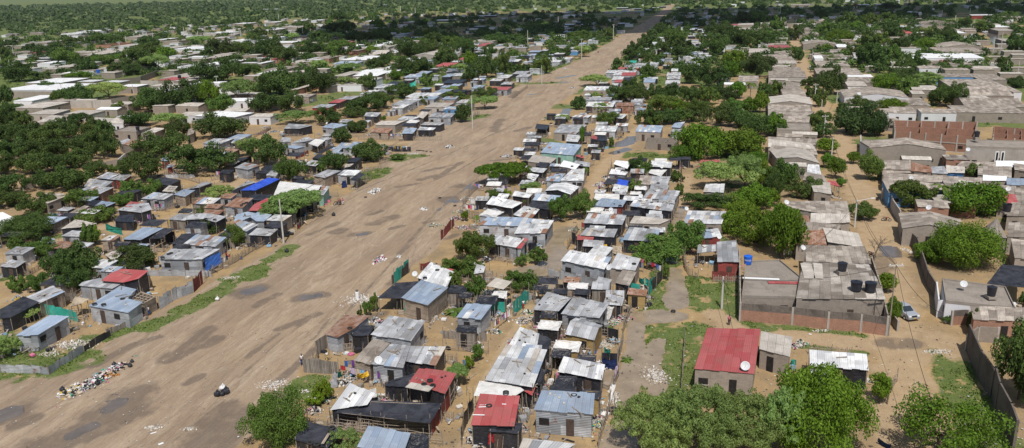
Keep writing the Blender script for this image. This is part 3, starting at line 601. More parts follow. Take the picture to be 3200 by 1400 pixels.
    look = f"{size} {rt}-roofed {wt+'-walled' if wt != 'open' else 'open'} {cat if kind != 'building' else 'house'}".strip().replace('no-roofed', 'roofless')
    if label: tag(root, label, cat, g)
    else: auto(root, look, cat, g)
    root['_d'] = dist; FOOT.append([(p.x, p.y) for p in P])
    if kind != 'building': SHACKS.append((root, L, dist, rz, soft))
    return root, [p+Vector((0, 0, rz(p)+.05)) for p in L], cen
def poly_house(line):
    a = line.split('|'); f = a[0].split(); T = f[0]; h = float(f[1]); rf, wl = f[2], f[3]; opts = f[4] if len(f) > 4 else ''
    pts = [tuple(map(float, q.split(','))) for q in a[1].split()]
    if len(pts) == 1:       # FLx FLy FRx ytop : rectangle along the local street direction
        x0, y0, x1, yt = pts[0]
        hd = RS if tp(T, x0, y0)[0] > 2250 else RW
        p0 = G(T, x0, y0, h); ux, uy = Vector((cos(hd), -sin(hd), 0)), Vector((sin(hd), cos(hd), 0))
        tx = tp(T, x1, y0)[0]; ty = tp(T, x0, yt)[1]
        def solve(dirv, idx, target):
            lo, hi = .3, 160.
            for _ in range(40):
                mid = (lo+hi)/2; v = proj(p0+dirv*mid)[idx]
                if (idx == 0 and v < target) or (idx == 1 and v > target): lo = mid
                else: hi = mid
            return lo
        w_ = min(60, max(2.5, solve(ux, 0, tx))); d = min(28 if wl in 'mPow' else 12, max(2.5, solve(uy, 1, ty)))
        P = [p0, p0+ux*w_, p0+ux*w_+uy*d, p0+uy*d]
    else:
        P = [G(T, x, y, h) for x, y in pts]
    return house(h, rf, wl, opts, P, a[2].strip() if len(a) > 2 and a[2].strip() else None)

# ---------------------------------------------------------------- trees
def leafset(rs, n_cl, n_leaf, ls, shape):
    """unit crown: x,y in -1..1, z 0..1 . returns verts, quads"""
    C_, Rr = [], []
    while len(C_) < n_cl:
        v = rs.normal(size=3); v /= np.linalg.norm(v)
        if shape == 'dome': 
            v[2] = abs(v[2]) if rs.rand() < .5 else v[2]*.8; rad = rs.uniform(.5, .86); c = np.array([v[0]*rad, v[1]*rad, .4+v[2]*rad*.5]); rr = rs.uniform(.15, .27)
        elif shape == 'flat':
            a = rs.uniform(0, 2*pi); q = math.sqrt(rs.rand())*.86; c = np.array([cos(a)*q, sin(a)*q, .62+.22*(1-q*q)+rs.uniform(-.16, .12)]); rr = rs.uniform(.14, .26)
        elif shape == 'round':
            rad = rs.uniform(.6, .74); c = np.array([v[0]*rad, v[1]*rad, .5+v[2]*rad*.5]); rr = rs.uniform(.28, .34)
        elif shape == 'tufts':
            rad = rs.uniform(.55, .97); v[2] = abs(v[2]) if rs.rand() < .75 else v[2]*.6; c = np.array([v[0]*rad, v[1]*rad, .42+v[2]*rad*.48]); rr = rs.uniform(.07, .15)
        elif shape == 'loose':
            rad = rs.uniform(.3, .95); c = np.array([v[0]*rad, v[1]*rad, .5+v[2]*rad*.45]); rr = rs.uniform(.12, .22)
        else:  # clumpy
            rad = rs.uniform(.4, .92); c = np.array([v[0]*rad, v[1]*rad, .5+v[2]*rad*.47]); rr = rs.uniform(.14, .29)
        if shape in ('clumpy', 'dome', 'loose') and rs.rand() < .16: c = c*np.array([1.17, 1.17, 1.12]); rr *= .75
        C_.append(c); Rr.append(rr)
    C_ = np.array(C_); Rr = np.array(Rr); asym = 1+.18*np.sin(np.arctan2(C_[:, 1], C_[:, 0])*rs.randint(1, 4)+rs.uniform(0, 6)); C_[:, :2] *= asym[:, None] if shape != 'round' else 1
    w_ = Rr**2; w_ /= w_.sum(); k = rs.choice(n_cl, n_leaf, p=w_); d = rs.normal(size=(n_leaf, 3)); d[:, 2] += .35; d /= np.linalg.norm(d, axis=1)[:, None]
    rad = Rr[k]*(1-.5*rs.rand(n_leaf)**2.2); flatz = .55 if shape in ('flat', 'tufts') else .8
    P = C_[k]+d*rad[:, None]*np.array([1, 1, flatz])
    nrm = d+rs.normal(size=(n_leaf, 3))*.55+np.array([0, 0, .25]); nrm /= np.linalg.norm(nrm, axis=1)[:, None]
    t = np.cross(nrm, rs.normal(size=(n_leaf, 3))); t /= np.linalg.norm(t, axis=1)[:, None]; b = np.cross(nrm, t)
    s = ls*rs.uniform(.6, 1.3, n_leaf)[:, None]; e = 2.2 if shape in ('flat',) else 1.5
    V = np.stack([P-t*s*e*.5, P+b*s*.42, P+t*s*e*.5, P-b*s*.42], 1).reshape(-1, 3)
    return V, np.arange(len(V)).reshape(-1, 4), C_
def trunk_mesh(rs, C_, n_limb, thick, mat):
    m = MB(); base = Vector((0, 0, -.12)); fork = Vector((rs.uniform(-.05, .05), rs.uniform(-.05, .05), rs.uniform(.16, .26)))
    m.bar(base, fork, thick, 7, r2=thick*.7)
    for i in rs.choice(len(C_), min(n_limb, len(C_)), replace=False):
        c = Vector(C_[i]); mid = fork.lerp(c, .5)+Vector((rs.uniform(-.06, .06), rs.uniform(-.06, .06), rs.uniform(-.08, .04)))
        m.bar(fork, mid, thick*.5, 5, r2=thick*.32); m.bar(mid, c, thick*.32, 4, r2=thick*.12)
    o = m.build('trunk', M['bark']); me = o.data; bpy.data.objects.remove(o); return me
SH = {'n': ('clumpy', 'leaf_dark'), 'N': ('clumpy', 'leaf_deep'), 'm': ('dome', 'leaf_bright'), 'M': ('clumpy', 'leaf_bright'), 'a': ('flat', 'leaf_olive'), 'f': ('flat', 'leaf_bright'), 'y': ('clumpy', 'leaf_yellow'), 'n2': ('clumpy', 'leaf_mid'), 'l': ('loose', 'leaf_mid'), 'L': ('loose', 'leaf_bright'), 's': ('clumpy', 'leaf_mid'), 'o': ('round', 'leaf_bright'), 'A': ('tufts', 'leaf_olive')}
T_TXT = {'n': 'dark green bushy tree', 'N': 'very dark dense tree', 'm': 'bright green domed tree', 'M': 'bright green clumpy tree', 'a': 'olive feathery spreading tree', 'f': 'flat-topped bright green tree', 'y': 'yellow-green small tree', 'n2': 'mid green leafy tree', 'l': 'loose open-crowned tree', 'L': 'light green open tree', 's': 'low leafy shrub', 'o': 'clipped round tree', 'A': 'olive green rounded tree'}
LODN = [(70, 26000, .030, 2), (42, 9000, .052, 3), (26, 3200, .088, 4), (18, 1500, .125, 3)]
PROTO = {}
def tree_proto(kind, lod, var):
    shp, mt = SH[kind]; key = (shp, lod, var)
    if key not in PROTO:
        nc, nl, ls, _ = LODN[lod]; rs = np.random.RandomState(hash_(shp)*100+lod*10+var)
        if shp == 'flat': ls *= .8; nc = int(nc*1.5); nl = int(nl*1.15)
        if shp == 'tufts': nc = int(nc*3.2); ls *= .8; nl = int(nl*1.25)
        if shp == 'loose': nl = int(nl*.30); ls *= 1.1
        if shp == 'clumpy': nc = int(nc*1.25)
        if shp == 'dome': nc = int(nc*1.7)
        V, F, C_ = leafset(rs, nc, nl, ls, shp)
        PROTO[key] = (V, F, trunk_mesh(rs, C_, 7, .045 if shp != 'round' else .06, None))
    if (key, mt) not in PROTO:
        V, F, tm = PROTO[key]; PROTO[key, mt] = npmesh('crown_leaves', V, F, [M[mt]])
    return PROTO[key, mt], PROTO[key][2]
def hash_(s): return sum(ord(c)*(i+3) for i, c in enumerate(s)) % 997
NT = 0
def tree_at(p, W_, H_, kind, label=None, px=None, far=False):
    global NT; NT += 1; r = random.Random(NT*17+3)
    d = depth(p); pxw = W_*FPX/d
    lod = 0 if pxw > 200 else (1 if pxw > 75 else (2 if pxw > 30 else 3))
    cm, tm = tree_proto(kind, lod, r.randrange(LODN[lod][3]))
    root = empty({'s': 'shrub', 'o': 'round_tree'}.get(kind, 'broadleaf_tree' if kind not in 'aA' else 'acacia_tree'), (p[0], p[1], 0), r.uniform(0, 6.28))
    c = link(bpy.data.objects.new('crown', cm), root); t = link(bpy.data.objects.new('trunk', tm), root)
    low = .12 if kind in 's' else (.02 if W_ > H_*1.1 else .10)
    if kind == 'o': low = .22
    if kind in 'af': low = .05
    c.scale = (W_/2, W_/2, H_*(1-low)); c.location.z = H_*low; t.scale = (min(W_/2, H_*.8), min(W_/2, H_*.8), H_)
    cat = 'shrub' if kind == 's' else 'tree'
    size = '' if pxw < 120 else 'large '
    if label: tag(root, label, cat, 'trees between the houses')
    else: auto(root, size+T_TXT[kind], cat, 'trees between the houses' if kind != 's' else 'shrubs beside the houses', px)
    return root
def tree_px(T, cx, yt, yb, w_, kind, label=None):
    px, py = tp(T, cx, yb); _, pt = tp(T, cx, yt); sc_ = TILES[T][2]; g = unproj(px, py); d = depth(g); W_ = w_/sc_*d/FPX
    el = math.atan2(CAM_H, math.hypot(g.x, g.y)); ext = (py-pt)*d/FPX
    # visible vertical extent = H cos(el) + part of the crown depth * sin(el)
    kk = .5 if kind not in 'af' else .75
    H_ = max(ext*.4, (ext-kk*W_*sin(el)*.9)/max(.3, cos(el))); H_ = min(max(H_*1.12, W_*.38 if kind not in 's' else 1.), 13.); W_ *= 1.2 if kind not in 'oOa' else 1.05
    if kind == 's': H_ = min(H_, 3)
    fw = Vector((g.x, g.y, 0)).normalized(); back = W_*.33 if kind not in 'o' else .0
    g = g+fw*back; W_ *= (d+back)/d
    return tree_at(g, W_, H_, kind, label, ((px), (pt+py)/2))
def palm(T, x, yb, h, s=2.2, label='', kind='palm_tree', nfr=13, cat='palm'):
    g = G(T, x, yb); r = random.Random(int(x)); root = empty(kind, (g.x, g.y, 0)); tm = MB(); tm.bar((0, 0, -.2), (.15, .1, h), .14 if kind == 'palm_tree' else .07, 7, r2=.1 if kind == 'palm_tree' else .05); tm.build('trunk', M['bark'], root)
    for i in range(nfr):
        a = 2*pi*i/nfr+r.uniform(-.2, .2); up = r.uniform(.1, 1.1); fm = MB(); prev = None; n_ = 7
        for k in range(n_+1):
            t = k/n_; rad = s*t; z = h+up*s*.5*t-s*.55*t*t*(1.6-up*.5); c = Vector((cos(a)*rad+.15, sin(a)*rad+.1, z)); wd = s*.16*sin(pi*min(1, t*.85+.12)); side = Vector((-sin(a), cos(a), -.35))
            cur = (c-side*Vector((wd, wd, wd)).x, c, c+Vector((sin(a), -cos(a), -.35))*wd)
            if prev: fm.poly([prev[1], cur[1], c+Vector((-sin(a), cos(a), -.35))*wd, prev[3]]); fm.poly([prev[1], prev[2], cur[2], cur[1]])
            prev = (cur[0], cur[1], cur[2], c+Vector((-sin(a), cos(a), -.35))*wd)
        fm.build('frond', M['leaf_mid'], root)
    tag(root, label, cat); return root

# ---------------------------------------------------------------- small things
def tyre(p, r_=.33, rz=0, z=0.):
    m = MB(); prof = [(r_*.58, -.07), (r_*.8, -.1), (r_, -.07), (r_, .07), (r_*.8, .1), (r_*.58, .07), (r_*.58, -.07)]
    m.lathe(prof, (0, 0, 0), 14); o = m.build('tyre', M['rubber'], smooth=True); o.location = (p[0], p[1], z+.1); return o
TY = None
def put_tyre(T, x, y, z, what, px=None):
    global TY
    g = G(T, x, y, z)
    if TY is None: o = TY = tyre(g, .36, z=z)
    else: o = TY.copy(); COL.objects.link(o); o.location = (g.x, g.y, z+.1)
    auto(o, 'old black tyre '+what, 'tyre', 'old tyres weighing roofs and lying about', tp(T, x, y)); return o
def pole(T, xb, yb, xt, yt, what='concrete utility pole', arm=True, lamp=0, px=None, label=None, wood=False):
    g = G(T, xb, yb); d = depth(g); h = (yb-yt)/TILES[T][2]*d/FPX/cos(math.atan2(CAM_H, math.hypot(g.x, g.y)))*.98; h = min(13, max(5., h))
    root = empty('utility_pole' if not lamp else 'street_lamp', (g.x, g.y, 0)); m = MB(); rb = .19 if not wood else .11; fat = max(1., d/420)
    m.bar((0, 0, -.3), (0, 0, h), rb*fat, 8, r2=rb*.6*fat); m.build('pole', M['post_wood' if wood else 'pole_concrete'], root)
    if arm and d < 700:
        a = MB(); a.box((0, 0, h-.5), (2.0, .12, .14)); a.build('crossarm', M['pole_concrete'], root)
        for q in (-.8, 0, .8): i_ = MB(); i_.lathe([(.0, .2), (.06, .18), (.09, .1), (.05, 0)], (q, 0, h-.43), 6); i_.build('insulator', M['white_paint'], root)
        if not wood: 
            b = MB(); b.lathe([(0, .7), (.22, .66), (.25, .1), (0, 0)], (.35, 0, h-2.4), 8); b.build('transformer', M['dish_grey'], root) if rnd.random() < .25 else None
    if lamp:
        a = MB(); a.bar((0, 0, h-.3), (lamp, -.2, h+.25), .05, 6); ar = a.build('arm', M['dish_grey'], root); l_ = MB(); l_.box((lamp*1.12, -.22, h+.27), (.7, .26, .14)); l_.build('lamp_head', M['white_paint'], ar)
    if label: tag(root, label, 'utility pole' if not lamp else 'street lamp', 'utility poles of the settlement')
    else: auto(root, what, 'utility pole', 'utility poles of the settlement', tp(T, xb, yb))
    return root, Vector((g.x, g.y, h-.4))
def wire(a, b, sag=.8, label='thin dark cable strung between poles'):
    m = MB(); pts = [a.lerp(b, i/10)-Vector((0, 0, sag*4*(i/10)*(1-i/10))) for i in range(11)]; c = (a+b)/2
    for p, q in zip(pts, pts[1:]): m.bar(p-a, q-a, .03, 3)
    o = m.build('power_cable', M['cable']); o.location = a; auto(o, label, 'cable', 'power cables over the streets', proj(c)); return o
def fence(T, pts, h, kind, label=None):
    """kind: d sticks, z tin, k black plastic, r red tin, g green net, m block, o brick, w white wall, p boards, e rails"""
    P = [G(T, *map(float, p.split(','))) for p in pts.split()]; o0 = P[0]; r = random.Random(int(abs(P[0].x*10)))
    nm = {'d': 'stick_fence', 'z': 'tin_fence', 'k': 'plastic_fence', 'r': 'red_tin_fence', 'g': 'net_fence', 'm': 'block_wall', 'o': 'brick_wall', 'w': 'plastered_wall', 'p': 'board_fence', 'e': 'rail_fence', 'P': 'plastered_wall', 'S': 'block_wall'}[kind]
    root = empty(nm, o0); pan = MB(); pos = MB(); npost = 0; per = 0; posts = []
    for a, b in zip(P, P[1:]):
        a, b = a-o0, b-o0; L_ = (b-a).length; ang = math.atan2((b-a).y, (b-a).x); 
        if kind in 'mowPS':
            th = .18; hb = h*.62 if kind == 'o' else h; pan.box((a+b)/2+Vector((0, 0, hb/2-.15)), (L_+th*.5, th, hb+.3), ang)
            if kind == 'o': top_ = MB() if not posts else top_; top_.box((a+b)/2+Vector((0, 0, (hb+h)/2)), (L_+th*.5, th+.02, h-hb), ang)
            nn = max(1, int(L_/4))
            for i in range(nn+1):
                c = a.lerp(b, i/nn); posts.append((c, ang))
        elif kind in 'de':
            if kind == 'd':
                n_ = int(L_/(.16 if depth(a+o0) < 190 else .4)); 
                for i in range(n_):
                    c = a.lerp(b, (i+r.random()*.6)/n_); hh = h*r.uniform(.72, 1.15); t = Vector((r.uniform(-.07, .07), r.uniform(-.07, .07), hh)); w2 = .05 if depth(a+o0) < 190 else .11; e = (b-a).normalized()*w2
                    pan.poly([c-e, c+e, c+t+e*.7, c+t-e*.7], [(0, 0), (.1, 0), (.1, hh), (0, hh)])
            for z in ((.3, .75) if kind == 'd' else (.2, .45, .7, .95)):
                n_ = max(1, int(L_/1.3))
                for i in range(n_): pan.bar(a.lerp(b, i/n_)+Vector((0, 0, z*h+r.uniform(-.08, .08))), a.lerp(b, (i+1)/n_)+Vector((0, 0, z*h+r.uniform(-.08, .08))), .035, 4)
            n_ = max(1, int(L_/1.9))
            for i in range(n_+1): posts.append((a.lerp(b, i/n_), ang))
        else:
            n_ = max(1, int(L_/.95))
            for i in range(n_):
                c0, c1 = a.lerp(b, i/n_), a.lerp(b, (i+1)/n_); off = Vector((r.uniform(-.05, .05), r.uniform(-.05, .05), 0)); h0, h1 = h*r.uniform(.82, 1.1), h*r.uniform(.82, 1.1)
                if kind in 'kg': h1 = h0; s0 = h*r.uniform(.0, .12)
                pan.poly([c0+off, c1+off, c1+off+Vector((0, 0, h1)), c0+off+Vector((0, 0, h0))], [(per+i*.95, 0), (per+i*.95+.95, 0), (per+i*.95+.95, h1), (per+i*.95, h0)])
            n_ = max(1, int(L_/2.2))
            for i in range(n_+1): posts.append((a.lerp(b, i/n_), ang))
        per += L_
    mat = {'d': 'stick_wall', 'z': 'tin_wall', 'k': 'black_plastic', 'r': 'red_wall', 'g': 'green_netting', 'm': 'concrete_block', 'o': 'red_brick', 'w': 'white_plaster', 'p': 'board_wall', 'e': 'post_wood', 'P': 'pale_plaster', 'S': 'stained_block'}[kind]
    pan.build('panel', M[mat], root); dd = depth(o0)
    if kind == 'o': top_.build('coping', M['stained_block'], root)
    if kind in 'mowPS':
        if dd < 330:
            for c, ang in posts[:90]: q = MB(); q.box(c+Vector((0, 0, h/2)), (.26, .26, h+.06), ang); q.build('pillar', M['pale_plaster' if kind not in 'wS' else ('white_plaster' if kind == 'w' else 'stained_block')], root)
    elif dd < 330:
        for c, ang in posts[:90]:
            q = MB(); hh = h*r.uniform(1.05, 1.5); q.bar(c+Vector((0, 0, -.2)), c+Vector((r.uniform(-.12, .12), r.uniform(-.12, .12), hh)), .045); q.build('post', M['post_wood'], root)
    F_TXT = {'d': 'rough fence of upright sticks', 'z': 'fence of grey tin sheets', 'k': 'fence wrapped in black plastic', 'r': 'fence of dark red tin', 'g': 'fence of green netting', 'm': 'grey block wall', 'o': 'brick wall', 'w': 'white plastered wall', 'p': 'weathered board fence', 'e': 'rail fence of crooked branches', 'P': 'tan plastered wall', 'S': 'dark stained block wall'}
    c = (P[0]+P[-1])/2
    if label: tag(root, label, 'wall' if kind in 'mowPS' else 'fence', 'fences and walls of the yards')
    else: auto(root, F_TXT[kind], 'wall' if kind in 'mowPS' else 'fence', 'fences and walls of the yards', proj(c))
    return root
def dish(T, x, y, z, s=.42):
    g = G(T, x, y, z); root = empty('satellite_dish', g, rnd.uniform(-.6, .6)); q = Vector((-.2, -.8, .62)).to_track_quat('Z', 'Y'); m = MB()
    m.lathe([(0, -.07), (s*.5, -.04), (s*.85, .03), (s, .09), (s*.98, .1), (s*.8, .045), (0, -.05)], (0, 0, .55), 14, q=q); m.build('reflector', M['dish_grey'], root, smooth=True)
    m = MB(); m.bar((0, 0, -.35), (0, 0, .5), .03, 5); m.build('mast', M['dish_grey'], root); m = MB(); m.bar((0, 0, .4), Vector((0, 0, .55))+q@Vector((0, 0, .5)), .018, 4); m.build('feed_arm', M['dish_grey'], root)
    auto(root, 'round grey satellite dish', 'satellite dish', 'satellite dishes on roofs', tp(T, x, y)); return root
def tank(T, x, y, z, r_, h, col='tank_black', label=None, legs=0., taper=.85, lid=True):
    g = G(T, x, y, z); root = empty('water_tank', g); m = MB()
    m.lathe([(0, 0), (r_*taper, 0), (r_*(taper+.05), h*.3), (r_*.97, h*.62), (r_, h*.9), (r_*1.03, h*.93), (r_*1.03, h)], (0, 0, 0), 18); m.build('body', M[col], root, smooth=False)
    if lid: m = MB(); m.lathe([(r_*1.06, h-.02), (r_*1.06, h+.05), (r_*.5, h+.16), (r_*.25, h+.2), (r_*.22, h+.28), (0, h+.28)], (0, 0, 0), 18); m.build('lid', M[col], root)
    if legs > 0: m = MB(); m.box((0, 0, -legs/2-.02), (r_*1.9, r_*1.9, legs)); m.build('stand', M['concrete_block'], root)
    if label: tag(root, label, 'water tank', 'water tanks')
    else: auto(root, 'black plastic water tank', 'water tank', 'water tanks', tp(T, x, y))
    return root
def heap(T, x, y, rx, ry, n_, label, cols=('white', 'black', 'grey', 'pink', 'beige', 'yellow', 'blue'), cat='rubbish heap', hgt=.35, name='rubbish_heap', szr=(.12, .4), ang=0., kind='stuff', rock=0.):
    g = G(T, x, y); r = random.Random(int(x*7+y)); m = MB(); names = list(cols); mats = [M['cloth_'+c] for c in names]+[M['rubble'], M['post_wood']]; ca, sa = cos(ang), sin(ang)
    for i in range(n_):
        a, b = r.gauss(0, .42), r.gauss(0, .42); px_, py_ = (a*rx), (b*ry); X, Y = px_*ca-py_*sa, px_*sa+py_*ca; z = max(.02, hgt*math.exp(-(a*a+b*b)*2.5)*r.random())
        mi = r.randrange(len(names)) if r.random() > rock else (len(names)+(r.random() < .15)); s = r.uniform(*szr)
        # crumpled lump
        pts = [Vector((r.gauss(0, 1), r.gauss(0, 1), r.gauss(0, .7))).normalized()*s*r.uniform(.6, 1.) for _ in range(7)]
        bm = bmesh.new(); vs = [bm.verts.new(p) for p in pts]; 
        try:
            bmesh.ops.convex_hull(bm, input=vs)
            for f in bm.faces: m.poly([Vector((X, Y, z))+v.co*Vector((1, 1, 1)).x for v in f.verts], None, mi)
        except Exception: pass
        bm.free()
    o = m.build(name, mats); o.location = (g.x, g.y, 0); tag(o, label, cat, None, kind) if kind else tag(o, label, cat); return o
def bag(T, x, y, s, col, label, z=0.):
    g = G(T, x, y); r = random.Random(int(x+y)); bm = bmesh.new(); bmesh.ops.create_icosphere(bm, subdivisions=3, radius=s)
    for v in bm.verts:
        n_ = math.sin(v.co.x*9/s*.5+r.random())*.08+math.sin(v.co.y*7/s+v.co.z*5/s)*.07; v.co *= 1+n_; v.co.z *= .75 if v.co.z < 0 else 1.0
        if v.co.z > s*.7: v.co.z += (v.co.z-s*.7)*1.5; v.co.x *= .6; v.co.y *= .6
    me = bpy.data.meshes.new('rubbish_bag'); bm.to_mesh(me); bm.free(); me.materials.append(M[col]); o = link(bpy.data.objects.new('rubbish_bag', me)); o.location = (g.x, g.y, s*.7+z); tag(o, label, 'rubbish bag', 'tied rubbish bags'); return o
GARM = ['white', 'pink', 'lightblue', 'white', 'red', 'navy', 'lilac', 'white', 'blue', 'purple', 'beige', 'yellow', 'grey']
def clothesline(T, x0, y0, x1, y1, n_, h=1.7, cols=GARM, where=''):
    a, b = G(T, x0, y0), G(T, x1, y1); root = empty('clothesline', a); d = b-a; L_ = d.length
    for p in (Vector(), d): m = MB(); m.bar(p, p+Vector((0, 0, h+.1)), .045); m.build('post', M['post_wood'], root)
    m = MB(); m.bar(Vector((0, 0, h)), d+Vector((0, 0, h)), .012, 3); m.build('line', M['cable'], root)
    auto(root, 'clothesline on two sticks', 'clothesline', 'clotheslines', proj((a+b)/2)); r = random.Random(int(x0*3+y0)); u = d.normalized(); nv = Vector((-u.y, u.x, 0))
    for i in range(n_):
        s = (i+.5)/n_*L_; w_ = min(L_/n_*.9, r.uniform(.4, 1.1)); hh = r.uniform(.4, 1.1); c = cols[r.randrange(len(cols))]; m = MB(); q = 4
        for k in range(q):
            u0, u1 = -w_/2+w_*k/q, -w_/2+w_*(k+1)/q; o0, o1 = .05*math.sin(k*2.1), .05*math.sin((k+1)*2.1); ta = .0
            m.poly([u*u0+nv*o0*2+Vector((0, 0, -hh*r.uniform(.93, 1))), u*u1+nv*o1*2+Vector((0, 0, -hh)), u*u1+nv*o1, u*u0+nv*o0])
        o = m.build('garment', M['cloth_'+c]); o.location = a+u*s+Vector((0, 0, h)); auto(o, f"{c.replace('lightblue','light blue')} garment hanging on a line", 'laundry', 'laundry drying on lines and fences', proj(o.location))
def sheet(T, pts, z0s, mat, name, label, cat='tarp', sub=6, sag=.2):
    """hanging or draped cloth between four world points given by pixel + height"""
    Q = [G(T, *map(float, p.split(',')), z) for p, z in zip(pts.split(), z0s)]; r = random.Random(len(label)); o0 = Q[0]; m = MB(); tb = {}
    for i in range(sub+1):
        for j in range(sub+1):
            s, t = i/sub, j/sub; p = Q[0]*(1-s)*(1-t)+Q[1]*s*(1-t)+Q[2]*s*t+Q[3]*(1-s)*t; tb[i, j] = p-o0+Vector((r.uniform(-.05, .05), r.uniform(-.08, .08), -sag*sin(pi*s)*sin(pi*(.5 if t == 1 or t == 0 else t))*(1 if 0 < i < sub else 0)+r.uniform(-.04, .04)))
    for i in range(sub):
        for j in range(sub): m.poly([tb[i, j], tb[i+1, j], tb[i+1, j+1], tb[i, j+1]])
    o = m.build(name, M[mat]); o.location = o0; tag(o, label, cat); return o
def person(T, x, y, face, shirt, trous, label, pose='walk', h=1.66, z=0., hairc='hair', sleeve=True, at=None):
    """one skinned body; clothes and hair are its children. face = heading in radians"""
    g = G(T, x, y) if at is None else at; s = h/1.7; root = None
    st = {'walk': .16, 'stand': .05, 'sit': .0}[pose]; hip = .9
    J = {'pel': (0, 0, hip), 'chest': (0, .01, 1.25), 'neck': (0, 0, 1.43), 'head': (0, .02, 1.60)}
    if pose == 'sit':
        J = {k: (v[0], v[1], v[2]-.42) for k, v in J.items()}; lk, lf = ((.12, .42, .5), (.12, .45, .08)), ((-.12, .42, .5), (-.14, .42, .08))
    else: lk, lf = ((.1, st*.7+.03, .48), (.11, st, .07)), ((-.1, -st*.3+.04, .48), (-.11, -st*1.2, .07))
    cz = J['chest'][2]
    arms = {'walk': (((.23, -.08, 1.12), (.24, .06, .9)), ((-.23, .04, 1.12), (-.25, .18, .94))), 'stand': (((.22, .0, 1.1), (.2, .14, .9)), ((-.22, 0, 1.1), (-.2, .16, .92))), 'sit': (((.22, .1, .72), (.15, .34, .6)), ((-.22, .1, .72), (-.15, .34, .6)))}[pose]
    def skin(verts, edges, rad, name, mat, sub=1, parent=None):
        me = bpy.data.meshes.new(name); me.from_pydata([Vector(v)*s for v in verts], edges, []); o = bpy.data.objects.new(name, me); COL.objects.link(o)
        md = o.modifiers.new('s', 'SKIN'); 
        for i, rr in enumerate(rad): me.skin_vertices[0].data[i].radius = (rr[0]*s, rr[1]*s)
        me.skin_vertices[0].data[0].use_root = True; o.modifiers.new('d', 'SUBSURF').levels = sub; o.modifiers['d'].render_levels = sub
        dg = bpy.context.evaluated_depsgraph_get(); m2 = bpy.data.meshes.new_from_object(o.evaluated_get(dg)); bpy.data.objects.remove(o); m2.materials.clear(); m2.materials.append(M[mat])
        for f in m2.polygons: f.use_smooth = True
        o = bpy.data.objects.new(name, m2); link(o, parent); return o
    V = [J['pel'], J['chest'], J['neck'], J['head'], (J['head'][0], J['head'][1]+.02, J['head'][2]+.1)]; E = [(0, 1), (1, 2), (2, 3), (3, 4)]; Rr = [(.13, .1), (.15, .1), (.055, .055), (.095, .1), (.07, .08)]
    for sg, a in ((1, arms[0]), (-1, arms[1])):
        b = len(V); V += [(sg*.18, 0, cz+.12), a[0], a[1], (a[1][0], a[1][1]+.03, a[1][2]-.1)]; E += [(1, b), (b, b+1), (b+1, b+2), (b+2, b+3)]; Rr += [(.055, .055), (.04, .04), (.028, .028), (.035, .02)]
        for k in range(3): V.append((a[1][0]+(k-1)*.022, a[1][1]+.05, a[1][2]-.17)); E.append((b+3, len(V)-1)); Rr.append((.01, .01))
    for (kn, ft) in (lk, lf):
        b = len(V); V += [(kn[0], 0, J['pel'][2]-.06), kn, ft, (ft[0], ft[1]+.16, .04)]; E += [(0, b), (b, b+1), (b+1, b+2), (b+2, b+3)]; Rr += [(.085, .09), (.055, .058), (.038, .038), (.04, .03)]
    root = skin(V, E, Rr, 'person', 'skin'); root.location = (g.x, g.y, z); root.rotation_euler.z = -face
    # shirt
    Vs = [(J['pel'][0], J['pel'][1], J['pel'][2]+.05), J['chest'], (0, 0, J['neck'][2]-.03)]; Es = [(0, 1), (1, 2)]; Rs = [(.16, .125), (.175, .125), (.07, .07)]
    for sg, a in ((1, arms[0]), (-1, arms[1])): b = len(Vs); mid = tuple((p+q)/2 for p, q in zip((sg*.18, 0, cz+.12), a[0])); Vs += [(sg*.18, 0, cz+.12), mid]; Es += [(1, b), (b, b+1)]; Rs += [(.075, .075), (.068, .068)]
    skin(Vs, Es, Rs, 'shirt', shirt, parent=root)
    Vt = [J['pel']]; Et = []; Rt_ = [(.15, .12)]
    for (kn, ft) in (lk, lf): b = len(Vt); end = tuple(p*.25+q*.75 for p, q in zip(kn, ft)); Vt += [(kn[0], 0, J['pel'][2]-.08), kn, end]; Et += [(0, b), (b, b+1), (b+1, b+2)]; Rt_ += [(.1, .105), (.073, .075), (.058, .058)]
    skin(Vt, Et, Rt_, 'trousers', trous, parent=root)
    hh = J['head']; skin([(0, hh[1]-.03, hh[2]+.02), (0, hh[1]-.015, hh[2]+.13)], [(0, 1)], [(.1, .1), (.085, .085)], 'hair', hairc, parent=root)
    tag(root, label, 'person'); return root
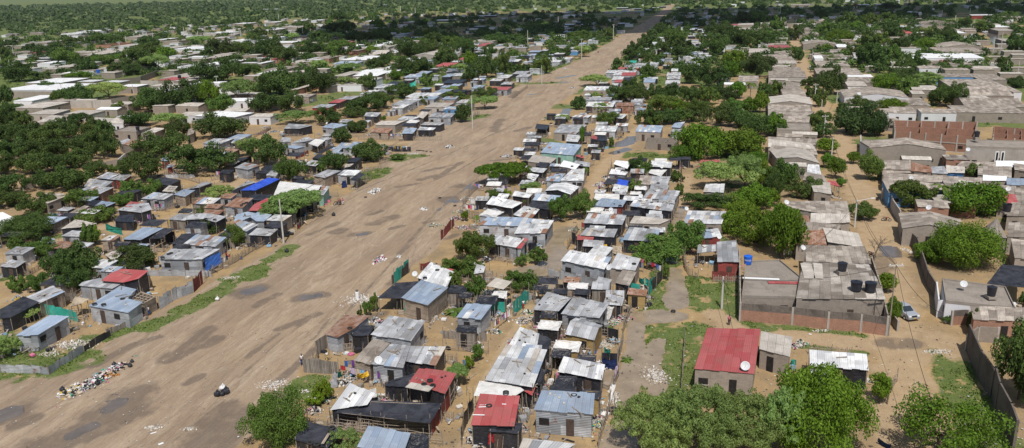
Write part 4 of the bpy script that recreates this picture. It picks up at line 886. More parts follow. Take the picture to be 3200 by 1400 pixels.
def car(T, x, y, head, paint, label, L_=4.6, W_=1.8, H_=1.75, pickup=False, name='parked_car', cat='car', at=None):
    g = G(T, x, y) if at is None else at; root = empty(name, (g.x, g.y, 0), -head); hw = W_/2; f = L_/2     # front towards -y
    prof = [(-f, .45), (-f+.02, .8), (-f+.25, .95), (-f+1.2, 1.06), (-f+1.9, H_-.04), (-f+2.3, H_)]
    prof += ([(-f+3.3, H_-.02), (-f+3.6, 1.08), (f, 1.05)] if pickup else [(f-.9, H_-.03), (f-.15, 1.15), (f, .95)])+[(f, .45)]
    b = MB(); arch = [(-f+.85), (f-.95)]
    def wz(z): return hw if z < 1.02 else hw-(z-1.02)*.28
    for sg in (-1, 1):
        pts = [Vector((sg*wz(z), y_, z)) for y_, z in prof]; bot = []
        for ax in arch[::-1]:
            bot += [Vector((sg*hw, ax+.38*cos(a), .34+.38*sin(a))) for a in [0, .6, 1.2, 1.9, 2.5, 3.14]]
        P_ = pts+[Vector((sg*hw, f, .32))]+[Vector((q.x, q.y, max(.32, q.z))) for q in bot]+[Vector((sg*hw, -f, .32))]
        b.poly(P_ if sg < 0 else P_[::-1])
    for (y0, z0), (y1, z1) in zip(prof, prof[1:]): b.poly([(wz(z0), y0, z0), (wz(z1), y1, z1), (-wz(z1), y1, z1), (-wz(z0), y0, z0)][::-1])
    b.box((0, 0, .36), (W_-.1, L_-.1, .1)); b.build('body', M[paint], root)
    def pane(pts, nm): m = MB(); m.poly(pts); return m.build(nm, M['car_glass'], root)
    y0, z0, y1, z1 = -f+1.22, 1.08, -f+1.88, H_-.07; nn = Vector((0, -(z1-z0), (y1-y0))).normalized()*.012
    pane([Vector((-wz(z0)+.1, y0, z0))+nn, Vector((wz(z0)-.1, y0, z0))+nn, Vector((wz(z1)-.1, y1, z1))+nn, Vector((-wz(z1)+.1, y1, z1))+nn], 'windscreen')
    for sg in (-1, 1):
        for ya, yb in ((-f+1.75, -f+2.6), (-f+2.7, min(f-1.2, -f+3.5))):
            za, zb = 1.07, H_-.12; pane([(sg*(wz(za)+.008), ya-(.25 if ya < -f+2 else 0), za), (sg*(wz(za)+.008), yb, za), (sg*(wz(zb)+.008), yb-.03, zb), (sg*(wz(zb)+.008), ya+.12, zb)][::(1 if sg > 0 else -1)], 'side_window')
        m = MB(); m.box((sg*(hw-.25), -f+.02, .78), (.36, .1, .17)); m.build('headlight', M['white_paint'], root)
        m = MB(); m.box((sg*(hw+.13), -f+1.6, 1.12), (.2, .1, .16)); m.build('mirror', M[paint], root)
        for ya in arch:
            m = MB(); q = Vector((1, 0, 0)).to_track_quat('Z', 'Y'); m.lathe([(0, -.1), (.2, -.1), (.33, -.09), (.34, 0), (.33, .09), (.2, .1), (0, .1)], (sg*(hw-.1), ya, .34), 16, q=q); wo_ = m.build('wheel', M['rubber'], root)
            m = MB(); m.lathe([(0, .0), (.19, 0)], (sg*(hw+.005), ya, .34), 12, q=q); m.build('rim', M['dish_grey'], wo_)
    m = MB(); m.box((0, -f-.03, .52), (W_-.1, .14, .22)); m.build('bumper', M['cloth_grey'], root); m = MB(); m.box((0, -f-.02, .8), (.8, .06, .2)); m.build('grille', M['dark_opening'], root)
    m = MB(); m.box((0, -f-.11, .52), (.34, .02, .16)); m.build('number_plate', M['cloth_yellow'], root)
    if pickup: m = MB(); m.box((0, f-.85, 1.07), (W_-.25, 1.5, .06)); m.build('bed_cover', M['zinc_blue'], root)
    tag(root, label, cat); return root
# ---------------------------------------------------------------- data: tile, height, roof, wall, options | outline pixels | label
HOUSES = """
I 2.4 b z D|150,1127 378,1122 700,942 492,937|lone small blue-roofed tin hut at lower left beside white gravel
I 2.5 b z|888,822 1290,893 1440,800 1285,765 1380,685 1215,650|tin house with three tyres on its bluish roof beside an unfinished frame
I 2.4 g v|790,618 1130,650 1262,594 1000,560 830,590|grey tin shed directly below the raised red sheet roof
I 3.0 r k|1020,570 1240,588 1400,558 1500,497 1225,478 1110,512|red sheet roof raised over black plastic walls with a beige cloth at its side
I 2.3 g d|240,745 400,800 655,690 525,635|long grey striped tin roof continued by dark cloth at far left
I 2.2 K k|0,950 110,940 400,800 240,748 0,870|dark shade cloth lean-to running to the left edge of the photo
I 2.3 b k|1232,152 1420,160 1650,60 1440,50|shack with pale blue roof and black walls left of the black awning
I 2.4 K n b|1490,150 1625,140 1765,62 1650,58|black netting awning beside the pale blue roof, rubbish under it
I 2.3 K k|1720,205 1835,200 2000,100 1830,105|peaked dark tarp shack next to the wide pale tin roof
I 2.4 g z|1835,205 2170,228 2280,145 1975,118|wide pale tin roof with a small green tree in front of it
I 2.6 g z D|1600,355 2030,357 2215,265 1720,268|long tin house with a blue tarp on its end wall
I 2.0 b k|1310,265 1400,270 1515,212 1400,210|
I 2.0 t d|1060,310 1140,375 1250,300 1130,280|small tan sheet roof between two dark bushes
I 2.5 t k|610,50 860,25 980,0 760,-20|
I 1.9 b G|405,185 550,195 552,152 430,142|tiny hut with blue roof and teal wall behind small trees
I 2.1 E n|700,832 822,800 898,765 765,762|faded pink cloth awning beside the tyre-roofed house
I 2.1 O d|1290,765 1440,800 1560,735 1420,690|unfinished stick frame joined to the tyre-roofed tin house
E 2.3 g k|965,665 1100,677 1210,630 1080,615|
E 2.4 g r|1105,677 1240,692 1330,640 1250,622|tin shack with rusty red wall at the end of the dark wood
E 2.3 g z|845,748 1045,762 1140,715 900,690|
E 2.6 g u|790,795 1000,828 1150,770 880,758|
E 2.6 c m|380,850 475,922 680,850 620,822 450,820|brown-roofed block house left of the feathery small tree
E 2.6 W w|-60,1150 90,1150 155,1080 30,1025 -60,1040|
E 2.2 k k|885,925 960,955 1080,910 930,890|
E 2.3 b k|960,940 1060,957 1165,922 1020,905|
E 2.1 c n|700,1015 780,1022 900,955 850,948|
E 2.4 g k|1180,985 1420,1012 1530,990 1500,940 1300,945|grey shack roof that meets a small red one
E 2.6 r k|1250,955 1370,962 1440,925 1310,910|small red roof patch behind the grey shack roof
E 1.9 k k|1145,1100 1340,1110 1350,1045 1200,1050|low hut wrapped in black plastic with a green net at its foot
E 2.4 g z|1420,872 1650,882 1750,845 1550,828|
E 2.4 b d|1745,832 1862,852 1965,795 1850,780|square hut with clean blue roof and stick walls
E 2.3 K k|1500,700 1690,742 1825,695 1640,662|
E 2.2 t n|1630,798 1740,803 1790,760 1700,752|
E 2.5 g k|1900,772 2010,762 2140,715 2050,712|
E 2.6 g z|2355,560 2490,582 2620,545 2465,517|square grey tin house whose shaded side is black
E 2.6 r r|2250,482 2290,487 2350,445 2290,440|
E 2.4 K k|2350,487 2440,492 2540,455 2400,465|
E 2.1 t k|2270,535 2350,535 2420,502 2340,500|
E 2.3 b r|1620,492 1700,494 1715,475 1640,468|
E 2.2 b r|1675,555 1740,556 1735,535 1700,533|
E 2.6 g z|2035,315 2200,327 2350,275 2150,270|
E 2.3 b n|2320,312 2420,320 2462,292 2360,282|
E 2.6 b z|2290,265 2420,277 2540,237 2400,232|
E 3.0 s m|1135,197 1370,202 1520,157 1290,150|flat white roofed block house with a black tank beside it
E 2.8 t m|1415,217 1560,207 1665,170 1560,163|
E 3.0 u m x|1235,322 1330,347 1440,320 1330,285|block house with orange rusty patch roof beside the dark wood
E 2.8 g m|1190,295 1240,330 1330,290 1290,270|
E 3.0 t m|350,108 550,98 665,50 520,42|
E 3.0 t w|870,105 1080,112 1170,65 960,57|
E 3.0 t w H1.2|1085,117 1240,117 1250,57 1160,57|
E 3.0 W z|1950,40 2360,52 2560,12 2200,-5|long white roof above tin walls behind the dark trees
E 2.8 c m|1880,240 1950,215 1968,172 1900,172|
E 3.0 B k|2415,790 2576,788 2820,680 2700,665|building under a bright blue tarp roof
E 2.6 g z|2330,793 2400,762 2580,705 2500,690|
E 2.4 u z|2255,948 2440,967 2550,885 2380,878|shack roof loaded with tyres and scrap left of the wide red roof
E 2.6 g k|1870,1082 2050,1075 2170,1102 2280,1055 2110,1030 1980,1030|pale two-piece roof on black walls with black tyres on it
E 2.4 b z|2340,1135 2475,1075 2600,1022 2490,1010 2380,1040|
I 2.4 g z|2280,22 2478,75 2600,22 2400,-30|
F 3.2 T k|170,852 575,866 660,748 240,710|wide house roofed with one big white canvas tarp
F 2.6 g G|560,830 680,835 745,768 640,755|hut with mint green plank walls at the edge of the airstrip
F 2.6 r k|-76,992 160,993 288,887 110,878 -20,935|wide deep red roof just below the white canvas
F 2.4 b z|0,1098 80,1100 162,1045 20,1020 -60,1062|
F 2.3 g z|100,635 200,650 240,602 150,598|
F 2.5 g d|575,642 690,662 862,602 720,590|ragged stick hut with a dark blue cloth by the airstrip
F 2.4 g k|480,532 600,547 657,510 560,492|
F 2.2 K k|560,467 680,472 722,437 620,430|
F 2.5 k k|915,502 1000,507 1072,475 940,470|
F 2.3 t k|890,562 950,547 985,522 900,532|
F 2.2 K n|940,682 1010,692 1107,642 1040,625|dark branch-and-net canopy standing alone at the airstrip edge
F 2.4 b k|725,397 830,402 877,365 782,362|
F 2.5 b z|800,362 960,367 1042,332 860,322|
F 2.6 b z|950,330 1050,335 1068,307 985,303|
F 2.0 K n|600,417 660,412 805,350 760,348|
F 2.5 b z|260,347 400,372 495,355 380,338|
F 2.5 T n|525,318 620,347 702,287 600,272|white cloth canopy held up on poles in a sandy yard
F 2.5 g z|350,312 470,302 592,282 510,265|
F 2.4 g z|240,302 350,302 352,270 265,265|
F 2.5 g k|275,168 440,167 570,142 330,130|
F 2.8 b z D|660,153 790,167 922,132 760,115|
F 2.4 g z|835,103 915,107 985,80 870,75|
F 2.3 g k|1085,42 1215,47 1265,17 1110,12|
F 2.8 t m x|1195,128 1400,132 1512,90 1260,95|beige block house with a pale roof behind the airstrip shacks
F 2.4 z z|1420,78 1560,82 1652,57 1480,50|
F 2.3 T k|1510,108 1600,117 1652,92 1550,77|
F 2.6 t p|1620,47 1680,67 1742,12 1670,-5|
F 2.7 g z D|1730,53 1960,57 2007,17 1790,8|
F 2.3 g k|1650,132 1850,132 1902,112 1700,108|
F 2.3 b k|1465,217 1580,217 1622,172 1500,168|
F 2.2 g k|1625,182 1780,182 1812,167 1650,160|
F 2.2 u d|1150,202 1330,212 1380,170 1180,165|
F 2.2 g n|1200,347 1300,352 1320,337 1220,335|
F 2.5 z k|2315,925 2576,970 2680,932 2380,865|
F 2.5 T z R.5|2240,1042 2400,1062 2500,1005 2330,972|
F 2.7 b z D|2240,1135 2690,1150 2722,1072 2330,1060|long bluish roofed tin house with a black doorway at the airstrip side
G 2.3 z z|600,52 765,57 802,42 640,40|
G 2.4 g m|415,207 640,222 757,137 490,130|
G 2.4 k n b|230,168 350,177 382,137 250,125|shack top wrapped in black plastic at the very edge of the airstrip
G 2.4 z z|830,192 1040,197 1067,152 850,142|
G 2.3 z k|540,295 660,302 702,240 560,230|
G 2.2 k k|785,285 960,292 952,255 850,253|round-looking hut wrapped in black plastic in the sandy square
G 2.4 r p|790,262 850,280 862,247 810,235|tiny red roof leaning on the black plastic hut
G 2.4 z k|1010,57 1110,67 1162,27 1040,20|
G 2.3 g k|930,22 1060,22 1080,10 950,6|
G 2.8 b m|1240,197 1495,207 1520,150 1275,140|block house with a two-tone bluish white roof beside roofless walls
G 2.1 O m|1342,302 1630,318 1680,272 1360,262|roofless grey block walls in a small meadow
G 2.6 b z|1600,152 1690,162 1742,107 1640,115|
G 2.1 g z|1590,202 1715,202 1702,182 1620,177|
G 2.9 b G|285,407 620,437 702,332 380,305|big zinc-roofed house with green front and pink fence
G 2.3 r p|635,442 725,467 727,447 665,430|small red tin roof beside the pink fence
G 2.4 t m|155,497 370,527 452,472 215,435|
G 2.2 K n|75,482 170,477 202,447 110,443|
G 2.3 K k|240,542 340,562 382,522 280,510|
G 2.4 W m|475,547 640,577 682,542 520,505|
G 2.4 g k|600,532 780,552 787,520 640,500|
G 2.3 z k|145,592 310,612 357,572 190,560|
G 2.2 z k|150,662 230,692 272,637 160,615|
G 2.4 b z|340,692 480,702 532,627 400,630|
G 2.4 z z|480,692 720,692 732,582 600,590|
G 2.5 z k R.6|330,792 590,832 677,752 410,720|wavy white gabled roof next to two round papaya crowns
G 2.4 z k|0,842 170,867 207,832 30,800|
G 2.5 b k|205,887 430,907 490,862 250,838|
G 2.2 K k|160,952 390,987 452,902 210,890|
G 2.3 z k|0,952 60,942 87,907 0,900|
G 2.4 z k|10,1035 190,1082 277,987 120,950|
G 2.4 W k|1020,522 1160,572 1202,502 1045,487|
G 2.4 z z|975,622 1140,637 1167,612 1000,583|
G 2.2 T k|1370,612 1500,647 1562,592 1400,583|
G 2.5 z k|1390,547 1600,562 1617,512 1400,498|
G 2.4 c m|1270,722 1385,737 1410,652 1290,645|
G 2.5 g z|1385,727 1565,742 1592,662 1410,650|
G 2.2 K n|920,722 1050,727 1072,692 960,683|
G 2.3 B k|1050,737 1160,742 1175,702 1070,685|
G 2.3 z z|1005,797 1160,807 1172,762 1030,743|
G 2.3 g k|1380,792 1560,792 1582,752 1400,735|
G 2.4 g z|1310,870 1640,892 1692,812 1380,790|
G 2.3 T k|820,882 1080,902 1082,842 840,830|
G 2.6 b r|810,952 1110,957 1152,907 900,893|blue-grey roof over a dark porch beside a satellite dish
G 2.8 g k D|1180,947 1610,1002 1632,942 1230,893|large grey roof with tyres over a black front wall
G 2.6 g k|715,1117 1110,1137 1152,1047 770,1025|
G 2.5 t m|1180,1122 1480,1130 1597,1092 1230,1060|
G 2.7 z m|1720,1117 2110,1130 2152,1017 1770,1008|
G 2.4 r z|1865,552 2040,547 2092,497 1900,498|
G 2.6 z m|1920,802 2130,812 2142,742 1950,740|
K 2.6 g k|685,112 1025,137 1062,72 750,55|grey roof shack with laundry behind and a yellow tarp before it
K 2.2 r k|650,158 815,163 832,125 660,118|small crimson sheet roof on black plastic by the muddy lane
K 2.5 g k|1110,157 1440,182 1492,77 1180,48|
K 2.3 z z|755,302 930,342 1022,257 850,220|
K 2.9 z z D|490,367 930,457 1002,357 580,278|long white tin house standing at the flooded lane
K 2.8 z m D|980,442 1240,472 1292,372 1060,318|white roofed hut with a dish, joined to the long white tin house
K 2.2 g m|835,602 970,627 1007,572 870,543|
K 2.4 c k|1030,592 1180,627 1252,502 1110,475|shack with patched brown and white corrugated roof over green netting
K 2.4 g k|205,862 470,877 592,767 350,710|
K 2.5 g z|490,907 880,947 972,827 620,755|large patched pale roof beside hanging white cloth
K 2.5 g a Q.7|530,1107 830,1170 917,1022 640,943|hut with half grey half white gable roof and straw-coloured wall
K 2.3 z r|1885,150 2110,124 2072,55 1870,75|tin roof on dark red walls under the mango tree
K 2.4 z n|1860,292 2060,272 2060,217 1870,222|white tin porch roof on posts before a sandy yard
K 2.8 g r|2065,382 2285,382 2257,172 2060,190|tall pale tin roof over dark red boards next to the blue tank
K 2.6 z z|20,98 340,93 422,-18 110,-35|
J 2.5 g k|2290,150 2440,212 2530,140 2370,108|
J 2.5 z z|2440,207 2620,237 2700,162 2520,130|
K 2.3 r v|40,242 95,250 165,165 100,160|small red roof on grey tin beside the big open black barrel
L 3.0 s m|-265,735 280,748 350,562 120,372 -225,385|grey slab-roofed wing of the walled compound
L 3.6 p m Q.4|280,750 1180,757 1012,408 350,380|main patched roof of the walled compound, brown with white streaks
L 3.2 c m|380,376 1040,402 970,245 370,232|
L 3.2 t m|600,178 960,237 907,102 547,45|bare cream roof sheet house below the street lamp
L 3.0 u m|280,202 590,212 557,77 310,90|house roofed with dark rusty tin left of the cream roof
L 3.0 c m|320,75 700,85 730,20 330,-20|
L 3.0 s w|1785,785 2490,857 2390,642 1750,560|flat slab house with a dish and a black tank on its corner
L 2.8 c o|2065,962 2620,982 2620,865 2030,848|low annex with weathered roof and orange brick front
L 3.0 K n|2200,605 2620,640 2620,450 2350,430|
L 3.0 c m H2.6|2140,60 2270,140 2405,140 2330,0|building with a pointed pyramid-shaped grey roof
L 3.0 c m|2405,132 2600,137 2600,-10 2420,-10|
L 3.0 c m|2480,345 2620,352 2620,190 2440,168|
H 3.0 c m|190,962 830,1070 790,905 175,900|
H 3.0 t m|420,1130 830,1110 810,1045 430,1040|
H 3.0 u m|300,1110 430,1120 410,1060 250,1050|
H 3.2 c m R1.0|1352,1172 1885,1205 1950,1085 1312,1018|gabled grey-roofed house facing the street with a plain block gable
H 4.2 c m R1.3|1018,362 1797,385 1745,325 1035,285|long pale-roofed grey block warehouse with a shallow gable
H 4.2 s w x|930,305 1020,360 1040,290 970,283|white plastered annex at the end of the grey block warehouse
H 4.6 O o|1280,195 2075,250 2105,105 1270,85|unfinished red brick building without a roof, inner walls showing
H 5.2 s P|1990,347 2700,380 2700,300 1995,283|pale two-storey building with two narrow white windows
H 3.6 O o|2265,262 2700,280 2700,190 2275,157|
H 3.0 c m|1145,577 1435,582 1432,497 1150,498|
H 2.8 u m|1435,592 1650,612 1642,560 1440,513|
H 2.5 c m|1150,632 1440,612 1440,592 1150,593|
H 2.7 g m|1650,617 1810,622 1772,557 1640,558|
H 2.7 t b|1790,612 1980,612 1980,562 1790,548|
H 2.9 c m|1885,547 2280,552 2292,512 1950,503|
H 2.9 c m|2110,632 2450,662 2450,562 2110,553|
H 3.0 W m|2290,557 2620,552 2620,507 2290,503|
H 2.8 c m|1160,682 2150,730 2150,680 1160,630|
H 2.8 W m|2160,692 2400,692 2400,662 2160,653|
H 2.8 b m|2400,732 2640,742 2640,682 2400,668|
H 3.4 c m|2480,582 2640,602 2640,542 2470,522|
H 3.2 c B|1213,812 1780,802 1762,737 1145,700|corrugated roof house with a bright blue wall on the street
H 3.0 c m|2270,802 2500,832 2492,762 2230,748|
H 3.0 r m|2310,912 2520,917 2482,842 2305,838|
H 3.0 c m|2400,1042 2640,1052 2640,925 2450,918|
H 3.0 c m|2490,900 2640,920 2640,790 2480,780|
H 3.0 c m|70,102 415,107 422,52 60,43|
H 3.0 c m|0,42 400,47 470,2 0,-5|
H 3.0 s m|90,182 440,187 422,122 95,113|
H 3.0 c m|0,312 480,332 500,282 0,260|
H 3.0 t m|0,352 480,372 442,332 0,287|
H 3.0 c m|0,387 500,432 482,382 40,338|
H 3.0 t m R.9|85,465 520,517 430,392 20,388|house with a pale cream gable roof by the clipped round street tree
H 2.8 z w|390,602 540,642 512,535 400,528|
H 2.8 c m|350,682 600,722 562,642 370,608|
H 3.0 t m|460,802 640,827 622,722 420,713|
H 2.6 r n|610,722 722,752 682,702 600,690|crimson awning over the street between two round bushes
N 2.6 c d|980,245 1150,290 1350,90 1175,50|half brown corrugated roof with pale patches by the sandy yard
N 2.6 g z|1155,280 1480,320 1555,110 1350,90|grey tin roof with a satellite dish below it
N 2.4 g k|1470,250 1810,298 1910,140 1550,120|
N 2.6 r k|1530,480 1905,578 2015,385 1640,330|red roof with three tyres on black plastic walls
N 2.4 z k|745,745 1120,690 1200,595 945,522|white corrugated roof next to the great sagging black shade net
N 2.2 K n S|800,770 1750,880 1880,690 925,645|great sagging black shade net stretched over a whole yard
N 2.2 K k|1280,500 1530,520 1610,385 1300,470|
N 1.9 K k|380,1040 720,1130 875,950 480,870|low black plastic roof with four tyres and a plank on it
N 2.5 b z|1015,1110 1480,1190 1558,1010 1130,930|pale blue tin roof cut off by the bottom edge of the photo
N 2.2 k k|1480,1150 1740,1150 1742,1030 1560,1020|
J 2.4 u z|695,1110 820,1140 1000,1060 1150,955 900,945|patchwork roof of rust, white and tyres beside the airstrip
J 2.3 K k|950,1125 1130,1125 1200,1040 1060,1035|
J 2.7 g z|1150,1115 1560,1180 1705,1000 1340,943|large patched blue-grey roof on tin walls with a darker strip
J 2.9 b d D|1460,745 1730,818 1935,655 1660,583|hut with a clean blue-grey roof on walls of stacked branches
J 2.4 K n b|1220,745 1465,748 1650,590 1400,608|black net awning on posts leaning on the branch-walled hut
J 2.6 b z|2012,940 2265,960 2378,842 2120,825|small square tin hut alone in a sandy yard
J 2.4 z k|1615,540 1920,640 1990,500 1760,400|white roof with a red stripe and three tyres
J 2.3 r k|1705,470 1925,528 1990,478 1750,437|red stripe sheet across the white tyre roof
J 2.3 t n|2315,625 2490,660 2576,600 2410,560|pale patched canopy on posts in front of the leafy tree
J 2.0 k k|2300,705 2370,715 2390,690 2310,685|
J 2.1 T k|2360,725 2520,755 2530,700 2400,690|
J 2.3 g d|2190,500 2290,490 2310,450 2220,435|
O 2.3 z z|-40,100 250,110 275,0 80,-60|small white tin roof with dark cloth beside it
O 2.1 K k|235,125 385,135 398,50 265,5|
N 2.9 z k|2300,440 2790,515 2930,160 2515,110|tall bright zinc roof with many long sheets in the middle lane
O 2.3 K k|165,490 300,500 345,370 265,335|
O 2.2 r k|125,560 205,600 240,520 160,490|
N 2.3 T n|2190,600 2576,620 2700,560 2600,500 2250,480|white cloth canopy with sacking and a tyre on it
N 2.6 r k|2160,900 2600,905 2655,640 2255,615|pink-red roof with white wheel and boards lying on it
N 2.1 K k|2340,960 2640,985 2690,900 2360,900|
O 2.5 z k|455,355 905,440 935,310 520,225|white corrugated roof over glossy black plastic walls
O 2.9 b z D|218,740 815,790 832,608 300,575|blue-roofed tin hut with a single dark door
O 2.4 z z|60,1150 500,1180 640,1110 110,1055|
O 2.4 a k|0,-2000 1,-2000 1,-2001 0,-2001|
P 2.8 c m|0,10 1,10 1,9 0,9|
X 3.0 r m|2169,1153 2357,1169 2376,1030 2210,1028|large red-roofed block house with a dish on its corner
X 2.7 t m|2372,1090 2468,1116 2476,1058 2378,1037|
P 2.6 z k|420,300 1012,347 990,210 412,168|white-roofed black shack by the sandy street
P 2.2 z n|430,490 755,500 745,372 425,355|
"""
HOUSES = '\n'.join(l for l in HOUSES.split('\n') if '-2000' not in l and '|0,10 1,10' not in l)
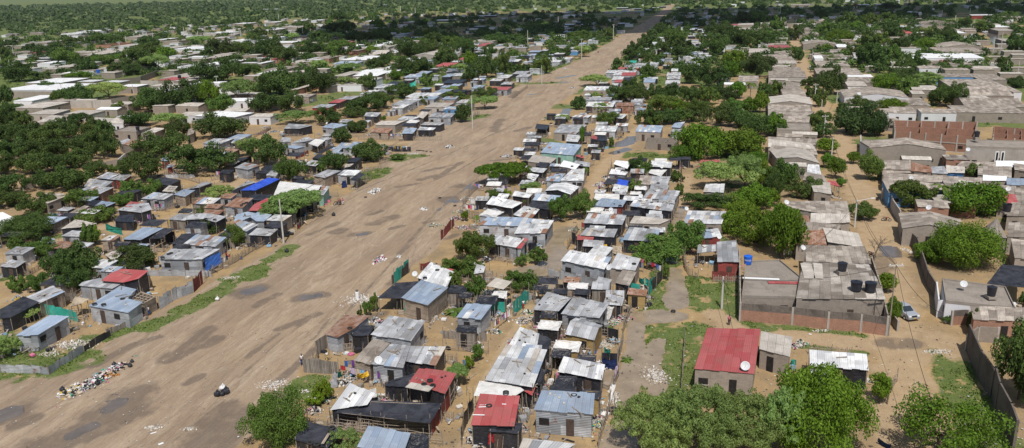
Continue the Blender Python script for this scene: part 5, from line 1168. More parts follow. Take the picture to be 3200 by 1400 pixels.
BOXES = """
A 3.2 W w x|0,905,600,840|long low white roof in front of the school-like building
A 3.0 W w|130,1015,320,965|
A 3.0 t m|150,1085,430,1030|
A 3.0 c m|360,1045,560,995|
A 3.2 W m|250,835,600,785|
A 3.0 t m|410,697,560,683|
A 3.0 t m|525,675,700,637|
A 2.6 W w|560,747,690,727|
A 3.0 t w|0,610,180,583|
A 3.0 t m|110,650,230,628|
A 3.2 z k|240,590,480,555|
A 3.0 W w|370,640,500,618|
A 3.0 t m|215,475,395,450|
A 3.0 W w|610,340,790,322|
A 3.0 W m|670,392,790,372|
A 3.0 W m|760,318,980,303|
A 4.2 O o x|960,455,1115,415|far roofless walls of red brick among pale houses
A 3.0 t m|720,530,940,488|
A 3.0 t m|960,525,1160,485|
A 3.0 t m|810,550,1010,520|
A 3.0 c m|870,575,1020,555|
A 3.0 t w|1120,465,1300,445|
A 3.0 t w|1180,640,1340,612|
A 3.0 t w|975,690,1090,660|
A 3.0 W w|1340,600,1400,590|
A 3.0 t m|1250,375,1380,350|
A 3.0 t m|1360,355,1440,335|
A 3.0 W m|1330,430,1440,410|
A 3.0 W m|1560,400,1650,383|
A 3.0 t m|1560,490,1720,460|
A 3.0 c m|1660,415,1800,380|
A 3.2 W w|1730,495,2000,450|
A 3.0 W w|1850,520,2080,490|
A 2.8 c o|1735,535,1855,502|
A 3.0 t m|1740,555,1900,535|
A 3.0 t m|2060,580,2200,548|
A 3.0 t m|2110,560,2210,500|
A 3.0 W m|2160,635,2310,600|
A 3.0 z w|1780,670,1960,635|
A 3.0 W w|1950,665,2120,628|
A 3.4 W P|2040,335,2290,315|
A 3.0 t w|2270,300,2420,255|
A 3.0 W w|2320,410,2450,380|
A 3.0 W m|2450,310,2550,285|
A 2.8 W w|2200,900,2345,865|
A 3.0 W w|2130,840,2220,825|
A 3.0 W m|1840,860,2040,825|
A 3.0 t m|1510,900,1700,870|
A 2.8 W w|1590,920,1690,895|
A 3.0 r m|1585,808,1760,780|red roof seen over a tan wall at far left
A 3.0 t m|1600,790,2000,718|
A 3.0 W m|2340,240,2490,225|
A 3.0 W m|2050,270,2110,253|
A 3.0 r m|290,535,390,508|
A 3.0 t m|40,395,150,380|
A 3.0 t m|310,430,470,405|
A 3.0 c m|100,530,280,515|
A 3.0 t m|600,540,700,500|
A 3.0 W w|1890,575,2040,565|
A 3.0 t m|2270,560,2400,540|
B 3.0 W w|95,385,205,360|
B 3.0 W m|90,225,210,210|
B 3.2 t m x|230,275,385,240|
B 3.0 W m|365,210,470,197|
B 3.0 W w|535,208,625,195|
B 3.0 W m|125,300,200,280|
B 3.0 t m|350,280,505,262|
B 3.0 t m|200,345,330,320|
B 3.0 c m|450,392,565,358|
B 3.0 W m|130,432,360,415|
B 2.6 r o|95,605,245,575|
B 3.0 W m|0,640,55,613|
B 3.2 c m|70,705,280,668|
B 3.2 W w|0,745,110,705|
B 3.0 t o|295,635,440,603|
B 2.8 z w|480,605,640,578|
B 3.0 c o|575,590,735,558|
B 3.0 W m|850,605,1120,563|
B 2.6 b z|770,640,1010,605|
B 2.4 r w|1010,613,1100,595|
B 3.0 t m Q|1155,545,1300,515|
B 3.0 W m|1230,530,1410,505|
B 3.0 t m|1050,560,1180,535|
B 3.0 W w|1095,470,1230,447|
B 3.0 t P|1225,475,1340,447|
B 3.0 W w|895,472,975,448|
B 2.8 c o|925,515,1015,475|
B 2.6 r o|870,430,950,415|
B 3.0 W m|1240,440,1430,395|
B 3.4 t P R|1560,565,1840,513|beige long house with an open porch end
B 3.2 W m|1440,225,1625,208|
B 3.0 b m|1395,350,1480,318|
B 3.0 W m|1060,255,1220,232|
B 3.0 t m|1090,290,1220,262|
B 3.0 W m|1090,215,1200,190|
B 3.0 W m|1460,395,1600,360|
B 3.0 t w|780,855,1060,770|
B 3.0 t m|780,765,905,720|tan-roofed block hut in front of long low roofs
B 3.0 W m|965,740,1350,690|
B 3.0 W m|1250,695,1425,645|
B 3.0 W m|970,765,1220,730|
B 2.3 k k|1285,855,1435,805|
B 2.4 z v|1180,885,1310,840|
B 2.3 b k|1475,780,1640,750|
B 2.4 b k|1600,745,1710,700|
B 2.4 z v|1040,945,1155,908|small square tin hut standing in a green meadow
B 2.4 g k|808,1000,955,965|square black plastic hut next to the small red-roofed one in the field
B 2.4 r k|722,1035,835,1007|small hut with red roof and black wall in the field
B 2.4 g r|560,1085,730,1055|
B 2.8 c m|290,975,530,950|
B 2.6 t o|340,905,400,840|
B 2.5 r m|1785,670,1950,635|
B 2.4 b z|1910,700,2040,665|
B 2.4 b k|1865,775,1950,750|
B 2.4 k k|1865,835,2060,790|
B 2.4 z p|1940,765,2100,735|
B 2.4 b z|1850,880,1960,860|
B 2.4 b k|1945,865,2040,845|
B 2.4 b z|2160,890,2260,865|
B 2.5 r v|2335,905,2530,878|tin shack with bright red roof near the airstrip
B 2.4 z v|1500,975,1800,935|
B 2.5 b k|1780,935,1910,893|
B 2.5 z v|1465,1010,1640,975|
B 2.4 b z|1620,1000,1790,973|
B 2.5 g z|1360,1055,1550,1020|
B 2.5 z v|1365,1090,1475,1058|
B 2.6 t E|1690,1080,1910,1020|
B 2.4 b z|1865,1000,2000,975|
B 2.5 z v|2010,1035,2150,1005|
B 2.4 b B|1880,1100,2060,1075|
B 2.4 z k|2345,815,2460,795|
B 2.4 z p|2430,785,2535,757|
B 2.4 g k|2460,850,2570,830|
B 2.4 b k|2450,625,2580,600|
B 2.5 r m|2205,462,2300,435|
B 3.0 t m|2260,500,2450,472|
B 3.0 t m|2160,420,2380,370|
B 2.6 W w|2000,500,2050,470|
B 2.6 r m|2030,600,2090,582|
B 2.6 b k|2190,270,2290,250|
B 2.4 b k|1790,205,1950,185|
B 2.4 W k|2230,160,2410,150|
B 2.6 W m|2530,150,2580,135|
B 2.4 z k|2210,570,2320,545|
B 2.4 W k|40,95,220,75|
B 2.4 W k|1230,50,1310,40|
C 2.4 g k|80,410,140,393|
C 2.4 b B|245,410,330,392|
C 2.5 z k|130,395,300,350|
C 2.4 b k|70,560,230,530|
C 2.4 b k|160,525,280,490|
C 2.4 z k|290,512,355,497|
C 2.4 z v|355,600,585,550|
C 2.4 z v|350,625,480,598|
C 2.4 g k|240,600,350,572|
C 2.4 z k|420,545,520,510|
C 2.4 z k|575,490,700,460|
C 2.4 b B|580,520,660,495|
C 2.4 b k|670,445,740,432|
C 2.4 z k|0,620,60,585|
C 2.4 g k|0,745,140,718|
C 2.6 g z|35,775,160,740|tin hut with a black doorway panel on the sandy left edge
C 2.4 z v|760,410,870,380|
C 2.4 b k|800,395,850,375|
C 2.4 z k|890,300,1060,270|
C 2.4 b k|640,225,760,190|
C 2.4 z k|690,250,820,225|
C 2.4 z v|440,270,560,250|
C 2.4 b k|510,325,580,310|
C 2.4 z k|700,320,800,300|
C 2.4 z k|1060,240,1180,220|
C 2.4 z k|1180,210,1240,190|
C 2.4 b k|520,250,620,228|
C 3.0 W w|510,160,680,130|
C 3.0 W m|460,130,560,115|
C 2.6 b z|930,120,1100,95|
C 2.6 z z|1100,105,1170,85|
C 2.6 c m|1160,120,1240,95|
C 2.6 b z|1230,115,1330,85|
C 2.6 b z|1330,100,1400,80|
C 2.5 z k|1050,80,1200,60|
C 2.5 b k|1200,90,1300,70|
C 2.5 z k|1400,80,1480,60|
C 2.5 z k|1480,65,1550,45|
C 2.6 g z|1125,660,1345,630|
C 2.5 N k|1170,635,1245,612|
C 2.5 r z|1065,695,1150,678|red end of a long roof beside the airstrip
C 2.5 z v|1150,710,1240,680|
C 2.5 r z|1235,712,1320,687|
C 2.5 z z|1015,755,1110,728|
C 2.5 r z|1095,762,1240,735|long red and white striped roof by the airstrip tree
C 2.5 z z|940,735,1240,710|
C 2.5 z z|1000,805,1110,760|
C 2.5 K k|1105,812,1180,765|
C 2.5 r z|1025,830,1115,805|
C 2.6 b E|1320,830,1435,795|hut with yellow wall and pale blue roof
C 2.8 z m|715,910,1045,875|
C 2.4 z v|990,865,1060,845|
C 2.5 z p|800,1075,1015,1030|
C 2.4 T k|740,1070,830,1035|
C 2.5 z v|725,960,790,940|
C 2.5 g z|740,1010,990,980|
C 2.8 u u|1045,1065,1225,1040|boarded shack with a pale roof beside the lane bushes
C 2.5 b k|1480,620,1530,600|
C 2.5 z v|1380,650,1470,630|
C 2.4 z v|1310,500,1400,485|
C 2.5 z k|1420,500,1520,460|
C 2.5 z k|1400,440,1470,425|
C 2.5 z k|1440,385,1560,360|
C 2.5 z k|1520,320,1600,290|
C 2.5 z v|1880,570,2010,530|
C 2.5 b k|1740,550,1860,520|
C 2.5 b k|1630,665,1760,645|
C 2.5 z v|1760,665,1890,640|
C 2.5 z v|1720,635,1850,605|
C 2.5 g k|1610,640,1700,620|
C 2.5 z v|1600,715,1670,695|
C 2.5 z v|1555,760,1700,735|
C 2.5 z v|1560,795,1690,768|
C 2.5 z v|1540,840,1690,812|
C 2.5 z k|1840,480,1930,440|
C 2.5 z k|1850,440,1900,410|
C 2.5 z k|1870,300,1950,265|
C 2.5 z k|1770,235,1880,215|
C 2.5 b k|1860,190,1960,165|
C 2.5 z k|1640,230,1720,210|
C 2.5 z k|1570,270,1640,250|
C 2.5 r k|1730,180,1790,165|
C 2.5 z k|1790,300,1840,280|
C 2.5 z k|1740,330,1800,310|
C 2.5 z k|1780,130,1850,110|
C 2.5 z k|1930,100,2000,85|
C 2.5 z k|1650,75,1700,60|
C 2.5 z k|2030,40,2100,22|
C 3.0 W w|2200,50,2260,30|
C 2.8 W m|2130,850,2350,835|
C 3.0 z w|2080,800,2200,760|
C 3.0 c m|2270,820,2480,765|
C 3.0 t m|2260,300,2480,265|
C 3.0 r m|2200,255,2280,235|
C 3.0 c m|2480,300,2600,265|
C 3.0 t m|2270,250,2430,235|
C 3.0 t m|2380,530,2600,490|
C 3.0 t m|2210,525,2330,500|
C 3.0 t m|2500,240,2600,190|
D 3.4 t m|230,50,415,12|
D 3.0 c m|220,160,330,95|
D 3.0 W m|330,165,510,130|
D 3.0 c m|300,200,480,170|
D 3.0 t m|300,250,490,215|
D 3.0 c m|320,300,520,265|
D 3.2 c m R|315,350,520,310|
D 3.0 W m|375,415,580,375|
D 3.2 c m R|355,450,700,415|
D 3.0 W m|700,475,810,447|
D 3.2 c m|470,560,770,525|
D 3.2 c m|490,665,830,605|
D 3.2 W w|470,590,560,560|
D 3.2 c m|495,750,960,670|
D 3.0 W m|740,775,1060,750|
D 3.0 c m|760,830,1060,780|
D 3.2 t P|800,865,1003,820|small square house roof before the round trees
D 3.6 c w R1.4|768,978,1425,905|white gabled house with a small arched window facing the camera
D 3.0 t m|1450,945,1580,920|
D 3.4 c P|5,775,390,715|boxy beige house with grey roof at the narrow street
D 3.2 c m|60,715,340,680|
D 3.2 c m|0,640,280,595|
D 3.2 t m|90,640,290,612|
D 3.0 c m|0,595,250,490|
D 3.0 c m|0,445,190,370|
D 3.0 r m|0,480,220,455|
D 3.0 c m R|130,920,345,835|
D 3.0 c m R|150,975,390,905|
D 3.4 t m R|0,1045,450,975|
D 3.0 c m|0,1120,440,1040|
D 3.4 W P|1295,280,1465,245|
D 3.4 r m H1.5|1355,335,1470,295|
D 3.0 W m|1470,330,1600,290|
D 3.4 c m R|1530,240,1900,190|
D 3.2 c m R|1560,285,1890,245|
D 3.2 W m|1820,335,2000,300|
D 3.4 c m R|1720,480,2200,425|
D 3.2 c m|1700,520,2190,470|
D 3.2 W m|1480,600,1620,520|
D 3.8 W w x|1590,585,2180,535|long bright white wall building at upper right
D 2.6 c m|1585,620,1765,585|
D 2.6 r m|1770,632,1875,597|
D 3.2 c B|1700,775,2135,735|long roof over a bright blue wall at right
D 3.2 c m|2130,805,2410,745|
D 3.2 c m|1830,870,2400,800|
D 3.2 c m Q|1950,960,2480,870|
D 3.2 t m|1960,1020,2290,965|
D 3.2 c m Q|1980,1070,2600,985|
D 3.2 c m|1890,1130,2600,1065|
D 3.2 c w|2470,930,2560,870|
D 3.6 W r|2050,155,2300,115|
D 3.6 c m|2320,180,2600,125|
D 3.0 t m|2130,260,2400,190|
D 3.0 W m|2240,275,2460,245|
D 3.0 t m|2400,420,2600,360|
D 3.0 t m|2320,310,2500,285|
D 3.0 W w|1440,125,1550,100|
D 3.0 W m|900,50,1030,18|
D 3.0 W m|1090,45,1190,20|
D 3.0 W w|2010,60,2120,20|
D 3.0 c m|0,150,70,60|
D 3.0 c m|0,235,60,160|
D 3.0 c m H2|520,215,600,165|
D 3.0 c m|1380,1060,1640,985|
D 3.0 r m|1480,935,1570,915|
"""
TREES = """
N 220 640 1200 560 n2|bushy mid-green tree cut by the bottom edge left of the low black roof
N 690 480 700 180 y|upper of two yellow-green small trees by the airstrip fence
N 600 590 730 170 y|lower of two yellow-green small trees by the airstrip fence
N 900 950 1250 350 A|
N 2020 290 540 230 a|feathery green shrub-tree over the middle lane beside the red tyre roof
N 2140 220 350 90 y|
N 2230 110 275 120 s|
N 1590 310 360 70 s|
O 1480 620 1330 720 A|left part of the great feathery acacia at the bottom edge
O 1900 540 1330 800 A|middle part of the great feathery acacia at the bottom edge
O 2330 590 1330 700 A|right part of the great feathery acacia at the bottom edge
P 130 560 1330 520 A|
P 480 410 1330 900 M|big leafy green tree covering the lower white porch roof
P 1110 370 670 230 o|clipped round bush beside the white-roofed black shack
P 1700 580 1330 950 L|loose pale-green tree with visible branches at the bottom right
P 2500 -40 720 520 n|dark bushy tree behind the tall street wall, upper part
P 2680 300 800 320 n|dark bushy tree at the right edge behind the tall wall
O 2340 390 530 90 s|
L 140 -180 390 360 m|
L 1930 0 500 620 m|large bright green tree right of the sandy street above the slab house
L 1600 180 410 330 m|bright lobe tree overhanging the street wall
L 1190 490 690 200 o|clipped bush beside the compound corner on the street
L 1250 750 1010 170 o|clipped bush standing in front of the silver pickup
L 1810 930 1020 80 s|
L 2040 890 1100 120 n|
L 2560 700 850 110 n|
K 1480 160 430 520 n2|wide bushy tree above the flooded lane by the clothesline
K 1740 0 330 340 n2|
K 110 480 710 290 n2|leafy tree standing in the water of the flooded lane
K 280 230 430 180 s|
K 100 320 440 110 s|
K 1550 420 570 90 s|
J 2200 90 400 330 n2|tree with open base right of the red tin fence
J 2070 345 600 330 n2|tall leafy tree beside the white tyre roof
J 1960 520 700 200 n2|
J 2210 550 800 190 n2|
J 1110 780 940 80 s|
J 1190 730 900 100 s|
J 1050 860 940 60 s|
F 2420 510 760 420 f|flat bright green canopy tree beside the airstrip with laundry below
G 30 515 730 260 f|
G 190 700 830 230 a|
G 420 770 880 155 o|
G 140 870 960 80 o|
G 40 945 1010 75 o|
G 490 870 1120 230 n2|
G 700 825 1100 250 n2|
G 1240 475 640 190 n|
G 1350 500 660 130 n2|
G 1240 690 830 190 n2|
G 745 555 640 75 o|
G 450 565 640 140 y|
G 1650 600 710 130 n2|
G 1690 740 850 100 s|
G 940 10 145 210 n2|
G 520 30 115 150 a|
G 1000 220 360 80 s|
G 705 160 330 55 o|
G 1370 -30 140 200 n|
G 1560 -10 140 240 n|
G 1450 30 140 150 n2|
F 400 780 1127 560 a|wide feathery acacia beside the airstrip under a concrete pole
F 230 900 1150 330 a|
F 120 270 560 340 n|
F 340 470 710 270 n2|
F 790 410 610 260 n|
F 620 520 630 160 n2|
F 1150 300 510 330 n|
F 870 170 320 190 n|
F 1000 100 220 220 n|
F 400 20 135 350 a|
F 740 -30 145 250 n|
F 1290 40 95 60 o|
F 1010 -40 60 260 n|
F 2070 -50 110 170 n|
F 950 600 660 160 s|
F 540 670 730 120 s|
F 2110 1000 1100 90 o|
F 2390 790 910 120 s|
F 2510 790 880 140 y|
F 1430 425 490 150 s|
E 60 -30 170 240 n|
E 230 10 170 200 n|
E 80 130 330 300 n|
E 300 130 350 300 n|
E 520 120 380 320 n|
E 650 90 290 260 n|
E 780 20 170 220 n|
E 950 80 260 240 n|
E 1080 100 300 160 n|
E 150 290 520 300 n|
E 400 290 500 300 n|
E 640 270 480 300 n|
E 860 230 420 300 n|
E 1050 210 480 300 n|
E 60 450 640 260 n|
E 330 430 640 320 n|
E 560 420 620 300 n|
E 800 380 580 300 n|
E 960 500 660 220 n|
E 90 640 850 300 n|
E 90 800 980 320 n|
E 470 600 790 280 n|
E 700 560 820 360 n|
E 1380 0 160 300 n|
E 1720 10 160 340 a|
E 1790 85 270 250 n|
E 2200 30 290 440 n|
E 1640 220 470 410 n|
E 2050 340 660 500 n|
E 1470 430 720 350 n|
E 1260 490 630 130 n2|
E 1130 540 630 100 s|
E 820 780 970 270 n2|
E 400 840 1040 300 n|
E 1330 700 880 180 n2|
E 1500 700 870 240 n2|
E 1230 830 960 220 n2|
E 1000 960 1130 330 n2|
E 2210 725 920 270 A|
E 2110 930 1040 230 s|
E 2530 270 460 260 a|
E 350 1040 1200 400 n|
I 280 -60 200 560 n|
I 200 150 320 170 n2|
I 440 170 370 260 n2|
I 900 10 240 150 n2|
I 960 45 210 110 y|
I 830 220 560 420 n|large dark bushy tree left of the raised red roof, upper lobe
I 640 300 640 260 n|
I 760 450 720 330 n|
I 1380 250 490 440 n|
I 1230 370 480 140 n2|
I 380 520 710 220 n2|
I 190 540 700 160 n2|
I 2090 130 265 170 o|
I 2100 -20 110 200 n|
I 2380 30 240 220 n2|
I 260 820 1000 400 a|
M 60 -10 250 260 A|
A 200 640 830 270 n|
A 430 720 820 260 n|
A 560 340 620 290 n|
A 650 500 650 260 n2|
A 880 610 760 190 n|
A 810 715 810 210 m|
A 490 825 920 250 n|
A 800 865 1060 290 n|
A 1100 890 1010 430 a|
A 600 920 1050 160 n2|
A 1420 470 720 340 n|
A 1600 560 720 300 a|
A 1500 440 560 260 n|
A 1670 480 600 200 m|
A 1250 530 620 170 m|
A 1060 560 650 220 n2|
A 970 560 640 130 m|
A 1180 650 760 200 n|
A 1340 660 760 220 n|
A 1670 700 770 140 m|
A 2200 620 850 390 n|
A 2480 650 770 220 n2|
A 1530 910 1130 330 n|
A 1830 840 1130 360 n|
A 2100 810 1100 240 m|
A 2250 960 1140 250 n2|
A 2430 820 1050 310 a|
A 1500 370 500 190 n|
A 860 370 440 190 n|
A 1050 340 440 260 n2|
A 1190 380 450 170 n|
A 50 890 1080 180 n|
A 100 1040 1150 210 n|
A 1200 1040 1140 170 n2|
A 2240 400 580 240 n|
A 2450 430 560 210 n2|
A 2090 490 590 120 n|
A 50 490 600 120 n|
A 100 600 680 150 n2|
A 1990 380 460 240 a|
A 2550 350 430 120 n|
A 730 380 460 180 n|
A 330 580 650 140 n|
A 1880 620 690 120 n2|
A 100 410 490 150 n|
A 320 440 520 120 n|
A 1700 400 440 110 n|
A 2000 300 350 100 n|
A 1440 260 320 150 n2|
A 2380 560 640 180 n|
A 2010 690 760 160 n|
B 850 130 210 160 n|
B 900 230 330 200 n|
B 780 240 330 180 n|
B 1250 300 430 190 n|
B 1150 320 430 200 n|
B 1020 330 420 200 n|
B 800 335 420 170 a|
B 640 320 430 200 n|
B 560 430 570 260 n|
B 820 415 570 270 n2|
B 80 400 580 240 n|
B 200 430 580 150 n|
B 340 480 640 230 n|
B 1540 390 590 280 n|
B 1730 420 580 220 n|
B 1900 480 650 200 n|
B 1780 340 450 200 n|
B 1970 370 480 200 n2|
B 2130 400 560 210 n|
B 2160 530 690 150 m|
B 2320 570 790 240 n|
B 2480 560 750 160 n2|
B 1560 590 760 300 n|
B 1700 620 740 140 n|
B 1300 550 680 130 n|
B 1190 600 700 170 n|
B 1410 705 810 130 m|
B 1130 750 910 180 n|
B 910 780 910 220 a|
B 950 640 740 240 a|
B 640 610 710 210 a|
B 260 700 960 360 n|
B 480 710 900 260 n|
B 650 720 950 270 n|
B 350 930 1140 270 n|
B 100 780 980 260 n|
B 90 950 1140 320 n|
B 1120 960 1140 330 n|
B 1280 930 1100 220 n|
B 960 1030 1140 150 n|
B 1480 850 1000 250 n|
B 1730 760 870 150 n2|
B 2150 700 830 150 n|
B 2060 650 760 150 a|
B 2300 970 1110 300 a|
B 2310 890 990 210 n|
B 1990 870 950 130 a|
B 2010 930 1040 210 n2|
B 2080 1060 1140 180 n2|
B 1170 460 540 120 m|
B 1230 195 290 130 m|
B 1510 290 360 90 m|
B 1730 300 400 130 n2|
B 2430 340 440 260 n|
B 2340 475 580 150 n|
B 1430 400 480 90 n2|
B 1030 460 540 120 l|
B 380 340 420 150 a|
B 480 290 370 130 n2|
B 40 290 380 140 n|
B 530 230 320 110 n|
B 1690 980 1060 120 n2|
C 320 590 750 190 n2|
C 160 650 740 140 n|
C 60 670 740 100 n|
C 540 480 570 120 n|
C 410 460 540 140 n|
C 720 465 575 170 a|
C 960 295 390 130 n|
C 670 320 410 240 n2|
C 1190 500 610 170 n|
C 1060 600 700 110 n|
C 1230 440 550 130 n|
C 1360 370 500 170 n|
C 1480 250 360 150 n|
C 1640 310 480 190 n2|
C 1600 400 560 200 n|
C 1750 410 520 180 n|
C 1690 480 610 170 n|
C 1500 420 530 120 n|
C 1320 550 630 150 n|
C 1440 560 630 100 n|
C 850 765 880 300 a|
C 1180 810 960 200 n|
C 1100 870 1040 230 n|
C 1250 860 1050 230 n|
C 1380 670 800 170 n2|
C 1340 750 830 100 m|
C 840 920 1020 120 A|
C 680 970 1110 140 n|
C 900 1030 1140 180 A|
C 1800 670 850 180 n|
C 2000 670 890 290 n|
C 1430 860 1020 200 n|
C 1600 850 1020 220 n|
C 1500 960 1140 230 n2|
C 1650 1000 1140 240 m|
C 1800 880 1060 220 n|
C 1950 870 1060 200 n2|
C 1860 1010 1140 240 n2|
C 2070 860 1000 150 n|
C 2270 830 1000 160 m|
C 2180 900 1040 150 N|
C 2230 1000 1140 230 n2|
C 2400 1000 1140 180 M|
C 2530 840 1000 140 n|
C 2490 950 1140 150 M|
C 2230 510 700 190 m|
C 2200 620 780 170 m|
C 2460 560 790 270 N|
C 2070 200 380 220 n|
C 2040 340 560 260 n|
C 2200 310 490 200 n|
C 2350 290 490 240 n|
C 2520 320 470 140 n|
C 2470 95 240 180 n2|
C 2320 120 240 150 n|
C 1900 205 260 80 n|
C 1950 420 480 130 n|
D 260 270 410 150 n|
D 110 160 330 150 n2|
D 20 330 480 110 n|
D 310 500 640 100 n|
D 270 480 560 90 n2|
D 570 240 350 150 n2|
D 720 305 440 240 m|
D 540 100 190 120 n|
D 790 135 250 180 n|
D 1000 150 260 190 n2|
D 1210 135 230 160 n2|
D 890 220 300 130 m|
D 980 460 690 190 n|
D 1100 470 680 200 n|
D 1230 480 660 200 n2|
D 1010 330 470 180 n|
D 1140 330 470 180 n2|
D 1250 220 400 190 n|
D 1350 580 730 180 n|
D 1450 560 720 180 n|
D 1570 385 520 210 m|
D 1720 285 420 220 n|
D 1600 280 390 150 a|
D 840 480 570 170 n|
D 600 540 610 150 n2|
D 740 555 610 100 m|
D 640 700 960 260 n|
D 1180 740 950 240 m|
D 1390 800 970 200 n2|
D 1400 700 830 240 n|
D 1600 720 880 260 A|
D 1720 880 1080 260 n|
D 1870 860 1090 220 n|
D 2030 900 980 260 n|
D 430 790 870 170 n|
D 440 870 990 180 n|
D 530 930 1080 150 n2|
D 70 840 980 170 n2|
D 590 450 530 130 m|
D 870 590 680 150 A|
D 1330 400 530 200 n|
D 2160 220 330 180 n2|
D 1970 190 300 160 n|
D 2480 370 530 190 n|
D 2350 590 740 170 n|
D 2160 560 640 150 A|
D 2500 780 890 210 n|
D 1770 660 720 140 n2|
D 1980 660 750 160 n2|
D 920 980 1140 260 n|
D 1240 990 1140 260 m|
D 780 1040 1150 200 n|
D 1480 350 450 120 n|
D 1230 40 110 200 N|
D 1430 250 310 60 n|
H 940 -60 250 420 N|
H 780 30 220 220 N|
H 1080 30 260 220 N|great dark tree over the street bend, right lobe
H 1300 -10 90 260 m|
H 520 0 150 250 n2|
H 560 120 270 200 n|
H 60 20 250 200 m|
H 110 120 260 180 n|
H 590 265 420 230 o|round-crowned street tree with two thin trunks
H 600 420 560 160 o|
H 680 470 670 200 o|
H 860 400 520 150 o|
H 1010 420 700 240 n2|round street tree casting a dark round shadow
H 735 665 750 110 o|
H 950 930 1110 250 n2|
H 2060 535 680 190 n2|
H 1430 700 1000 380 n2|
H 2080 700 1090 500 m|bright domed mango tree behind the grey corrugated roofs
H 1880 860 1060 220 m|
H 130 500 800 300 n2|
H 30 620 920 220 n|
H 360 680 890 300 n|
H 40 780 960 160 m|
H 130 940 1200 330 m|
G 1900 120 500 440 m|large rounded dark mango, left of the pair above the sandy lane end
G 1750 320 500 260 m|
G 2280 170 480 500 m|large rounded mango right of the pair
G 2450 400 560 260 m|
G 2280 -30 170 300 n|
G 2450 60 260 280 n|
G 2100 -60 160 280 n|
G 2300 370 500 200 l|
G 2130 500 830 560 a|spreading olive acacia in front of the bright mangoes
G 2330 440 800 380 a|
G 2500 520 760 240 y|
G 1950 840 1000 400 n|
G 2430 730 1010 380 m|
G 2330 900 1127 340 m|
K 2450 -130 240 440 m|bright green mango left of the long grey corrugated roofs
K 2200 -120 120 260 m|
G 1690 -20 120 200 n2|
G 1850 -10 110 200 n|
"""
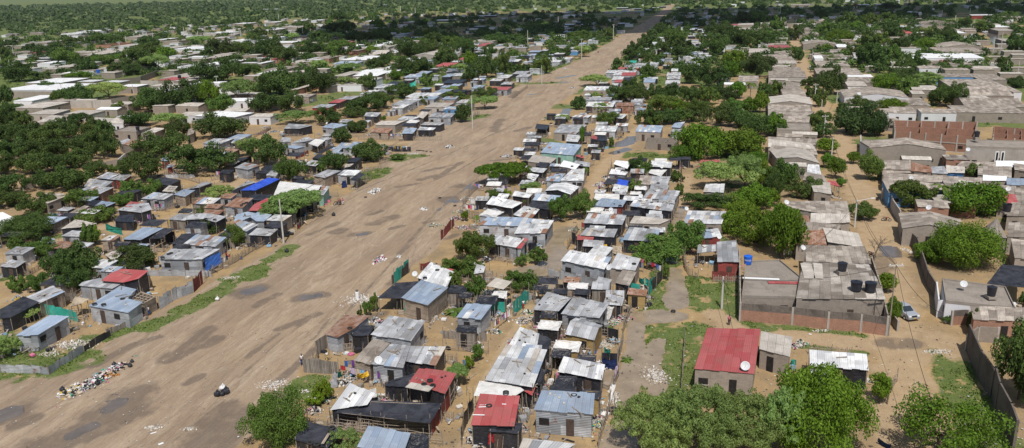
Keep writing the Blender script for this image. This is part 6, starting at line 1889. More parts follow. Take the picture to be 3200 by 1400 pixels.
FENCES = """
M z 1.2|10,370 330,378 495,392 600,320 850,165|low fence of bleached tin sheets round the corner yard at lower left
M k 1.0|850,165 960,90 1120,0|
I p .9|1080,1120 1325,1015|
I z 2.0|1610,862 1780,755 1950,690|grey tin sheet fence between yard and airstrip
I r 2.2|1950,690 2045,600|
I d 1.4|2060,560 2150,500 2350,400 2576,255|
I g 1.8|430,900 500,930 640,940 790,990|
I d 1.1|0,500 190,530 300,520 480,420|
F d 1.2|60,235 150,175 -20,260|
J d 1.3|0,265 130,190|
J k 1.8|1370,610 1540,490|
J g 2.2|1390,600 1540,480|green and black net fence corner beside the sandy path
J r 1.2|1655,470 1760,440|
N p 2.0|485,370 730,385|weathered board fence of the corner yard with two people
N p 1.8|730,385 830,370|
N d 1.3|490,370 620,240 620,200|
N p 2.0|610,205 720,120|
N d 1.2|720,130 880,150 1080,130|
N e 1.6|520,880 760,910 1060,960 1300,985 1760,1000|long fence of crooked horizontal branches under the black net
N r 1.9|1770,1010 1850,870 1960,690|rusty red and white fence wall along the lane
N d 1.9|1960,720 2030,560|
N d 1.8|2030,560 2040,440|
N k 2.1|2070,1120 2090,960 2190,760|
O z 2.1|-30,1100 -10,1000|
O d 1.4|870,1127 910,980 960,830 985,700 1020,520 1075,400|
O g 1.6|400,340 430,250|
O k 1.9|900,300 1060,310 1080,220|
O d 1.9|1090,200 1120,60|
K d 2.0|1120,1100 1190,900|
K g 2.2|15,930 170,780|tall taut green net fence beside a walking person
J g 1.7|2230,830 2370,890 2510,890|
K d 1.8|560,260 620,150 660,90|
K k 2.2|600,200 640,215 790,260|
K z 1.5|880,330 1010,360|
K g 2.0|1180,720 1280,740|
K g 1.8|960,800 1130,815|turquoise netting draped on the yard fence, nearest the path
K k 2.3|1380,700 1450,640 1510,560|
K g 2.3|1370,730 1430,640|
K d 1.9|800,770 1130,830|
K d 1.4|1730,440 1780,520 1870,560|
K r 1.5|2010,560 2240,575|
K d 1.6|1720,330 1740,450|
L o 2.7|-286,972 240,1015 600,1060 930,1085 1190,1127|long brick perimeter wall of the compound with block pillars
K m 2.8|2290,980 2285,700 2280,400|
L m 2.8|1190,1127 1120,800 1030,500|
L S 2.4|1380,160 1490,270 1600,620 1680,750|
L w 2.6|1680,750 1700,940 1790,940|
P S 3.6|2000,150 2110,420 2240,620|tall dark block wall along the street, upper stretch
P S 3.8|2250,610 2290,780 2400,1000 2460,1180|tall dark block wall along the street, lower stretch
P m 2.2|1990,140 2100,60 2300,70|
L o 2.2|1840,1020 2000,1010|
L m 1.6|1300,1080 1240,1000|
H P 2.6|1210,900 1250,1010 1320,1120|
H m 2.6|1145,885 1210,900|
H w 2.8|925,450 925,330|
D P 2.4|1600,700 2280,705|
A P 3.4|330,1120 560,1090 1130,1085|long tan perimeter wall across the lower left of the far town
A m 3.2|100,985 570,990|
A m 3.2|880,905 1420,830 1600,760|long grey block wall behind the school-like building
A P 2.6|1420,860 1830,870|tan wall with pale pillars in front of the red far roof
A m 2.4|970,1075 1370,1010|
E m 2.4|1040,590 1200,560|
E w 2.4|1200,560 1270,500|
E m 2.4|1270,500 1470,410|
E m 2.0|240,790 360,760|
E d 1.4|1660,640 1900,690 2200,780|
E d 1.4|1700,980 2100,880|
E d 1.4|2130,690 2576,640|
F d 1.5|0,645 100,620|
F r 1.3|400,480 530,425|low dark red tin fence by the sandy cross street
F d 1.5|590,270 800,260 1010,250|
F d 1.6|1030,280 1400,285 1870,290|stick fence in front of the row of black shacks
F k 1.6|1300,400 1560,400|
F d 1.2|1050,620 1260,570|
F d 1.4|1240,530 1350,490|
F d 1.6|2080,90 2250,30|
F d 1.6|380,350 700,380|
J r 1.9|1860,165 1995,20|dark red tin fence standing alone at the airstrip edge
F d 1.6|2060,1040 2240,1100|
F d 1.8|2080,980 2150,850 2240,760|
G e 1.2|80,255 220,258 370,255|
G d 1.6|1050,240 1130,190 1190,60|
G r 1.4|420,460 620,500|
G d 1.8|700,800 740,700 770,600|
G d 1.8|690,870 720,780|
G d 1.6|960,680 1000,590 1000,540|
G p 1.6|1700,770 1710,560|
G d 1.8|1620,1090 1680,920|
B d 1.5|1270,930 1370,920|
B z 1.5|2020,860 2130,870|
B d 1.5|2050,950 2200,900|
B d 1.5|2430,980 2530,950|
C d 1.5|420,690 640,590|
C d 1.5|0,1000 160,880|
P d 1.3|1200,690 1230,560 1300,450|
P d 1.1|410,180 630,190 830,200|
O d 1.6|1700,600 1720,350 1740,50|
"""
POLES = """
V 714 612 703 500 0|tall concrete pole beside the wide acacia and airstrip
V 1189 323 1184 240 0|
C 300 855 295 655 0|
C 700 605 697 380 1|
C 1020 410 1018 245 1|
C 160 485 155 270 0|
C 465 270 462 165 0|
D 445 600 443 500 0|
D 690 1040 692 905 1|
D 470 1010 468 840 1|
D 535 1150 530 1020 0|
D 2065 300 2070 205 0|
D 2255 600 2280 370 0|
D 2335 560 2350 310 0|
D 2395 740 2410 610 0|
D 2510 770 2540 620 0|
D 120 170 115 60 0|
D 125 290 122 170 0|
D 1750 150 1748 100 0|
D 2030 150 2028 80 0|
D 1885 210 1880 150 0|
A 140 570 125 455 1|
A 500 580 482 458 1|
A 362 815 338 660 0|
A 1283 640 1265 530 1|
A 1552 475 1520 300 1|
A 1273 450 1258 360 1|
A 1210 520 1203 430 1|
A 627 950 607 870 1|
A 1348 965 1335 870 0|
A 970 1125 955 1020 0|
A 1890 385 1882 300 0|
A 1997 390 1987 310 0|
A 2187 880 2172 760 1|
A 275 420 268 360 0|
A 648 400 640 340 0|
A 1480 375 1475 320 0|
A 860 460 845 380 1|
A 1852 330 1845 270 0|
A 2425 370 2422 300 0|
A 2335 390 2330 330 0|
A 100 680 92 600 0|
A 5 600 0 500 1|
A 1725 310 1723 265 0|
B 475 370 470 270 0|
B 230 215 225 140 0|
B 1010 475 1005 400 0|
B 1218 490 1212 415 0|
B 1605 165 1592 20 1|
B 1807 170 1797 85 0|
B 1455 110 1450 60 0|
B 2170 1127 2160 965 0|
B 155 665 150 600 0|
B 1138 350 1135 270 0|
B 1375 190 1372 130 0|
B 2028 160 2025 110 0|
B 2425 320 2422 240 0|
H 560 262 582 25 1|
H 640 440 652 355 0|
L 1210 1127 1270 385 1|grey wooden utility pole in front of the silver pickup
K 2110 850 2225 680 0|
"""
# ---------------------------------------------------------------- build everything
b_ = NB('silver_paint'); b_.out((.42, .44, .48), .3, .3)
b_ = NB('car_glass'); b_.b.inputs['Specular IOR Level'].default_value = .6; b_.out((.03, .04, .05), .08)
flat_mat('dark_paint', (.03, .03, .035), (.04, .04, .045), 1, .3, 0, .5)
flat_mat('lattice_red', (.45, .06, .05), (.5, .08, .06))
# people
P_ = [('X', 945, 1142, 2.9, 'cloth_white', 'cloth_navy', 'person in white shirt and dark trousers walking outside the board fence, carrying a light bag', 'walk', 1.66), ('X', 1023, 1128, -.5, 'cloth_white', 'cloth_yellow', 'child in white shirt with hands raised in the sandy corner yard', 'walk', 1.4),
      ('X', 2278, 1017, .4, 'cloth_pink', 'cloth_black', 'person in patterned top and dark skirt standing at the pole foot', 'stand', 1.62), ('X', 1636, 966, -.6, 'cloth_white', 'cloth_red', 'person in white top and red shorts walking by the tall green net', 'walk', 1.55), ('X', 467, 985, .8, 'cloth_white', 'cloth_blue', 'person in white shirt and blue trousers at the corner of the tyre-roofed house', 'stand', 1.5),
      ('X', 1826, 1116, .3, 'cloth_white', 'cloth_grey', 'person in white shirt sitting in the firewood yard', 'sit', 1.65), ('X', 1843, 1118, -.6, 'cloth_lightblue', 'cloth_black', 'dark-haired person sitting beside the one in white', 'sit', 1.5), ('X', 708, 805, 2.2, 'cloth_navy', 'cloth_red', 'person in dark blue by the stick fence with red buckets', 'stand', 1.6), ('X', 754, 812, 1.2, 'cloth_beige', 'cloth_blue', 'child outside the stick fence beside the airstrip', 'walk', 1.2),
      ('X', 1058, 642, 1.5, 'cloth_navy', 'cloth_grey', 'rider in navy shirt next to the motorcycle', 'stand', 1.65), ('X', 1064, 641, .4, 'cloth_red', 'cloth_black', 'person in red next to the motorcycle', 'stand', 1.6), ('X', 1072, 640, -.6, 'cloth_pink', 'cloth_white', 'person in long pink dress at the right of the motorcycle group', 'stand', 1.6), ('X', 934, 715, 1., 'cloth_purple', 'cloth_red', 'small person in the shade of the wide acacia', 'stand', 1.4),
      ('X', 1948, 424, .0, 'cloth_grey', 'cloth_black', 'dark figure walking in the sandy lane beside a stick fence', 'walk', 1.65), ('X', 1869, 165, .2, 'cloth_red', 'cloth_black', 'rider in red on the far motorcycle', 'stand', 1.7), ('X', 1846, 163, .2, 'cloth_navy', 'cloth_black', 'far dark figure at the airstrip edge', 'stand', 1.7), ('X', 1873, 600, .0, 'cloth_purple', 'cloth_navy', 'person in purple standing in the sandy lane between roofs', 'stand', 1.6), ('X', 2013, 72, 0, 'cloth_black', 'cloth_black', 'tiny figure walking on the far airstrip', 'walk', 1.7),
      ('X', 2002, 75, 0, 'cloth_grey', 'cloth_black', 'second tiny figure on the far airstrip, left of the other', 'walk', 1.7)]
for a in P_: person(*a)
o = G('X', 941, 1140); m = MB(); m.lathe([(0, 0), (.13, .05), (.16, .2), (.08, .36), (0, .38)], (0, 0, 0), 8); b2 = m.build('carrier_bag', M['cloth_white']); b2.location = (o.x, o.y, .35); tag(b2, 'light plastic bag in the hand of the person outside the board fence', 'bag')
for L_ in (HOUSES+BOXES).strip().split('\n'):
    if L_.strip(): poly_house(L_)
def infill():
    r = random.Random(2024)
    def inside(pt, poly):
        c = False; n = len(poly)
        for i in range(n):
            (x0, y0), (x1, y1) = poly[i], poly[(i+1) % n]
            if (y0 > pt[1]) != (y1 > pt[1]) and pt[0] < (x1-x0)*(pt[1]-y0)/(y1-y0)+x0: c = not c
        return c
    # V-coordinate zones: polygon, number, size range, roofs, walls, heading, max tries
    Z_ = [([(0, 600), (330, 470), (560, 395), (840, 330), (1170, 235), (1130, 300), (1080, 380), (900, 450), (790, 560), (560, 650), (380, 690), (180, 740), (0, 770)], 64, (2.6, 5.2), 'ggbzKKkku', 'zvkkdp', RW),
          ([(1180, 520), (1290, 370), (1360, 300), (1570, 290), (1560, 400), (1480, 480), (1420, 620), (1180, 600)], 34, (2.4, 4.2), 'zgzgkKT', 'kkzdp', RW), ([(1500, 500), (1530, 430), (1710, 420), (1720, 520), (1660, 640), (1450, 650), (1440, 590)], 26, (2.3, 4.), 'zgzgkKT', 'kkzdp', RW),
          ([(1190, 880), (1300, 760), (1440, 720), (1580, 770), (1570, 860), (1530, 1000), (1500, 1110), (1230, 1100)], 20, (2., 3.4), 'gKkTgu', 'kkdpa', RW), ([(1130, 700), (1260, 700), (1240, 860), (1200, 900), (1100, 860)], 5, (2., 3.2), 'gKkTu', 'kkdp', RW),
          ([(1600, 300), (1480, 290), (1500, 180), (1640, 90), (1740, 40), (1830, 60), (1760, 150), (1650, 240)], 60, (3.5, 6.5), 'zgbzgw'.replace('w', 'z'), 'zkv', RW), ([(950, 240), (1180, 120), (1500, 75), (1500, 110), (1300, 175), (1190, 230), (1000, 320)], 50, (3.2, 6.), 'zgbzkg', 'zkv', RW),
          ([(1930, 470), (1930, 170), (1960, 60), (2000, 60), (2050, 240), (2090, 330), (2090, 420), (2000, 430)], 26, (6, 10), 'cctpc', 'mmP', RS), ([(2130, 340), (2070, 120), (2300, 60), (2576, 60), (2576, 300), (2200, 330)], 60, (7, 12), 'cctptc', 'mmPw', RS), ([(2230, 430), (2576, 410), (2576, 560), (2300, 560)], 7, (5, 9), 'cctp', 'mmo', RS),
          ([(0, 300), (0, 120), (560, 80), (950, 60), (1150, 120), (900, 220), (620, 320), (300, 330)], 95, (7, 12), 'tWttWc', 'mmwP', RW)]
    later = []
    for zone, n, (s0, s1), rf, wl, hd in Z_:
        zx = [p[0] for p in zone]; zy = [p[1] for p in zone]; got = tries = 0
        W_ = [tuple(G('V', x, y)[:2]) for x, y in zone]; wx = [p[0] for p in W_]; wy = [p[1] for p in W_]
        while got < n and tries < n*60:
            tries += 1; v = (r.uniform(min(zx), max(zx)), r.uniform(min(zy), max(zy)))
            if not inside(v, zone): continue
            g = G('V', *v); a = r.uniform(s0, s1); d = a*r.uniform(.65, .95); h0 = hd+r.uniform(-.07, .07); ux, uy = Vector((cos(h0), -sin(h0), 0)), Vector((sin(h0), cos(h0), 0)); P = [g, g+ux*a, g+ux*a+uy*d, g+uy*d]
            test = P+[(P[0]+P[2])/2]+[(P[i]+P[(i+1) % 4])/2 for i in range(4)]
            if any(blocked(p.x, p.y) for p in test): continue
            bad = False
            for f in FOOT:
                if abs(f[0][0]-g.x) > 40 or abs(f[0][1]-g.y) > 45: continue
                if any(inside((p.x, p.y), f) for p in test) or any(inside(q, [(p.x, p.y) for p in P]) for q in f): bad = True; break
            if bad: continue
            w_ = r.choice(wl); k = r.choice(rf)
            if k in 'Kk' and r.random() < .35: w_ = 'n'
            FOOT.append([(p.x, p.y) for p in P]); arg = (r.uniform(1.9, 2.5) if w_ not in 'mPwo' else r.uniform(2.7, 3.3), k, w_, 'Q' if (w_ in 'mPwo' and r.random() < .3) else '', P); got += 1
            if w_ in 'mPwo': later.append((a*FPX/depth(g), arg))
            else: house(*arg)
    later.sort(key=lambda q: -q[0]); have = sum(o.name.startswith('block_house') for o in sc.objects)
    for i, (_, arg) in enumerate(later):
        if have+i < 298: house(*arg); continue
        h, k, w_, _o, P = arg; c = (P[0]+P[2])/2; a = (P[1]-P[0]).length; d = (P[2]-P[1]).length; ang = math.atan2((P[1]-P[0]).y, (P[1]-P[0]).x)
        EXTRA.append(((c.x, c.y, h/2), (a-.3, d-.3, h), ang, {'m': 5, 'P': 5, 'w': 7, 'o': 5}[w_])); EXTRA.append(((c.x, c.y, h+.05), (a, d, .1), ang, {'c': 3, 't': 4, 'p': 3, 'W': 0}[k]))
EXTRA = []
infill()
for L_ in TREES.strip().split('\n'):
    a, lb = L_.split('|'); f = a.split(); tree_px(f[0], *map(float, f[1:5]), f[5], lb.strip() or None)
for L_ in FENCES.strip().split('\n'):
    a, p, lb = L_.split('|'); f = a.split(); fence(f[0], p, float(f[2]), f[1], lb.strip() or None)
TOPS = {}
for i, L_ in enumerate(POLES.strip().split('\n')):
    a, lb = L_.split('|'); f = a.split(); q = list(map(float, f[1:6])); _, t = pole(f[0], *q[:4], arm=bool(q[4]), label=lb.strip() or None, wood=(f[0] == 'L'), what='tall thin utility pole' if not q[4] else 'utility pole with a crossarm'); TOPS[i] = t
_, lt = pole('L', 870, 30, 898, -250, arm=False, lamp=2.6, label='street lamp on a concrete pole with a long arm over the sandy street')
for a, b in ((0, 1), (1, 2), (2, 3), (3, 4)): wire(TOPS[a], TOPS[b], 1.2)
wire(lt, TOPS[len(TOPS)-2], 1.5); wire(lt, TOPS[len(TOPS)-3-0], 1.2)
n_ = len(TOPS)
def off_(v, d): return v+Vector((d, 0, -.15))
for a, b in ((lt, TOPS[n_-4]), (TOPS[n_-4], TOPS[8]), (TOPS[8], TOPS[9]), (TOPS[9], TOPS[7]), (TOPS[n_-4], TOPS[n_-3]), (TOPS[n_-2], lt), (off_(TOPS[n_-2], -.7), G('K', 2290, 560, 4)), (TOPS[n_-2], G('L', 1750, 900, 4)), (TOPS[n_-2], G('P', 1660, 700, 6)), (lt, G('L', 380, 260, 4)), (lt, G('H', 1250, 900, 3.5)), (TOPS[n_-1], G('O', 2330, 340, 3.3)), (TOPS[n_-1], G('K', 2300, 690, 3.4)), (TOPS[2], TOPS[0]), (TOPS[1], TOPS[2])): wire(a, b, .9)
# lattice mast far away
g = G('D', 878, 100); root = empty('radio_mast', g); fat = .35
for k in range(10):
    z0, z1 = k*5., k*5.+5; w0, w1 = 3-2.4*k/10, 3-2.4*(k+1)/10; m = MB()
    for a in range(4):
        c0 = Vector((w0*cos(a*pi/2+.78), w0*sin(a*pi/2+.78), z0)); c1 = Vector((w1*cos(a*pi/2+.78), w1*sin(a*pi/2+.78), z1)); c2 = Vector((w1*cos((a+1)*pi/2+.78), w1*sin((a+1)*pi/2+.78), z1)); m.bar(c0, c1, .18*fat*2, 4); m.bar(c0, c2, .1*fat*2, 3)
    m.build('mast_section', M['lattice_red' if k % 2 else 'white_paint'], root)
tag(root, 'red and white lattice radio mast far back', 'mast')

# water tanks
for x, y in ((885, 665), (1028, 675)): tank('L', x, y, 3.9, .78, 1.25)
tank('L', 745, 470, 4.6, .68, 1.2, legs=1.0)
tank('L', 2245, 720, 3.6, .62, 1.25, legs=.35); tank('H', 2400, 1000, 5.0, .75, 1.4, lid=False, legs=.3); tank('H', 2100, 250, 6.6, .65, 1.3, legs=.8)
bt = tank('K', 2372, 400, 3.1, .66, 1.25, 'tank_blue', label='blue water tank with white lettering on the compound corner')
tank('K', 205, 275, 0.15, .75, 1.45, taper=.95, lid=False); tank('O', 210, -60, .0, .01, .01) if False else None
tank('E', 1388, 185, 3.3, .6, 1.1); tank('A', 1808, 790, 3.6, .9, 1.6); tank('A', 990, 735, 3.2, .9, 1.7, 'tank_blue', label='far blue water tank beside a white house')
cu = bpy.data.curves.new('t', 'FONT'); cu.body = 'PAVCO'; cu.size = .34; cu.align_x = 'CENTER'; cu.extrude = .004
to = bpy.data.objects.new('t', cu); COL.objects.link(to); tm_ = bpy.data.meshes.new_from_object(to); bpy.data.objects.remove(to)
for v in tm_.vertices:      # wrapped round the tank
    x = v.co.x; a = x/.66; v.co = Vector((sin(a)*(.66+.01+v.co.z), -cos(a)*(.66+.01+v.co.z), v.co.y))
tm_.materials.append(M['white_paint']); lo = bpy.data.objects.new('lettering', tm_); link(lo, bt); lo.location.z = .62; lo.rotation_euler.z = -.3
# dishes
for q in (('O', 2345, 345, 3.1, .55), ('N', 1235, 285, 2.4, .5), ('K', 978, 470, 2.9, .5), ('G', 1400, 1045, 2.2, .5), ('G', 995, 1010, 2., .45), ('G', 1755, 1000, 3., .42), ('K', 2085, 160, 2.9, .4), ('L', 1965, 640, 3.5, .5), ('L', 350, 270, 3.6, .45),
          ('H', 1615, 990, 4.3, .5), ('H', 185, 935, 3.6, .5), ('H', 1440, 688, 3.4, .42), ('H', 2415, 800, 3.4, .5), ('D', 915, 960, 4.6, .7), ('G', 1340, 795, 2.8, .45), ('G', 1505, 575, 2.6, .4), ('F', 715, 128, 3., .4), ('G', 1295, 870, 2.7, .45), ('J', 1600, 535, 2.4, .45), ('H', 2010, 400, 4.4, .5)): dish(*q)
# tyres
for T_, z, L_ in (('I', 2.7, '950,808 1042,815 1235,757'), ('I', 2.8, '1635,340 1698,305 1720,297'), ('J', 2.6, '1805,410 1825,468 1700,545'), ('J', 2.6, '945,1053 940,1105'), ('N', 2.75, '1752,453 1692,492 1778,503'), ('N', 2.1, '765,930 742,970 548,1082 612,1095'),
                  ('K', 3.0, '622,292 682,302'), ('K', 3.0, '1170,348 1228,405'), ('G', 2.6, '605,548 700,535'), ('G', 2.9, '1405,915 1292,900'), ('G', 2.7, '1470,718'), ('G', 2.6, '1110,592 1135,597'), ('G', 2.8, '1088,945'), ('O', 3.1, '624,604'), ('N', 2.8, '2345,710'),
                  ('K', .1, '1622,880'), ('F', 0, '1850,867 2002,947 1103,860 1715,397 1760,403 1640,390 1620,388 1660,390 1685,394'), ('G', 0, '1072,404 150,245 200,250 250,250 300,248'), ('P', 0, '920,565'), ('E', 2.7, '2450,925 2430,940 2480,915'), ('N', 2.6, '2515,573'), ('E', 2.7, '2070,1078 2160,1085'), ('G', 2.6, '640,1010')):
    for p in L_.split(): x, y = map(float, p.split(',')); put_tyre(T_, x, y, z, 'lying on the ground' if z < .2 else 'lying on a tin roof')
# rubbish
ca = pi/2-RW
heap('M', 1000, 430, 5.2, 1.2, 520, 'long heap of mixed household rubbish on the near end of the airstrip', ('white', 'black', 'grey', 'white', 'beige', 'black', 'grey', 'black', 'beige', 'white', 'pink', 'green'), ang=ca, hgt=.6, szr=(.1, .42), rock=.15)
heap('M', 720, 540, 2., 1., 160, 'spread tail of the rubbish heap', ('beige', 'white', 'beige', 'black', 'grey', 'yellow'), ang=ca, hgt=.3)
heap('M', 1110, 400, .9, .6, 60, 'brown straw bundle on the rubbish heap', ('beige', 'orange'), szr=(.1, .3), hgt=.6)
for x, y, s, c, l in ((630, 555, .33, 'black', 'tied black bag at the near-left end of the long rubbish heap'), (985, 490, .36, 'black', 'black bag in the middle of the long rubbish heap'), (1150, 300, .3, 'black', 'black bag on top of the long rubbish heap'), (1310, 310, .3, 'black', 'black bag at the far end of the long rubbish heap'), (1330, 265, .25, 'black', 'black bag just beyond the long rubbish heap'),
                      (2190, 605, .42, 'black', 'left black bag of the small pile in mid airstrip'), (2275, 580, .48, 'black', 'right black bag of the small pile in mid airstrip'), (2235, 600, .36, 'black', 'middle black bag of the small pile in mid airstrip'), (2245, 545, .42, 'white', 'white bag on the small pile in mid airstrip')): bag('M', x, y, s, 'cloth_'+c if c != 'black' else 'black_plastic', l)
bag('J', 312, 285, .4, 'black_plastic', 'black bag at the edge of the grass strip below the acacia'); bag('F', 782, 1045, .42, 'black_plastic', 'black bag alone on the airstrip below the motorcycle'); bag('I', 2190, 770, .34, 'cloth_white', 'white bag alone on the airstrip near the tin fence')
for q in (('J', 1240, 365, 2.0, .8, 230, 'heap of pale rubbish with pink in mid airstrip', ('white', 'white', 'grey', 'pink', 'black'), .45), ('J', 1440, 330, .6, .3, 40, 'small scatter of white rubbish right of the pale heap', ('white', 'white', 'grey'), .15), ('F', 1200, 795, 2.6, 1.3, 260, 'heap of pale sacks and rubbish by the left side of the airstrip', ('white', 'beige', 'white', 'grey', 'black'), .5), ('F', 1690, 975, 1.2, .8, 110, 'small dark and white rubbish heap in mid airstrip', ('black', 'white', 'grey', 'brown' if False else 'beige'), .4),
          ('F', 1940, 350, 2.3, 1.2, 200, 'rubbish heap on the far left airstrip edge', ('black', 'white', 'grey', 'white'), .4), ('F', 2520, 445, 2.6, 1.4, 240, 'rubbish heap on the right airstrip edge', ('black', 'white', 'beige', 'grey'), .4), ('G', 415, 35, 2.4, 1., 120, 'dark and white rubbish scatter far along the airstrip', ('black', 'white', 'grey'), .3),
          ('C', 605, 885, 2.4, 1.2, 110, 'rubbish scatter on the far airstrip', ('black', 'white', 'grey'), .3), ('C', 530, 690, 2.4, 1.2, 90, 'pale rubbish on the far airstrip edge', ('white', 'white', 'grey'), .3), ('F', 2245, 575, .8, .6, 50, 'tiny rubbish pile near the flat green canopy', ('white', 'grey', 'black'), .3)):
    heap(*q[:6], q[6], q[7], hgt=q[8], ang=ca)
for q in (('M', 740, 90, 4.2, 2.4, 520, 'patch of white gravel beside the lone hut'), ('M', 500, 180, 1.6, 1.2, 90, 'white stones at the foot of the lone hut'), ('J', 1050, 760, 3., 2.6, 520, 'pale rubble round a white pillar at the airstrip edge'), ('N', 180, 490, 2.2, 1.6, 200, 'pale rubble on the airstrip near two yellow-green trees'), ('N', 490, 560, .9, .6, 70, 'small patch of white stones beside grass'),
          ('O', 1450, 390, 1.6, 2.4, 420, 'mound of white rubbish in the green strip by the flooded lane'), ('O', 1030, 630, .7, 2.2, 260, 'bank of pale stones along the flooded lane'), ('M', 1560, 920, 1.2, .7, 90, 'scatter of grey debris at the near airstrip edge'), ('M', 1905, 935, .9, .5, 50, 'thin scatter of stones on the near airstrip'), ('F', 1580, 420, 3, 1.4, 220, 'pale rubble in front of the washing fence'),
          ('P', 1700, 160, 2.0, .9, 160, 'pinkish rubble at the street corner by the tall wall'), ('L', 540, 1075, 1.6, .5, 90, 'white scraps along the foot of the brick wall'), ('O', 950, 80, 1.2, 1.4, 260, 'pile of pale firewood and sacks inside the yard'), ('L', 1400, 270, .7, 2.6, 160, 'white rubble along the street wall'), ('I', 2330, 545, 2.2, .9, 110, 'stones scattered in the grass strip'), ('C', 1500, 130, .1, .1, 3, 'few stones far back')):
    heap(*q[:6], q[6], ('white', 'beige', 'white'), 'rubble', hgt=.12, name='rubble', szr=(.06, .2), rock=.8)
r = random.Random(3)
for i in range(130):       # loose litter as a few scattered stuff patches over the whole airstrip
    pass
m = MB(); 
for i in range(900):
    x = r.uniform(0, 1400); y = 1263-.6*x+r.uniform(-30, 420)
    if y > 1400 or y < 300: continue
    g = unproj(x, y); s = r.uniform(.03, .11)*(1.6 if r.random() < .08 else 1); a = r.uniform(0, 3); m.poly([(g.x+s*cos(a+k*1.57)*r.uniform(.5, 1.3), g.y+s*sin(a+k*1.57)*r.uniform(.5, 1.3), .03+r.uniform(0, .06)) for k in range(4)], None, 0 if r.random() < .6 else (1 if r.random() < .6 else 2))
o = m.build('litter', [M['rubble'], M['cloth_grey'], M['bark']]); tag(o, 'stones and paper litter strewn over the dirt airstrip', 'litter', None, 'stuff')
m = MB()
for i in range(5200):       # litter, stones and scraps of the yards
    y = 480+920*r.random()**.8; x = r.uniform(0, 3200); g = unproj(x, y)
    s = r.uniform(.04, .15)*(1.9 if r.random() < .06 else 1); a = r.uniform(0, 3); z = .04+r.uniform(0, .08)
    if x < 2000-.98*(y-20) +60 and x > (1263-y)/.6-60: continue
    m.poly([(g.x+s*cos(a+k*1.57)*r.uniform(.5, 1.3), g.y+s*sin(a+k*1.57)*r.uniform(.5, 1.3), z) for k in range(4)], None, r.choice((0, 0, 0, 1, 1, 2, 2, 3, 4)))
o = m.build('litter', [M['rubble'], M['cloth_grey'], M['bark'], M['cloth_white'], M['black_plastic']]); tag(o, 'scraps, stones and plastic strewn about the yards and lanes', 'litter', None, 'stuff')
# piles of scrap in the yards
SP = """I 1150 230 1.6;I 1260 240 1.3;I 1650 130 1.8;I 1790 170 1.2;I 2400 150 1.5;I 1680 500 1.5;I 530 520 1.6;I 180 760 1;I 1390 680 1.5;E 1500 1060 2;E 1600 980 2;E 1980 1020 2;E 1430 1110 1.6;E 2420 1070 1.8;E 740 1040 2;E 640 1040 1.6;E 2300 590 1.2;E 1760 820 1.6;
F 60 220 2.5;F 180 200 2;F 100 160 2;F 1180 230 3;F 1330 240 2.6;F 1440 230 2;F 1250 200 2.2;F 520 520 2;F 1220 400 1.5;F 580 350 1.5;F 2150 950 2.2;F 2080 1010 2;F 2020 1080 2;F 2260 930 1.5;F 2130 880 1.6;F 480 590 1.6;F 1850 180 2;
J 1800 20 1.6;J 2080 45 1.8;J 2190 30 1.5;J 2250 80 1.2;J 2330 360 1.4;J 2250 520 1.6;J 2330 700 1.4;J 2550 840 1.5;J 2450 930 1.4;J 1750 960 1.5;J 1200 980 1.2;J 1240 1000 1;J 2400 1090 1.;N 1000 350 1.4;N 1180 350 2;N 1330 370 1.8;N 1450 370 1.2;N 1180 420 1.3;N 1250 640 1.5;N 1350 660 1.6;N 950 420 1.2;N 1600 690 1.5;N 900 480 1;N 1330 700 1.4;
N 690 640 1.4;N 590 760 1.2;N 2240 950 1.4;N 2310 1060 1.5;N 2200 1060 1.2;O 80 960 1;O 840 900 1.3;O 850 850 1;O 1000 60 1.4;O 900 300 1.6;O 620 170 1;O 20 60 1.;O 170 230 1;O 420 10 1.5;O 860 780 1;K 130 980 1.8;K 250 960 1.5;K 380 960 1.3;K 150 900 1.2;K 300 1050 1.5;K 520 1020 1.4;K 700 250 1.2;K 1070 130 1.3;K 1100 260 1.4;K 640 60 1.2;
K 900 660 1.;K 1150 740 1.6;K 1240 700 1.6;K 1290 820 1.6;K 1330 750 1.4;K 1000 1000 1.3;K 1100 960 1.4;K 260 230 1;K 1350 650 1.4;K 1900 390 1;G 860 740 1.5;G 1290 150 0.8;G 300 720 1.5;G 330 560 1.5;G 590 870 1.5;G 950 660 1.3;G 1620 640 1.6;G 1650 700 1.2;G 780 210 1.6;G 1100 1080 1.4;G 1200 840 1.4;G 440 1080 1.5;
C 1290 880 1.8;C 1700 620 2.2;L 440 340 1;L 770 20 0.7;L 2040 700 1;L 1130 650 1;P 260 110 1;P 330 80 1;P 470 480 0.6;L 2200 980 1;L 2350 990 1.4;L 2100 1000 1"""
PAL = (('white', 'black', 'grey', 'grey', 'black', 'beige', 'pink'), ('black', 'beige', 'grey', 'lightblue'), ('beige', 'beige', 'grey', 'white'), ('black', 'black', 'grey', 'white'), ('white', 'grey', 'black', 'grey', 'lilac', 'beige', 'red'), ('grey', 'beige', 'black', 'yellow', 'green', 'white', 'grey'))
PN = ('white, black and pink', 'black and beige', 'beige and grey', 'mostly black', 'white and lilac', 'grey and coloured')
for i, q in enumerate(SP.replace('\n', '').split(';')):
    T_, x, y, s = q.split(); x, y, s = float(x), float(y), float(s); pi_ = i % 6
    o = heap(T_, x, y, s, s*.8, int(80+70*s), 'x', PAL[pi_], hgt=.7, name='scrap_pile', szr=(.07, .28), rock=.25); del o['label']; auto(o, f'untidy pile of {PN[pi_]} household scrap', 'scrap pile', 'scrap piles in the yards', tp(T_, x, y)); o['kind'] = 'stuff'
